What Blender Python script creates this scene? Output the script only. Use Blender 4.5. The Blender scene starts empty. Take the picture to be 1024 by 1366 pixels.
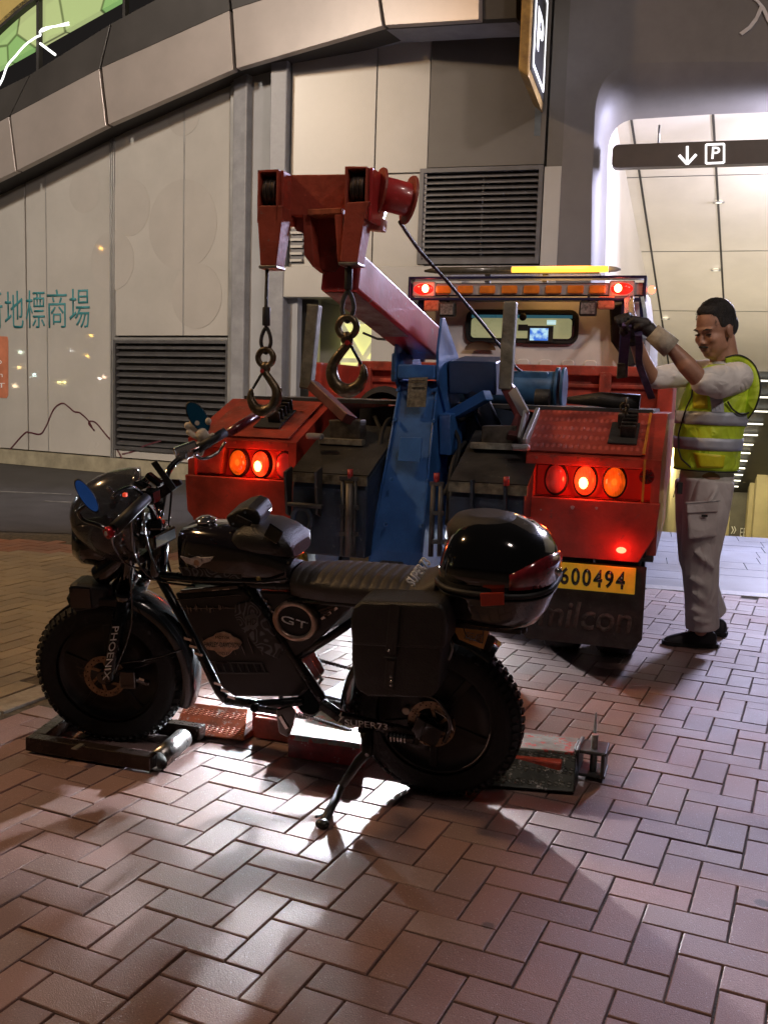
import bpy, bmesh, math, random
from mathutils import Vector, Matrix, noise
R = math.radians
random.seed(7)
SC = bpy.context.scene
COL = SC.collection

# ------------------------------------------------------------------ camera
CF, CP, CR, CH = 1290.0, R(7.09), R(1.8), 1.30        # focal length (px of 1366), pitch, roll, height
cam = bpy.data.objects.new('camera', bpy.data.cameras.new('camera'))
COL.objects.link(cam); SC.camera = cam
cam.data.sensor_fit = 'VERTICAL'; cam.data.sensor_height = 36; cam.data.sensor_width = 27
cam.data.lens = CF / 1366 * 36
cam.data.clip_start = 0.05; cam.data.clip_end = 500
cam.matrix_world = Matrix.Translation((0, 0, CH)) @ Matrix.Rotation(R(90) - CP, 4, 'X') @ Matrix.Rotation(CR, 4, 'Z')

# ------------------------------------------------------------------ world (night) and exposure
w = bpy.data.worlds.new('World'); SC.world = w; w.use_nodes = True
nt = w.node_tree; bgn = nt.nodes['Background']
sky = nt.nodes.new('ShaderNodeTexSky'); sky.sky_type = 'NISHITA'; sky.sun_disc = False
sky.sun_elevation = R(-6); sky.sun_rotation = R(200)
mixw = nt.nodes.new('ShaderNodeMixRGB'); mixw.inputs[0].default_value = 0.9
mixw.inputs[2].default_value = (0.19, 0.165, 0.155, 1)      # sodium-lit city night sky
nt.links.new(sky.outputs[0], mixw.inputs[1]); nt.links.new(mixw.outputs[0], bgn.inputs[0])
bgn.inputs[1].default_value = 0.075
SC.view_settings.view_transform = 'Standard'; SC.view_settings.look = 'None'
SC.view_settings.exposure = 0.0; SC.view_settings.gamma = 1
SC.cycles.use_denoising = True
SC.cycles.max_bounces = 6; SC.cycles.sample_clamp_indirect = 6

def lamp(name, typ, loc, power, col, size=0.3, target=None, spot=None, blend=0.3, parent=None):
    d = bpy.data.lights.new(name, typ); d.energy = power; d.color = col
    if typ == 'AREA': d.shape = 'DISK'; d.size = size
    else: d.shadow_soft_size = size
    if spot: d.spot_size = R(spot); d.spot_blend = blend
    o = bpy.data.objects.new(name, d); COL.objects.link(o); o.location = loc
    if target is not None:
        o.rotation_euler = (Vector(target) - Vector(loc)).to_track_quat('-Z', 'Y').to_euler()
    if parent: o.parent = parent
    return o
# street lamps of the place (outside the frame, above and behind the photographer)
lamp('street_light', 'AREA', (-6.5, 4.5, 7.5), 330, (1.0, .60, .28), .5, (-2.5, 5.0, 0))
lamp('street_light', 'SPOT', (6.0, -5.0, 9.0), 3000, (1.0, .84, .76), .5, (0.5, 13, 4.0), 52, .5)
lamp('street_light', 'AREA', (1.5, 0.0, 8.0), 95, (1.0, .82, .74), .8, (0.5, 2.5, 0))
lamp('street_light', 'SPOT', (-10, 3.0, 8.5), 3900, (1.0, .91, .82), .6, (-4.5, 14.5, 3.0), 62, .6)
# car park entrance lighting, under the lintel
lamp('entrance_light', 'AREA', (5.5, 11.45, 4.2), 1000, (.68, .68, 1.0), 1.2, (0.8, 4.8, .8))
lamp('entrance_light', 'AREA', (6.0, 11.9, 3.9), 190, (.84, .82, 1.0), 1.0, (5.6, 12.6, 5.2))
lamp('ramp_fill_light', 'AREA', (6.2, 14.5, -.75), 150, (1.0, .90, .72), 2.5, (6.0, 15.6, 3.5))  # unseen upward fill, added low on the ramp to brighten the ceiling
lamp('ramp_fill_light', 'AREA', (6.5, 23.0, .6), 900, (1.0, .84, .45), 2.0, (7.0, 30.0, -2.0))  # unseen fill added further down, facing the yellow back wall

# far street lamps across the road behind the photographer; the glossy wall mirrors them
def mirrored(px, py, dist, power, col, rad):
    x, y = px - 512, py - 683; c, s_ = math.cos(CR), math.sin(CR); xu, yu = c * x + s_ * y, -s_ * x + c * y
    d = Vector((xu / CF, math.cos(CP) - yu / CF * math.sin(CP), -math.sin(CP) - yu / CF * math.cos(CP))).normalized()
    o = Vector((0, 0, CH)); q = Vector((-6.09, 15.24, 0)); n = Vector((-2.6, -4.7, 0)).normalized()
    t = (q - o).dot(n) / d.dot(n); h = o + d * t; r_ = d - 2 * d.dot(n) * n
    lamp('far_street_lamp', 'POINT', h + r_ * dist, power * .08, col, rad * .42)
for a in ((135, 331, 34, 260, (1, .50, .08), .13), (122, 447, 30, 160, (1, .62, .10), .10), (117, 475, 30, 160, (1, .62, .10), .10), (80, 510, 27, 130, (1, .85, .25), .09), (86, 510, 27, 130, (1, .85, .25), .09),
          (96, 468, 28, 60, (.9, .95, 1), .05), (133, 505, 26, 150, (1, .9, .8), .08), (139, 503, 26, 140, (1, .6, .4), .08), (134, 559, 26, 110, (1, 1, 1), .07),
          (26, 490, 28, 160, (1, .62, .2), .16), (20, 515, 30, 200, (1, .7, .4), .2), (46, 500, 28, 120, (.7, 1, .95), .14), (28, 470, 30, 140, (.8, 1, .75), .18)):
    mirrored(*a)

# ------------------------------------------------------------------ materials
def srgb(r, g, b):
    f = lambda c: c / 12.92 if c <= .04045 else ((c + .055) / 1.055) ** 2.4
    return (f(r / 255), f(g / 255), f(b / 255))
MATS = {}
def mat(name, col, rough=.5, metal=0., var=.12, vscale=6., bump=0., bscale=40., emit=None, es=0., coat=0., col2=None, trans=0., rvar=.15, alpha=1., spec=.5, scratch=0., scol=(.5, .5, .5)):
    if name in MATS: return MATS[name]
    m = bpy.data.materials.new(name); m.use_nodes = True; t = m.node_tree; b = t.nodes['Principled BSDF']
    N, L = t.nodes.new, t.links.new
    b.inputs['Base Color'].default_value = (*col, 1); b.inputs['Roughness'].default_value = rough
    b.inputs['Metallic'].default_value = metal; b.inputs['Coat Weight'].default_value = coat
    b.inputs['Transmission Weight'].default_value = trans; b.inputs['Alpha'].default_value = alpha
    b.inputs['Specular IOR Level'].default_value = spec
    tc = N('ShaderNodeTexCoord')
    if var > 0 or col2 or rvar > 0:
        n = N('ShaderNodeTexNoise'); n.inputs['Scale'].default_value = vscale; n.inputs['Detail'].default_value = 7; n.inputs['Roughness'].default_value = .65
        L(tc.outputs['Object'], n.inputs['Vector'])
        rp = N('ShaderNodeValToRGB'); L(n.outputs[0], rp.inputs[0])
        c2 = col2 or tuple(c * (1 - var * 2) for c in col)
        rp.color_ramp.elements[0].position = .35; rp.color_ramp.elements[1].position = .65
        rp.color_ramp.elements[0].color = (*c2, 1); rp.color_ramp.elements[1].color = (*[min(1, c * (1 + var)) for c in col], 1)
        out = rp.outputs[0]
        if scratch > 0:
            n2 = N('ShaderNodeTexNoise'); n2.inputs['Scale'].default_value = vscale * 3; n2.inputs['Detail'].default_value = 9; n2.inputs['Roughness'].default_value = .8
            L(tc.outputs['Object'], n2.inputs['Vector'])
            r2 = N('ShaderNodeValToRGB'); L(n2.outputs[0], r2.inputs[0])
            r2.color_ramp.elements[0].position = .62 - scratch * .3; r2.color_ramp.elements[1].position = .66 - scratch * .3
            mx = N('ShaderNodeMixRGB'); L(r2.outputs[0], mx.inputs[0]); L(out, mx.inputs[1]); mx.inputs[2].default_value = (*scol, 1)
            out = mx.outputs[0]
        L(out, b.inputs['Base Color'])
        mr = N('ShaderNodeMapRange'); L(n.outputs[0], mr.inputs[0]); mr.inputs[3].default_value = max(.02, rough - rvar); mr.inputs[4].default_value = min(1, rough + rvar)
        L(mr.outputs[0], b.inputs['Roughness'])
    if bump > 0:
        n3 = N('ShaderNodeTexNoise'); n3.inputs['Scale'].default_value = bscale; n3.inputs['Detail'].default_value = 5
        L(tc.outputs['Object'], n3.inputs['Vector'])
        bp = N('ShaderNodeBump'); bp.inputs['Strength'].default_value = bump; bp.inputs['Distance'].default_value = .01
        L(n3.outputs[0], bp.inputs['Height']); L(bp.outputs[0], b.inputs['Normal'])
    if emit: b.inputs['Emission Color'].default_value = (*emit, 1); b.inputs['Emission Strength'].default_value = es
    MATS[name] = m
    return m

def treadmat(name, col, col2, rough, scale, metal=0.3, strength=.8, scr=.18):
    m = mat(name, col, rough, metal, .15, 9, 0, 40, col2=col2, scratch=scr, scol=(.35, .34, .33)); t = m.node_tree; N, L = t.nodes.new, t.links.new
    tc = N('ShaderNodeTexCoord')
    def wave(rot, off):
        mp = N('ShaderNodeMapping'); mp.inputs['Rotation'].default_value = (0, 0, R(rot)); mp.inputs['Scale'].default_value = (scale, scale * 2.2, scale); mp.inputs['Location'].default_value = (off, off, 0)
        L(tc.outputs['Object'], mp.inputs[0])
        v = N('ShaderNodeTexVoronoi'); v.inputs['Scale'].default_value = 1; v.inputs['Randomness'].default_value = 0
        L(mp.outputs[0], v.inputs[0]); return v.outputs['Distance']
    mm = N('ShaderNodeMath'); mm.operation = 'MINIMUM'; L(wave(45, 0), mm.inputs[0]); L(wave(-45, .5), mm.inputs[1])
    st = N('ShaderNodeMapRange'); st.inputs[1].default_value = .2; st.inputs[2].default_value = .3; st.inputs[3].default_value = 1; st.inputs[4].default_value = 0; L(mm.outputs[0], st.inputs[0])
    src = t.nodes['Principled BSDF'].inputs['Base Color'].links[0].from_socket
    cm = N('ShaderNodeMixRGB'); cm.blend_type = 'ADD'; L(src, cm.inputs[1]); cm.inputs[2].default_value = (*[min(1, c * .7 + .03) for c in col], 1); L(st.outputs[0], cm.inputs[0]); L(cm.outputs[0], t.nodes['Principled BSDF'].inputs['Base Color'])
    bp = N('ShaderNodeBump'); bp.inputs['Strength'].default_value = strength; bp.inputs['Distance'].default_value = .006
    L(st.outputs[0], bp.inputs['Height']); L(bp.outputs[0], t.nodes['Principled BSDF'].inputs['Normal'])
    return m

def glow(name, col, s, base=None): return mat(name, base or col, .3, 0, 0, rvar=0, emit=col, es=s)

M_RED = mat('red_paint', (.40, .042, .025), .45, 0, .26, 4, .15, 60, coat=.2, scratch=.10, scol=(.20, .05, .04))
M_RED2 = mat('worn_red_paint', (.36, .05, .03), .5, 0, .25, 7, .25, 50, col2=(.16, .03, .02), scratch=.12, scol=(.30, .13, .10))
M_BLUE = mat('blue_paint', (.03, .12, .36), .45, 0, .16, 4, .12, 50, coat=.2, scratch=.03, scol=(.05, .08, .14))
M_NAVY = mat('dark_blue_steel', (.022, .035, .06), .5, .2, .25, 6, .2, 40, scratch=.05, scol=(.10, .10, .10))
M_DGREY = mat('dark_grey_steel', (.055, .055, .055), .5, .4, .2, 6, .2, 40, scratch=.05, scol=(.15, .14, .12))
M_BLACK = mat('black_paint', (.008, .008, .009), .28, 0, .2, 8, 0, coat=.4, rvar=.08)
M_GLOSS = mat('gloss_black', (.003, .003, .0035), .1, 0, .1, 4, 0, coat=1.0, rvar=.04)
M_SATIN = mat('satin_black_frame', (.005, .005, .006), .28, .1, .1, 12, 0, rvar=.1)
M_RUBBER = mat('tyre_rubber', (.010, .010, .0105), .75, 0, .2, 14, .3, 90)
M_PLAST = mat('matte_black_plastic', (.009, .009, .0095), .55, 0, .15, 20, .15, 200)
M_LEATH = mat('black_leather', (.018, .016, .014), .42, 0, .2, 16, .35, 220)
M_SEAT = mat('seat_vinyl', (.045, .036, .026), .5, 0, .12, 14, .25, 260)
M_CHROME = mat('chrome', (.8, .8, .8), .12, 1, .05, 10, 0)
M_STEEL = mat('bare_steel', (.42, .41, .38), .38, .9, .2, 9, .2, 60)
M_TUBE = mat('galvanised_grey', (.20, .20, .165), .5, .6, .25, 8, .3, 50, scratch=.1, scol=(.12, .11, .08))
M_RUST = mat('oiled_iron_hook', (.15, .12, .08), .36, .8, .3, 14, .4, 60, col2=(.06, .045, .03))
M_CABLE = mat('wire_rope', (.05, .05, .05), .45, .5, .2, 60, .6, 400)
M_WHITE = mat('white_paint', (.62, .62, .64), .35, 0, .06, 4, .05, 30, coat=.3)
M_GREYP = mat('grey_paint', (.30, .30, .31), .45, 0, .1, 5)
M_TEXT = mat('white_lettering', (.95, .95, .94), .5, 0, .05, 30)
M_SILV = mat('silver_badge', (.72, .68, .66), .3, .5, .15, 60)
M_BRONZE = mat('bronze_badge', (.50, .33, .22), .38, .6, .2, 40, .2, 120)
M_YPLATE = mat('yellow_plate', (.85, .53, .03), .4, 0, .06, 20, emit=(.9, .6, .03), es=.12)
M_PANEL = mat('back_painted_glass', (.51, .485, .44), .25, 0, .05, .8, 0, coat=.6, rvar=.06)
M_PANEL2 = mat('beige_metal_panel', (.46, .435, .385), .4, .1, .05, .8, 0, rvar=.08)
M_BAND = mat('pale_cladding', (.46, .40, .36), .34, .35, .06, .7, 0, rvar=.06)
M_BANDD = mat('dark_cladding', (.075, .068, .062), .4, .2, .1, .8, 0, rvar=.06)
M_FRAME = mat('grey_aluminium', (.42, .41, .39), .4, .5, .08, 3, 0)
M_LOUV = mat('louvre_grey', (.13, .125, .125), .45, .4, .1, 5, 0)
M_VOID = mat('dark_void', (.008, .008, .01), .8, 0, .1, 3)
M_DPANEL = mat('charcoal_panel', (.135, .122, .105), .5, .2, .08, 1, 0)
M_TEAL = mat('teal_lettering', (.05, .26, .28), .5, 0, .05, 10)
M_PURP = mat('plum_line', (.10, .025, .035), .5, 0, .05, 10)
M_ORAN = mat('orange_sign', (.62, .22, .12), .5, 0, .1, 5)
M_CIRC = mat('panel_motif', (.485, .455, .412), .22, 0, .04, 1, 0, coat=.5, rvar=.05)
M_JOINT = mat('panel_joint', (.045, .04, .035), .6, 0, .1, 10)

# ------------------------------------------------------------------ mesh helpers
class MB:
    def __init__(s): s.v = []; s.f = []; s.sm = []
    def add(s, vs, fs, smooth=False):
        o = len(s.v); s.v += [Vector(v) for v in vs]; s.f += [tuple(i + o for i in f) for f in fs]; s.sm += [smooth] * len(fs); return s
    def hull8(s, a, b):                      # two quads a (4), b (4) joined
        return s.add(list(a) + list(b), [(3, 2, 1, 0), (4, 5, 6, 7)] + [(i, (i + 1) % 4, 4 + (i + 1) % 4, 4 + i) for i in range(4)])
    def box(s, c, d, rot=None):
        x, y, z = d[0] / 2, d[1] / 2, d[2] / 2
        q = [Vector(p) for p in [(-x, -y, -z), (x, -y, -z), (x, y, -z), (-x, y, -z), (-x, -y, z), (x, -y, z), (x, y, z), (-x, y, z)]]
        if rot: 
            Mx = rot if isinstance(rot, Matrix) else Matrix.Rotation(rot[2], 3, 'Z') @ Matrix.Rotation(rot[1], 3, 'Y') @ Matrix.Rotation(rot[0], 3, 'X')
            q = [Mx @ p for p in q]
        c = Vector(c)
        return s.hull8([c + p for p in q[:4]], [c + p for p in q[4:]])
    def bar(s, p0, p1, w, h, up=(0, 0, 1)):
        p0, p1 = Vector(p0), Vector(p1); d = (p1 - p0).normalized(); u = Vector(up)
        if abs(d.dot(u)) > .98: u = Vector((0, 1, 0))
        sx = d.cross(u).normalized() * w / 2; sz = sx.cross(d).normalized() * h / 2
        q = [-sx - sz, sx - sz, sx + sz, -sx + sz]
        return s.hull8([p0 + a for a in q], [p1 + a for a in q])
    def prism(s, pts, off):                  # 3-D planar outline extruded by vector off
        n = len(pts); off = Vector(off); a = [Vector(p) for p in pts]
        return s.add(a + [p + off for p in a], [tuple(range(n)), tuple(range(2 * n - 1, n - 1, -1))] + [(i, i + n, (i + 1) % n + n, (i + 1) % n) for i in range(n)])
    def tube(s, pts, r, n=12, cap=True, smooth=True, closed=False):
        pts = [Vector(p) for p in pts]; m = len(pts); rs = r if isinstance(r, (list, tuple)) else [r] * m
        vs = []; up = None
        for i, p in enumerate(pts):
            if closed: d = (pts[(i + 1) % m] - pts[i - 1]).normalized()
            else: d = (pts[min(i + 1, m - 1)] - pts[max(i - 1, 0)]).normalized()
            if up is None: up = Vector((0, 0, 1)) if abs(d.z) < .9 else Vector((0, 1, 0))
            sx = d.cross(up).normalized(); up = sx.cross(d).normalized()
            for k in range(n):
                a = 2 * math.pi * k / n; vs.append(p + (sx * math.cos(a) + up * math.sin(a)) * rs[i])
        fs = []
        for i in range(m if closed else m - 1):
            j = (i + 1) % m
            for k in range(n): fs.append((i * n + k, i * n + (k + 1) % n, j * n + (k + 1) % n, j * n + k))
        s.add(vs, fs, smooth)
        if cap and not closed:
            o = len(s.v) - len(vs); s.f += [tuple(o + k for k in range(n - 1, -1, -1)), tuple(o + (m - 1) * n + k for k in range(n))]; s.sm += [False, False]
        return s
    def cyl(s, p0, p1, r, r1=None, n=24): return s.tube([p0, p1], [r, r if r1 is None else r1], n)
    def lathe(s, prof, c, axis, n=32, smooth=True, sq=(1, 1), a0=0, a1=2 * math.pi):   # prof: (radius, along)
        ax = Vector(axis).normalized(); u = Vector((0, 0, 1)) if abs(ax.z) < .9 else Vector((0, 1, 0))
        e1 = ax.cross(u).normalized(); e2 = e1.cross(ax); c = Vector(c); m = len(prof); full = abs(a1 - a0 - 2 * math.pi) < 1e-6
        nn = n if full else n + 1; vs = []
        for r, h in prof:
            for k in range(nn):
                a = a0 + (a1 - a0) * k / n; vs.append(c + ax * h + e1 * math.cos(a) * r * sq[0] + e2 * math.sin(a) * r * sq[1])
        fs = [(i * nn + k, i * nn + (k + 1) % nn, (i + 1) * nn + (k + 1) % nn, (i + 1) * nn + k) for i in range(m - 1) for k in range(n)]
        return s.add(vs, fs, smooth)
    def ball(s, c, r, n=20, m=12, rot=None):
        r = (r, r, r) if not isinstance(r, (tuple, list)) else r; c = Vector(c); vs = [];
        for i in range(m + 1):
            t = math.pi * i / m
            for k in range(n):
                a = 2 * math.pi * k / n; p = Vector((r[0] * math.sin(t) * math.cos(a), r[1] * math.sin(t) * math.sin(a), r[2] * math.cos(t)))
                if rot: p = rot @ p
                vs.append(c + p)
        return s.add(vs, [(i * n + k, (i + 1) * n + k, (i + 1) * n + (k + 1) % n, i * n + (k + 1) % n) for i in range(m) for k in range(n)], True)
    def loft(s, secs, cap=True, smooth=True):
        n = len(secs[0]); vs = [p for q in secs for p in q]
        fs = [(i * n + k, i * n + (k + 1) % n, (i + 1) * n + (k + 1) % n, (i + 1) * n + k) for i in range(len(secs) - 1) for k in range(n)]
        s.add(vs, fs, smooth)
        if cap:
            o = len(s.v) - len(vs); s.f += [tuple(o + k for k in range(n - 1, -1, -1)), tuple(o + (len(secs) - 1) * n + k for k in range(n))]; s.sm += [False, False]
        return s
    def build(s, name, m, parent=None, bevel=0, bseg=2, sub=0):
        me = bpy.data.meshes.new(name); me.from_pydata([tuple(v) for v in s.v], [], s.f)
        bm = bmesh.new(); bm.from_mesh(me)
        bmesh.ops.remove_doubles(bm, verts=bm.verts, dist=1e-5)
        bmesh.ops.recalc_face_normals(bm, faces=bm.faces); bm.to_mesh(me); bm.free()
        if len(me.polygons) == len(s.sm): me.polygons.foreach_set('use_smooth', s.sm)
        else: me.polygons.foreach_set('use_smooth', [any(s.sm)] * len(me.polygons)); 
        me.materials.append(m); o = bpy.data.objects.new(name, me); COL.objects.link(o)
        if parent is not None: o.parent = parent
        if bevel:
            b = o.modifiers.new('Bevel', 'BEVEL'); b.width = bevel; b.segments = bseg; b.limit_method = 'ANGLE'; b.angle_limit = R(35)
        if sub:
            b = o.modifiers.new('Sub', 'SUBSURF'); b.levels = sub; b.render_levels = sub
        return o

def tag(o, label=None, cat=None, group=None, kind=None):
    if label: o['label'] = label
    if cat: o['category'] = cat
    if group: o['group'] = group
    if kind: o['kind'] = kind
    return o
def ray(px, py):
    x, y = px - 512, py - 683; c, s = math.cos(CR), math.sin(CR); xu, yu = c * x + s * y, -s * x + c * y
    return Vector((xu / CF, math.cos(CP) - yu / CF * math.sin(CP), -math.sin(CP) - yu / CF * math.cos(CP)))
CAMP = Vector((0, 0, CH))
def gnd(px, py, z=0.):
    d = ray(px, py); return CAMP + d * ((z - CH) / d.z)
class Fr:                                     # a local frame; at() finds the local point a pixel of the photo shows on a local plane
    def __init__(s, origin, deg, tilt=0):
        s.M = Matrix.Translation(origin) @ Matrix.Rotation(R(deg), 4, 'Z') @ Matrix.Rotation(R(tilt), 4, 'X'); s.I = s.M.inverted()
        s.c = s.I @ CAMP
    def at(s, px, py, y=None, x=None, z=None):
        d = s.I.to_3x3() @ ray(px, py)
        i, v = (1, y) if y is not None else ((0, x) if x is not None else (2, z))
        return s.c + d * ((v - s.c[i]) / d[i])
    def root(s, name, label, cat, group=None):
        o = bpy.data.objects.new(name, None); o.empty_display_size = .2; COL.objects.link(o); o.matrix_world = s.M
        return tag(o, label, cat, group)
    def pl(s, pts, y): return [s.at(a, b, y=y) for a, b in pts]
def sub(parent, name): return parent

def text(s, p0, p1, up, h, m, parent, name='lettering', depth=.0015, bold=0., fit=True):
    """mesh lettering from p0 to p1 (local), cap height h along up"""
    c = bpy.data.curves.new(name, 'FONT'); c.body = s; c.size = 1; c.extrude = 0; c.offset = bold; c.resolution_u = 3
    o = bpy.data.objects.new(name, c); COL.objects.link(o); bpy.context.view_layer.update()
    me = bpy.data.meshes.new_from_object(o.evaluated_get(bpy.context.evaluated_depsgraph_get())); bpy.data.objects.remove(o)
    xs = [v.co.x for v in me.vertices]; ys = [v.co.y for v in me.vertices]
    if not xs: return None
    x0, x1, y0, y1 = min(xs), max(xs), min(ys), max(ys)
    p0, p1, up = Vector(p0), Vector(p1), Vector(up).normalized(); rt = p1 - p0; W = rt.length; rt.normalize(); nn = rt.cross(up)
    for v in me.vertices:
        a, b = (v.co.x - x0) / (x1 - x0) * W, (v.co.y - y0) / (y1 - y0) * h
        v.co = p0 + rt * a + up * b
    bm = bmesh.new(); bm.from_mesh(me)
    r = bmesh.ops.extrude_face_region(bm, geom=bm.faces[:])
    bmesh.ops.translate(bm, verts=[g for g in r['geom'] if isinstance(g, bmesh.types.BMVert)], vec=nn * depth)
    bmesh.ops.recalc_face_normals(bm, faces=bm.faces); bm.to_mesh(me); bm.free()
    me.materials.clear(); me.materials.append(m); q = bpy.data.objects.new(name, me); COL.objects.link(q)
    if parent is not None: q.parent = parent
    return q

def blob(name, prims, m, parent, voxel=.008, smooth=6, factor=.6):
    """one continuous surface: overlapping tapered limbs and ellipsoids fused by a voxel remesh"""
    b = MB()
    for p in prims:
        if p[0] == 'c':                      # tapered capsule: p0, r0, p1, r1
            _, a, ra, c, rc = p; a, c = Vector(a), Vector(c); b.tube([a, a.lerp(c, .5), c], [ra, (ra + rc) / 2, rc], 16); b.ball(a, ra, 16, 10); b.ball(c, rc, 16, 10)
        elif p[0] == 'b':                    # ellipsoid: centre, radii, rotation
            b.ball(p[1], p[2], 20, 14, p[3] if len(p) > 3 else None)
        elif p[0] == 't': b.tube(p[1], p[2], 16)
        elif p[0] == 'l': b.loft(p[1])
        elif p[0] == 'x': b.box(p[1], p[2], p[3] if len(p) > 3 else None)
    o = b.build(name, m, parent)
    r = o.modifiers.new('Remesh', 'REMESH'); r.mode = 'VOXEL'; r.voxel_size = voxel; r.use_smooth_shade = True
    q = o.modifiers.new('Smooth', 'SMOOTH'); q.iterations = smooth; q.factor = factor
    bpy.context.view_layer.update()
    me = bpy.data.meshes.new_from_object(o.evaluated_get(bpy.context.evaluated_depsgraph_get()))
    o.modifiers.clear(); o.data = me
    if not me.materials: me.materials.append(m)
    return o
def ell(c, rx, ry, n=20, ex=2.0, rot=0.):     # horizontal superellipse section
    out = []
    for k in range(n):
        a = 2 * math.pi * k / n; ca, sa = math.cos(a), math.sin(a)
        x = rx * math.copysign(abs(ca) ** (2 / ex), ca); y = ry * math.copysign(abs(sa) ** (2 / ex), sa)
        out.append(Vector((c[0] + x * math.cos(rot) - y * math.sin(rot), c[1] + x * math.sin(rot) + y * math.cos(rot), c[2])))
    return out
def spline(pts, n=8, closed=False):
    pts = [Vector(p) for p in pts]; out = []; m = len(pts)
    for i in range(m if closed else m - 1):
        g = (lambda k: pts[k % m]) if closed else (lambda k: pts[max(0, min(m - 1, k))])
        p0, p1, p2, p3 = g(i - 1), g(i), g(i + 1), g(i + 2)
        for j in range(n):
            t = j / n; out.append(.5 * ((2 * p1) + (p2 - p0) * t + (2 * p0 - 5 * p1 + 4 * p2 - p3) * t * t + (3 * p1 - p0 - 3 * p2 + p3) * t ** 3))
    if not closed: out.append(pts[-1])
    return out
# ================================================================== GROUND
U = 0.1032; LA = R(-24.3); LO = Vector((.675, 2.286, 0)); EA = Vector((math.cos(LA), math.sin(LA), 0)); EB = Vector((-math.sin(LA), math.cos(LA), 0))
def vcol_mat(name, rough, bumpst):
    m = bpy.data.materials.new(name); m.use_nodes = True; t = m.node_tree; b = t.nodes['Principled BSDF']; N, L = t.nodes.new, t.links.new
    at = N('ShaderNodeAttribute'); at.attribute_name = 'tone'
    tc = N('ShaderNodeTexCoord')
    n = N('ShaderNodeTexNoise'); n.inputs['Scale'].default_value = 330; n.inputs['Detail'].default_value = 5; L(tc.outputs['Object'], n.inputs['Vector'])
    n2 = N('ShaderNodeTexNoise'); n2.inputs['Scale'].default_value = 2.2; n2.inputs['Detail'].default_value = 6; L(tc.outputs['Object'], n2.inputs['Vector'])
    r = N('ShaderNodeMapRange'); L(n.outputs[0], r.inputs[0]); r.inputs[1].default_value = .3; r.inputs[2].default_value = .7; r.inputs[3].default_value = .74; r.inputs[4].default_value = 1.2
    r2 = N('ShaderNodeMapRange'); L(n2.outputs[0], r2.inputs[0]); r2.inputs[1].default_value = .3; r2.inputs[2].default_value = .7; r2.inputs[3].default_value = .78; r2.inputs[4].default_value = 1.12
    mu = N('ShaderNodeMath'); mu.operation = 'MULTIPLY'; L(r.outputs[0], mu.inputs[0]); L(r2.outputs[0], mu.inputs[1])
    vm = N('ShaderNodeVectorMath'); vm.operation = 'SCALE'; L(at.outputs['Color'], vm.inputs[0]); L(mu.outputs[0], vm.inputs['Scale'])
    # pale grit grains
    v = N('ShaderNodeTexVoronoi'); v.inputs['Scale'].default_value = 75; L(tc.outputs['Object'], v.inputs[0])
    g = N('ShaderNodeMapRange'); L(v.outputs['Distance'], g.inputs[0]); g.inputs[1].default_value = .07; g.inputs[2].default_value = .16; g.inputs[3].default_value = .55; g.inputs[4].default_value = 0
    mx = N('ShaderNodeMixRGB'); L(g.outputs[0], mx.inputs[0]); L(vm.outputs[0], mx.inputs[1]); mx.inputs[2].default_value = (.55, .50, .48, 1)
    v3 = N('ShaderNodeTexVoronoi'); v3.inputs['Scale'].default_value = 2.6; L(tc.outputs['Object'], v3.inputs[0])
    nd = N('ShaderNodeMath'); nd.operation = 'MULTIPLY_ADD'; L(n.outputs[0], nd.inputs[0]); nd.inputs[1].default_value = .03; L(v3.outputs['Distance'], nd.inputs[2])
    g3 = N('ShaderNodeMapRange'); L(nd.outputs[0], g3.inputs[0]); g3.inputs[1].default_value = .060; g3.inputs[2].default_value = .075; g3.inputs[3].default_value = .75; g3.inputs[4].default_value = 0
    mg = N('ShaderNodeMixRGB'); L(g3.outputs[0], mg.inputs[0]); L(mx.outputs[0], mg.inputs[1]); mg.inputs[2].default_value = (.055, .045, .04, 1)
    n5 = N('ShaderNodeTexNoise'); n5.inputs['Scale'].default_value = .9; n5.inputs['Detail'].default_value = 5; n5.inputs['Roughness'].default_value = .7; L(tc.outputs['Object'], n5.inputs['Vector'])
    r5 = N('ShaderNodeMapRange'); L(n5.outputs[0], r5.inputs[0]); r5.inputs[1].default_value = .56; r5.inputs[2].default_value = .66; r5.inputs[3].default_value = 0; r5.inputs[4].default_value = .42
    m5 = N('ShaderNodeMixRGB'); L(r5.outputs[0], m5.inputs[0]); L(mg.outputs[0], m5.inputs[1]); m5.inputs[2].default_value = (.09, .07, .06, 1)
    L(m5.outputs[0], b.inputs['Base Color'])
    rr = N('ShaderNodeMapRange'); L(n2.outputs[0], rr.inputs[0]); rr.inputs[3].default_value = rough - .14; rr.inputs[4].default_value = rough + .16; L(rr.outputs[0], b.inputs['Roughness'])
    bp = N('ShaderNodeBump'); bp.inputs['Strength'].default_value = bumpst; bp.inputs['Distance'].default_value = .0022; L(n.outputs[0], bp.inputs['Height'])
    L(bp.outputs[0], b.inputs['Normal']); return m
M_PAVER = vcol_mat('paver', .54, .6)
M_MORTAR = mat('joint_sand', (.10, .085, .06), .85, 0, .35, 30, .5, 120)
M_ASPH = mat('asphalt', (.055, .052, .05), .7, 0, .2, 3, .5, 120)
M_GRAN = mat('granite', (.36, .36, .38), .45, 0, .14, 30, .15, 200)
M_KERB = mat('kerb_granite', (.34, .31, .26), .6, 0, .15, 20, .3, 150)

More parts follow.
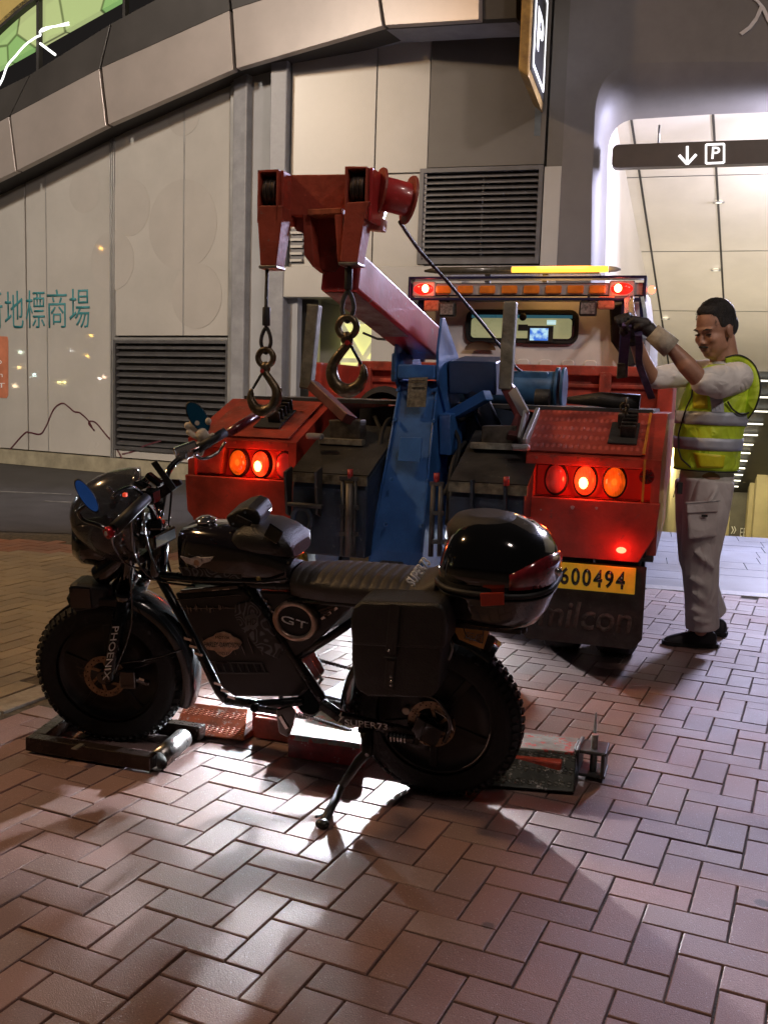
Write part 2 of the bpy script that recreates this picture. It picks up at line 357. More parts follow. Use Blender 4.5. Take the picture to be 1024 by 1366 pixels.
def quadsheet(name, pts, z, m, kind='structure'):
    b = MB(); b.add([(p[0], p[1], z) for p in pts], [tuple(range(len(pts)))]); return tag(b.build(name, m), kind=kind)
K0, K1 = gnd(870, 783), gnd(1024, 795); KD = (K1 - K0).normalized(); KN = Vector((-KD.y, KD.x, 0))
def lat(x, y):
    d = Vector((x, y, 0)) - LO; return d.dot(EA) / U, d.dot(EB) / U
AS = lat(*gnd(20, 935)[:2])[0]                # the kerb strip runs along the b axis
ROAD_Y = 8.3
def build_bricks():
    v, f, cols = [], [], []
    g = .021; ch = .028
    rnd = random.Random(3)
    for i in range(-62, 62):
        for j in range(-18, 84):
            k = (i + j) % 4
            # herringbone: bricks lying along a start where (a+b)%4==0, bricks along b where they fit on their left
            for (a, b, la, lb) in (((i, j, 2, 1),) if k == 0 else ()) + (((i, j, 1, 2),) if (i + j) % 4 == 2 else ()):
                ca = LO + EA * U * (a + la / 2) + EB * U * (b + lb / 2)
                if ca.y < 1.5 or ca.y > ROAD_Y or abs(ca.x) > ca.y * .5 + .7: continue
                if (ca - K0).dot(KN) > -.075: continue
                am = a + la / 2
                if abs(am - AS) < 1.25: continue
                left = am < AS
                jit = rnd.uniform(-.0016, .0016); ang = rnd.uniform(-.010, .010); tx, ty = rnd.uniform(-.007, .007), rnd.uniform(-.007, .007)
                o = len(v)
                if left:
                    if 7.0 < ca.y + .13 * ca.x < 7.65: base = (.26, .12, .07)
                    else: base = (.30, .25, .17)
                else:
                    base = rnd.choice([(.27, .162, .143), (.29, .17, .15), (.245, .148, .133), (.29, .18, .157), (.25, .158, .148), (.28, .186, .168)])
                s = rnd.uniform(.86, 1.12); c = tuple(x * s for x in base)
                def P(x, y, z):
                    x0, y0 = x - la / 2, y - lb / 2
                    x0, y0 = x0 * math.cos(ang) - y0 * math.sin(ang), x0 * math.sin(ang) + y0 * math.cos(ang)
                    q = ca + EA * U * x0 + EB * U * y0; return (q.x, q.y, z + jit + x0 * U * tx + y0 * U * ty)
                for (ins, z) in ((g, -.03), (g, -.0045), (g + ch * .35, -.0012), (g + ch, 0)):
                    w1, w2, w3, w4 = [rnd.uniform(-.006, .006) for _ in range(4)]
                    v += [P(ins + w1, ins + w2, z), P(la - ins + w3, ins + w1, z), P(la - ins + w2, lb - ins + w4, z), P(ins + w3, lb - ins + w2, z)]
                for q in range(3):
                    for e in range(4): f.append((o + q * 4 + e, o + q * 4 + (e + 1) % 4, o + q * 4 + 4 + (e + 1) % 4, o + q * 4 + 4 + e)); cols.append(c)
                f.append((o + 12, o + 13, o + 14, o + 15)); cols.append(c)
    me = bpy.data.meshes.new('brick_pavement'); me.from_pydata(v, [], f); me.materials.append(M_PAVER)
    at = me.attributes.new('tone', 'FLOAT_COLOR', 'FACE')
    flat = []
    for c in cols: flat += [*c, 1]
    at.data.foreach_set('color', flat)
    o = bpy.data.objects.new('brick_pavement', me); COL.objects.link(o); tag(o, kind='structure')
build_bricks()
# sand bed just under the brick tops
quadsheet('paving_bed', [(-12, -2), (12, -2), (12, ROAD_Y - .02), (-12, ROAD_Y - .02)], -.009, M_MORTAR)
# kerb strip through the paving
kb = MB(); c0 = LO + EA * U * AS; k = -14
while k < 78:
    L_ = random.uniform(5.6, 6.4); kb.add([], []); 
    p0, p1 = c0 + EB * U * (k + .06), c0 + EB * U * (k + L_ - .06); kb.bar((p0.x, p0.y, -.02), (p1.x, p1.y, -.02), .13, .046); k += L_
tag(kb.build('kerb_strip', M_KERB, bevel=.004), kind='structure')
# road beyond the paving on the left
rb = MB(); rb.add([(-40, ROAD_Y, -.006), (1.2, ROAD_Y, -.006), (1.2, 30, -.006), (-40, 30, -.006)], [(0, 1, 2, 3)]); tag(rb.build('road', M_ASPH), kind='structure')
rm = MB()
for (a, b_) in (((0, 655), (95, 659)), ((60, 668), (160, 672)), ((255, 672), (300, 676))):
    p, q = gnd(*a), gnd(*b_); rm.bar((p.x, p.y, -.003), (q.x, q.y, -.003), .05, .006)
tag(rm.build('road_marking', mat('worn_road_paint', (.16, .155, .14), .7, var=.3, vscale=8)), kind='structure')
# granite kerb and slabs on the right, up to the ramp crest
gk = MB(); x = -1.6
while x < 9:
    L_ = .62; p0, p1 = K0 + KD * x, K0 + KD * (x + L_ - .006); gk.bar((p0.x, p0.y, -.019) , (p1.x, p1.y, -.019), .14, .046); x += L_
tag(gk.build('granite_kerb', M_GRAN, bevel=.003), kind='structure')
gs = MB(); r = 0; yy = .076
while yy < 2.72:
    hh = .30; x = -1.7 + random.uniform(0, .3)
    while x < 12:
        L_ = .60; z = .0 + yy * .02; dz = random.uniform(-.001, .001)
        q = [K0 + KD * (x + a) + KN * (yy + b_) for a, b_ in ((0, 0), (L_ - .006, 0), (L_ - .006, hh - .006), (0, hh - .006))]
        gs.hull8([(p.x, p.y, -.03) for p in q], [(p.x, p.y, (yy if i < 2 else yy + hh) * .012 + dz) for i, p in enumerate(q)]); x += L_
    yy += hh
tag(gs.build('granite_paving', mat('granite_slab', (.19, .21, .27), .42, 0, .2, 1.3, .12, 150, rvar=.1)), kind='structure')
C0 = K0 + KN * 2.78
n0, n1, n2, n3 = C0 + KD * -1.6, C0 + KD * 60, C0 + KD * 60 + KN * 22, C0 + KD * -1.6 + KN * 22
quadsheet('ground', [(-60, -30), (75, -30), n1[:2], n0[:2], n3[:2], n2[:2], (75, 80), (-60, 80)], -.045, M_MORTAR)
# car ramp going down from the crest
rp = MB(); q = [C0 + KD * -1.6, C0 + KD * 14, C0 + KD * 14 + KN * 22, C0 + KD * -1.6 + KN * 22]
rp.add([(q[0].x, q[0].y, .03), (q[1].x, q[1].y, .03), (q[2].x, q[2].y, -4.5), (q[3].x, q[3].y, -4.5)], [(0, 1, 2, 3)])
tag(rp.build('car_ramp', mat('ramp_concrete', (.3, .29, .26), .6, 0, .1, 3, .1)), kind='structure')
# ================================================================== BUILDING
WL = Fr((-6.09, 15.24, 0), math.degrees(math.atan2(-2.6, 4.7)))
WR = Fr((-1.39, 12.6, 0), math.degrees(math.atan2(-1.1, 3.96)))
BP0, BP1 = Vector((-.397 * 14.5, 14.5, 0)), Vector((.045 * 11.2, 11.2, 0)); bd = BP1 - BP0
BD = Fr(BP0, math.degrees(math.atan2(bd.y, bd.x)))
mall = WL.root('shopping_mall', 'curved beige panelled mall building with louvres and cladding band behind the truck', 'building')
def put(o, fr, root=mall, rfr=WL): o.parent = root; o.matrix_local = rfr.I @ fr.M; return o
def plate(fr, pts, y, depth, name, m, root=mall, rfr=WL, bevel=0):
    b = MB(); b.prism(fr.pl(pts, y), (0, depth, 0)); return put(b.build(name, m, None, bevel), fr, root, rfr)
def xz(fr, x0, x1, z0, z1, y, depth, name, m, bevel=0, root=mall, rfr=WL):
    b = MB(); b.prism([(x0, y, z0), (x1, y, z0), (x1, y, z1), (x0, y, z1)], (0, depth, 0)); return put(b.build(name, m, None, bevel), fr, root, rfr)
X = lambda fr, px, py=400, y=0: fr.at(px, py, y=y).x
Z = lambda fr, px, py, y=0: fr.at(px, py, y=y).z
# --- left facade panels
xe = [-2.3, X(WL, 36), X(WL, 151), X(WL, 306)]
g = .02
xz(WL, -6, xe[1] + 1, 0, 4.8, .06, .2, 'wall', M_JOINT); xz(WL, xe[1] + 1.01, 5.5, 0, 5.7, .06, .2, 'wall', M_JOINT)
xz(WL, xe[0], xe[1] - g, .24, 4.85, 0, .05, 'wall_panel', M_PANEL)
xz(WL, xe[1] + g * .6, xe[2] - .05, .24, 5.25, 0, .05, 'wall_panel', M_PANEL)
zl0, zl1 = Z(WL, 152, 594), Z(WL, 152, 456)
xz(WL, xe[2] + .05, xe[3] - .02, zl1 + .09, 5.85, 0, .05, 'wall_panel', M_PANEL)
xz(WL, xe[2] + .05, xe[3] + .02, .24, zl0 - .02, 0, .05, 'wall_panel', M_PANEL)
for dx, w_ in ((-.035, .022), (.0, .022), (.035, .018)): xz(WL, xe[2] + dx - w_ / 2, xe[2] + dx + w_ / 2, .2, 5.3, -.02, .08, 'frame_or_reflection_bar', M_FRAME, .004)
xz(WL, xe[2] + .05, xe[3], zl1 + .01, zl1 + .06, -.03, .09, 'frame_or_reflection_bar', M_FRAME, .004)
for px in (63,): xz(WL, X(WL, px) - .008, X(WL, px) + .008, .24, 4.9, -.004, .02, 'frame_or_reflection_bar', M_FRAME)  # thin pale strip standing in for a reflection line on the glass
xz(WL, X(WL, 245) - .012, X(WL, 245) + .012, zl1 + .09, 5.8, -.006, .02, 'frame_or_reflection_bar', M_FRAME)  # another strip standing in for a vertical reflection, above the louvre
xz(WL, -6, 5.4, 0, .22, -.06, .15, 'plinth', mat('plinth_stone', (.36, .32, .22), .6, 0, .15, 4, .1))
# louvre of the left bay
def louvre(fr, x0, x1, z0, z1, n, name='louvre', mid=None, tilt=.05):
    o = xz(fr, x0, x1, z0, z1, .12, .03, name, M_VOID)
    fb = MB()
    for a, b_, c, d in ((x0 - .05, x0, z0 - .05, z1 + .05), (x1, x1 + .05, z0 - .05, z1 + .05), (x0, x1, z0 - .05, z0), (x0, x1, z1, z1 + .05)):
        fb.box(((a + b_) / 2, .03, (c + d) / 2), (b_ - a, .12, d - c))
    if mid: fb.box((mid, .06, (z0 + z1) / 2), (.02, .04, z1 - z0))
    k = fb.build('louvre_frame', M_LOUV, o)
    p = (z1 - z0) / n
    sb = MB()
    for i in range(n):
        z = z0 + p * (i + .5); sb.hull8([(x0, -.005, z - tilt * .6), (x1, -.005, z - tilt * .6), (x1, .09, z + tilt * .55), (x0, .09, z + tilt * .55)], [(x0, -.005, z - tilt * .6 + p * .30), (x1, -.005, z - tilt * .6 + p * .30), (x1, .09, z + tilt * .55 + .01), (x0, .09, z + tilt * .55 + .01)])
    sb.build('louvre_blades', M_LOUV, o)
    return o
louvre(WL, xe[2] + .07, xe[3] - .03, zl0, zl1 - .02, 15)
# columns right of the louvre
xz(WL, xe[3] + .02, xe[3] + .08, 0, 6, -.05, .15, 'frame_or_reflection_bar', M_FRAME, .006)
xz(WL, xe[3] + .10, xe[3] + .32, 0, 6, -.10, .2, 'column', M_GREYP, .02)
xz(WL, xe[3] + .32, 5.6, 0, 6, .02, .1, 'wall_panel', mat('plain_grey_panel', (.38, .385, .39), .5, 0, .06, 1))  # wall between the column and the right facade, grey of its own
# pale motif discs printed on the glass
for di, (cx, cy, r) in enumerate(((113, 255, 28), (172, 277, 36), (245, 152, 26), (243, 300, 55), (150, 348, 38), (262, 395, 40))):
    c = WL.at(cx, cy, y=-.0022 - .0006 * di); rr = r * 14 / 1290; b = MB(); b.prism([(c.x + rr * math.cos(a * math.pi / 24), c.y, c.z + rr * math.sin(a * math.pi / 24)) for a in range(48)], (0, .002, 0))
    put(b.build('printed_disc', M_CIRC), WL)
# lettering
a0, a1 = WL.at(-21, 440, y=-.004), WL.at(122, 435, y=-.004); a1.z = a0.z = (a0.z + a1.z) / 2
for i, ch in enumerate('新地標商場'):
    W = (a1.x - a0.x) / 5; t = text(ch, (a0.x + W * (i + .06), -.004, a0.z), (a0.x + W * (i + .94), -.004, a0.z), (0, 0, 1), .56, M_TEAL, None, 'shop_lettering', .006, bold=-.006); put(t, WL)
plate(WL, [(-40, 447), (10, 449), (11, 455), (11, 527), (9, 531), (-40, 529)], -.01, .008, 'poster', M_ORAN)
for s_, p, q in (('D', (-6, 486), (3, 486)), ('in', (-4, 503), (4, 503)), ('T', (-2, 517), (7, 517))):
    t = text(s_, WL.at(*p, y=-.014), WL.at(*q, y=-.014), (0, 0, 1), .07, M_TEXT, None, 'poster_lettering'); put(t, WL)
ln = spline([WL.at(a, b_, y=-.006) for a, b_ in ((-20, 596), (0, 603), (8, 605), (32, 579), (40, 577), (54, 579), (62, 568), (72, 546), (83, 538), (92, 543), (99, 549), (107, 551), (118, 561), (124, 572), (126, 574), (119, 566), (120, 562), (128, 564), (140, 578), (152, 592), (160, 606), (166, 620), (170, 632))], 5)
lb = MB()
for i in range(len(ln) - 1): lb.bar(ln[i], ln[i + 1] + (ln[i + 1] - ln[i]) * .15, .022, .004, (0, 1, 0))
put(lb.build('printed_line', M_PURP), WL)
l2 = spline([WL.at(a, b_, y=-.006) for a, b_ in ((163, 606), (178, 602), (195, 594), (215, 588))], 5); lb = MB()
for i in range(len(l2) - 1): lb.bar(l2[i], l2[i + 1], .02, .004, (0, 1, 0))
put(lb.build('printed_line', M_PURP), WL)
# --- cladding band sweeping up to the right
low = [(-40, 258), (22, 228), (143, 167), (313, 92), (512, 34), (640, 26), (688, 24)]
mid_ = [(-52, 190), (13, 155), (134, 91), (308, 13), (500, -48), (640, -60), (688, -64)]
top = [(-60, 150), (40, 100), (148, 32), (300, -50), (500, -120), (640, -140), (688, -145)]
for i in range(6):
    def cut(a, b_, t): return (a[0] + (b_[0] - a[0]) * t, a[1] + (b_[1] - a[1]) * t)
    t0 = .012
    L0, L1 = low[i], low[i + 1]; M0, M1 = mid_[i], mid_[i + 1]; T0, T1 = top[i], top[i + 1]
    if i < 5: plate(BD, [cut(L0, L1, t0), cut(L0, L1, .5), cut(L0, L1, 1 - t0), cut(M0, M1, 1 - t0), cut(M0, M1, .5), cut(M0, M1, t0)], -.02, .1, 'cladding_panel', M_BAND, bevel=.006)
    if i < 5: plate(BD, [cut(M0, M1, t0 * .6), cut(M0, M1, 1 - t0 * .6), cut(T0, T1, 1 - t0 * .6), cut(T0, T1, t0 * .6)], .0, .1, 'dark_cladding_panel', M_BANDD, bevel=.006)
plate(BD, [low[0], *low[1:], *top[::-1]], .08, .5, 'cladding_backing', M_JOINT)
plate(BD, [(a, b_ + 6) for a, b_ in low] + [(a, b_ - 3) for a, b_ in low[::-1]], .2, .45, 'band_soffit', M_GREYP)
# --- lit green atrium glazing above the band
def glassmat():
    m = bpy.data.materials.new('lit_green_atrium'); m.use_nodes = True; t = m.node_tree; b = t.nodes['Principled BSDF']; N, L = t.nodes.new, t.links.new
    tc = N('ShaderNodeTexCoord'); v = N('ShaderNodeTexVoronoi'); v.inputs['Scale'].default_value = 1.1; L(tc.outputs['Object'], v.inputs[0])
    v2 = N('ShaderNodeTexVoronoi'); v2.feature = 'DISTANCE_TO_EDGE'; v2.inputs['Scale'].default_value = 1.1; L(tc.outputs['Object'], v2.inputs[0])
    r = N('ShaderNodeValToRGB'); sp = N('ShaderNodeSeparateColor'); L(v.outputs['Color'], sp.inputs[0]); L(sp.outputs[0], r.inputs[0])
    r.color_ramp.elements[0].color = (.20, .36, .10, 1); r.color_ramp.elements[1].color = (.62, .64, .30, 1)
    e = r.color_ramp.elements.new(.5); e.color = (.30, .54, .18, 1)
    s = N('ShaderNodeMapRange'); L(v2.outputs[0], s.inputs[0]); s.inputs[1].default_value = .01; s.inputs[2].default_value = .03; s.inputs[3].default_value = .25; s.inputs[4].default_value = 1
    mx = N('ShaderNodeVectorMath'); mx.operation = 'SCALE'; L(r.outputs[0], mx.inputs[0]); L(s.outputs[0], mx.inputs['Scale'])
    L(mx.outputs[0], b.inputs['Emission Color']); b.inputs['Emission Strength'].default_value = .75; b.inputs['Base Color'].default_value = (.1, .15, .05, 1); b.inputs['Roughness'].default_value = .3
    return m
ga = plate(BD, [(-90, 140), (230, -40), (200, -160), (-90, -160)], 1.0, .1, 'atrium_window', glassmat())
gm = MB()
for (a, b_, w_) in (((53, -60), (53, 110), .05), ((168, -60), (168, 40), .05)):
    gm.bar(BD.at(*a, y=.9), BD.at(*b_, y=.9), w_, .08, (0, 1, 0))
ar = spline([BD.at(*p, y=.85) for p in ((-60, 95), (0, 38), (22, 18), (45, 0), (80, -22), (140, -50))], 6)
for i in range(len(ar) - 1): gm.bar(ar[i], ar[i + 1], .10, .1, (0, 1, 0))
o = gm.build('mullion', M_JOINT); o.parent = ga; 
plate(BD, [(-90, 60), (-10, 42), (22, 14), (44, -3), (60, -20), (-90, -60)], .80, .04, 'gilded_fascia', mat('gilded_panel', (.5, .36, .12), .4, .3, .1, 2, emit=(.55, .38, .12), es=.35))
nl = MB(); nl.tube(spline([BD.at(*p, y=.8) for p in ((-8, 125), (3, 107), (10, 88), (20, 76), (34, 60), (48, 50), (54, 47), (54, 42), (62, 37), (92, 33))], 5), .014, 8); nl.tube([BD.at(54, 58, y=.8), BD.at(74, 73, y=.8)], .018, 8); nl.tube([BD.at(56, 42, y=.78), BD.at(70, 36, y=.78), BD.at(92, 30, y=.78)], .011, 8)
tag(nl.build('light_line', glow('white_light_line', (1, 1, .95), 2.2)), 'thin white curving light line hanging inside the green lit atrium', 'light').matrix_world = BD.M
# --- right facade
xr = lambda px: X(WR, px, 200)
zr = lambda px, py: Z(WR, px, py)
x370, x388, x500, x570, x725, x750 = xr(369), xr(388), xr(500), xr(571), xr(726), xr(750)
ztop = 7.0; zb = zr(450, 398)
xz(WR, -.2, 3.6, zb + .3, ztop, .10, .2, 'wall', M_JOINT)
xz(WR, x370 - .05, x388 - .02, 0, ztop, -.12, .2, 'column', M_GREYP, .015)
zh = zr(480, 233)
for a, b_ in ((x388, x500 - .008), (x500 + .008, x570 - .01)):
    xz(WR, a, b_, zh + .008, ztop, 0, .06, 'wall_panel', M_PANEL2, .004); xz(WR, a, b_, zr(480, 356), zh - .008, 0, .06, 'wall_panel', M_PANEL2, .004)
xz(WR, x388 + .02, x388 + .2, zr(395, 352), zr(395, 305), -.012, .02, 'vent_grille', M_LOUV)
vb = MB()
for k in range(5): z = zr(395, 350) + k * .085; vb.box((x388 + .11, -.03, z + .02), (.16, .03, .03))
put(vb.build('vent_slats', M_PANEL2), WR)
xz(WR, x388 - .02, x570 + .5, zb, zr(450, 357), -.12, .25, 'lintel_beam', M_PANEL2, .01)
# recess with a lit lattice panel
xz(WR, x388 - .1, x388 + .32, 0, zb + .01, .25, .1, 'recess_cheek', mat('brushed_steel_panel', (.22, .21, .18), .35, .8, .15, 2, 0))
xz(WR, x388 + .3, 2.6, zb, zb + .05, .13, 1.2, 'recess_soffit', M_BANDD)
lit = xz(WR, xr(424), xr(492), zr(440, 640), zr(440, 421), 1.1, .05, 'lit_panel', glow('lit_yellow_green_glass', (.74, .72, .30), 1.0))
lb = MB(); xA, xB, zA, zB = xr(424), xr(492), zr(440, 640), zr(440, 421); cw = (xB - xA) / 2; cx = (xA + xB) / 2
for k in range(3):
    z = zA + (zB - zA) * k / 2.0
    lb.bar((xA, 1.08, z), (xB, 1.08, z), .05, .04, (0, 1, 0))
for k in range(2):
    z0, z1 = zA + (zB - zA) * k / 2, zA + (zB - zA) * (k + 1) / 2; zm = (z0 + z1) / 2
    lb.bar((xA, 1.07, z0), (xB, 1.07, z1), .07, .04, (0, 1, 0)); lb.bar((xA, 1.06, z1), (xB, 1.06, z0), .07, .04, (0, 1, 0)); lb.bar((xA, 1.05, zm), (xB, 1.05, zm), .06, .04, (0, 1, 0))
k = lb.build('lattice', mat('cream_lattice', (.7, .66, .45), .5, emit=(.8, .72, .42), es=.55)); k.parent = lit
xz(WR, -.4, 3.3, 0, zb + .3, 1.25, .1, 'recess_wall', M_PANEL2)
xz(WR, xr(493), 2.4, 0, zb, .3, .1, 'wall_panel', M_PANEL2)
# charcoal panel, right louvre, pale strip
xz(WR, x570, x725, zr(640, 222), ztop, -.01, .08, 'charcoal_panel', M_DPANEL, .004)
zc0, zc1 = zr(640, 350), zr(640, 229)
louvre(WR, xr(567), x725 - .05, zc0 + .03, zc1, 15, mid=(xr(567) + x725) / 2)
xz(WR, xr(562), x750, zr(640, 400), zc0 - .04, -.01, .08, 'wall_panel', M_PANEL2, .004)
xz(WR, x725 + .01, x750, zc0 - .04, zr(740, 222), -.01, .08, 'wall_panel', M_PANEL2, .004)
xz(WR, x750 - .02, xr(560) + .0, 0, 1, 2, .01, 'wall_backing', M_VOID)
# portal wall with a rounded bevelled surround
PX = lambda pts, y: WR.pl(pts, y)
def corner(p, c, q, n=6): return [((1 - t) ** 2 * p[0] + 2 * t * (1 - t) * c[0] + t * t * q[0], (1 - t) ** 2 * p[1] + 2 * t * (1 - t) * c[1] + t * t * q[1]) for t in [i / n for i in range(n + 1)]]
outer = [(784, 745), (786, 500), (789, 250)] + corner((793, 150), (797, 88), (850, 84), 8) + [(950, 82), (1300, 84)]
inner = [(798, 745), (801, 500), (805, 280)] + corner((807, 190), (808, 144), (846, 141), 8) + [(950, 134), (1300, 120)]
pm = MB(); n_ = len(outer)
for k in range(5):
    t = k / 4; y = .0 + .55 * (1 - math.cos(t * math.pi / 2)); tt = math.sin(t * math.pi / 2)
    pm.v += WR.pl([(a[0] + (b_[0] - a[0]) * tt, a[1] + (b_[1] - a[1]) * tt) for a, b_ in zip(outer, inner)], 0)
    for q in range(n_): pm.v[-n_ + q] = Vector((pm.v[-n_ + q].x, y, pm.v[-n_ + q].z))
for k in range(4):
    for q in range(n_ - 1): pm.f.append((k * n_ + q, k * n_ + q + 1, (k + 1) * n_ + q + 1, (k + 1) * n_ + q)); pm.sm.append(True)
M_PORT = mat('portal_metal', (.15, .137, .125), .58, .0, .08, 1.5, 0, rvar=.08)
put(pm.build('portal_surround', M_PORT), WR)
wp = WR.pl(outer, 0); wall_o = [Vector((x750 + .0, 0, zr(760, 745))), Vector((x750, 0, 7.2)), Vector((wp[-1].x, 0, 7.2))]
pb = MB(); pb.prism([wall_o[0], *wp, wall_o[2], wall_o[1]], (0, -.0, 0)); pb.f = [pb.f[0]]; pb.v = pb.v[:len(wp) + 3]; pb.sm = [False]
put(pb.build('portal_wall', M_PORT), WR)
xz(WR, x725 + .03, x750 + .01, zr(740, 222), ztop, .004, .05, 'charcoal_panel', M_DPANEL)
# tunnel interior: left wall, sloping ceiling
iw = WR.pl(inner, 0)[3].x - .01
def q4(name, pts, m, fr=WR):
    b = MB(); b.add(pts, [(0, 1, 2, 3)]); return put(b.build(name, m), fr)
M_TUN = mat('tunnel_cream', (.72, .66, .56), .45, 0, .04, 1, 0)
ztc = zr(1000, 128)
q4('tunnel_wall', [(iw, .5, -1.5), (iw, .5, ztc + .3), (iw + .9, 10, 3.2), (iw + .9, 10, -4)], M_TUN)
q4('tunnel_ceiling', [(iw - .3, .5, ztc + .25), (iw + 9, .5, ztc + .25), (iw + 9, 9.5, 1.95), (iw - .3, 9.5, 1.95)], M_TUN)
def cz(y): return ztc + .25 + (1.95 - ztc - .25) * (y - .5) / 9.0
sm = MB()
for x0_, x1_ in ((iw + .2, iw + .95), (iw + 1.15, iw + 2.1), (iw + 3.1, iw + 3.5), (iw + 5, iw + 5.4)):
    sm.bar((x0_, .55, cz(.55) - .006), (x1_, 9.4, cz(9.4) - .006), .03, .006)
for y in (2.3, 4.4, 6.6): sm.bar((iw - .2, y, cz(y) - .005), (iw + 8, y, cz(y) - .005), .012, .004)
put(sm.build('ceiling_joint', M_JOINT), WR)
# lower ramp: dark ceiling and yellow-lit walls
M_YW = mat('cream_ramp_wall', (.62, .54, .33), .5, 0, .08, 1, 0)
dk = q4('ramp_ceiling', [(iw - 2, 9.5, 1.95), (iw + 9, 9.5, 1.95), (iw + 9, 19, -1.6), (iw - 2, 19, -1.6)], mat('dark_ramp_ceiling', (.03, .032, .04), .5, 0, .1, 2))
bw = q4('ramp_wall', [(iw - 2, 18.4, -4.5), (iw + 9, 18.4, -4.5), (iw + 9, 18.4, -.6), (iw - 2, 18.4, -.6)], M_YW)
for px0, px1, py0, yy, m_ in ((1000, 1012, 640, 17.2, M_YW), (1012, 1200, 600, 16.4, M_YW)):
    a = WR.at(px0, py0, y=yy); b_ = WR.at(px1, py0, y=yy); xz(WR, a.x, b_.x, -4.5, a.z, yy, .5, 'pier', m_)
a = WR.at(976, 650, y=18.2); b_ = WR.at(999, 650, y=18.2); dr = xz(WR, a.x, b_.x, -4.4, a.z, 18.2, .1, 'ramp_door', mat('grey_door', (.16, .15, .13), .5, 0, .1, 3))
put(text('»', WR.at(974, 712, y=18.1), WR.at(981, 712, y=18.1), (0, 0, 1), .22, M_TEXT, None, 'door_lettering'), WR); put(text('EE', WR.at(986, 716, y=18.1), WR.at(994, 716, y=18.1), (0, 0, 1), .26, M_TEXT, None, 'door_lettering'), WR)
q4('tunnel_side_wall', [(iw + .9, 9.5, 2.4), (iw + .9, 9.5, -4), (iw + 1.9, 18.5, -4.4), (iw + 1.9, 18.5, 1)], M_YW)
# strip lights across the ramp ceiling
prev = None
for i, py in enumerate((505, 527, 546, 563, 578, 591, 602.5, 613, 623, 632, 640, 648, 667)):
    d = (WR.I.to_3x3() @ ray(1000, py)); n_c = Vector((0, 3.55, 9.5)).normalized(); p0 = Vector((0, 9.5, 1.93)); t = (p0 - WR.c).dot(n_c) / d.dot(n_c); c = WR.c + d * t
    xl = WR.at(958, py, y=c.y).x; xrr = WR.at((1050, 1045, 1024, 1017, 1010, 1004, 1000, 996, 993, 990, 987, 984, 1003)[i], py, y=c.y).x
    b = MB(); b.box(((xl + xrr) / 2 - xl, 0, 0), (xrr - xl, .05, .035)); o = b.build('strip_light', glow('strip_light_white', (1, .97, .82), 1.6))
    o.matrix_world = WR.M @ Matrix.Translation((xl, c.y - .03, c.z - .04))
    ordn = ('topmost', 'second', 'third', 'fourth', 'fifth', 'sixth', 'seventh', 'eighth', 'ninth', 'tenth', 'eleventh', 'twelfth', 'lowest')[i]
    tag(o, ordn + ' of the white strip lights behind the worker in the ramp', 'strip light', 'strip lights stacked down the dark ramp ceiling')
# downlights and sprinkler heads in the tunnel ceiling
for i, (px, py, lab) in enumerate(((958, 268, 'ceiling downlight just below the parking direction sign'), (954, 359, 'ceiling downlight above the worker head'), (887, 424, 'ceiling downlight left of the worker face'))):
    d = WR.I.to_3x3() @ ray(px, py); n_c = Vector((0, (ztc - 1.7), 9.0)).normalized(); p0 = Vector((0, .5, ztc + .25)); t = (p0 - WR.c).dot(n_c) / d.dot(n_c); c = WR.c + d * t
    o = bpy.data.objects.new('downlight', None); COL.objects.link(o); o.matrix_world = WR.M @ Matrix.Translation(c + Vector((0, 0, -.02))); tag(o, 'small round ' + lab, 'downlight', 'downlights in the tunnel ceiling')
    b = MB(); b.lathe([(.05, .0), (.075, 0), (.08, .012), (.06, .018)], (0, 0, -.01), (0, 0, 1), 20); b.build('rim', M_FRAME, o)
    b = MB(); b.cyl((0, 0, -.006), (0, 0, .004), .05); b.build('lens', glow('downlight_lens', (1, .95, .8), 1.5), o)
# hanging parking direction sign
DS = Fr(WR.M @ WR.at(815, 224, y=-.0), math.degrees(math.atan2(-1.1, 3.96)))
s0 = DS.at(815, 224, y=0); s1 = DS.at(1024, 218, y=0); hs = DS.at(815, 193, y=0).z - s0.z; SWd = 3.4
ds = DS.root('parking_direction_sign', 'long dark sign with down arrow and boxed P hanging in the car park entrance', 'sign')
b = MB(); rr = .06; pts = []
for cx, cz_, a0_ in ((rr, rr, 180), (SWd - rr, rr, 270), (SWd - rr, hs - rr, 0), (rr, hs - rr, 90)):
    for k in range(5): a = R(a0_ + k * 22.5); pts.append((cx + rr * math.cos(a), 0, cz_ + rr * math.sin(a)))
b.prism(pts, (0, .14, 0)); b.build('sign_board', mat('dark_brown_sign', (.085, .065, .05), .45, 0, .08, 3), ds, .006)
GW = glow('lit_white_symbol', (1, 1, 1), 1.3)
def L3(px, py): q = DS.at(px, py, y=-.008); return q
b = MB(); b.bar(L3(916, 195), L3(916, 217), .028, .01, (0, 1, 0)); b.bar(L3(916, 219), L3(905, 207), .028, .01, (0, 1, 0)); b.bar(L3(916, 219), L3(928, 206), .028, .01, (0, 1, 0)); b.build('arrow', GW, ds)
b = MB(); P_ = [L3(941, 193), L3(965, 192), L3(965, 217), L3(941, 218)]
for k in range(4): b.bar(P_[k], P_[(k + 1) % 4], .022, .01, (0, 1, 0))
b.build('symbol_box', GW, ds)
text('P', L3(948, 212), L3(959, 212), (0, 0, 1), .13, GW, ds, 'letter', .004, .01)
for x in (.5, 2.4): b = MB(); b.cyl((x, .10, hs - .01), (x, .10, hs + .22), .012); b.build('hanger', M_STEEL, ds)
# character over the portal
put(text('入', WR.at(985, 48, y=-.01), WR.at(1040, 46, y=-.01), (0, 0, 1), .40, mat('pale_letter', (.6, .57, .55), .4), None, 'lettering', .02), WR)
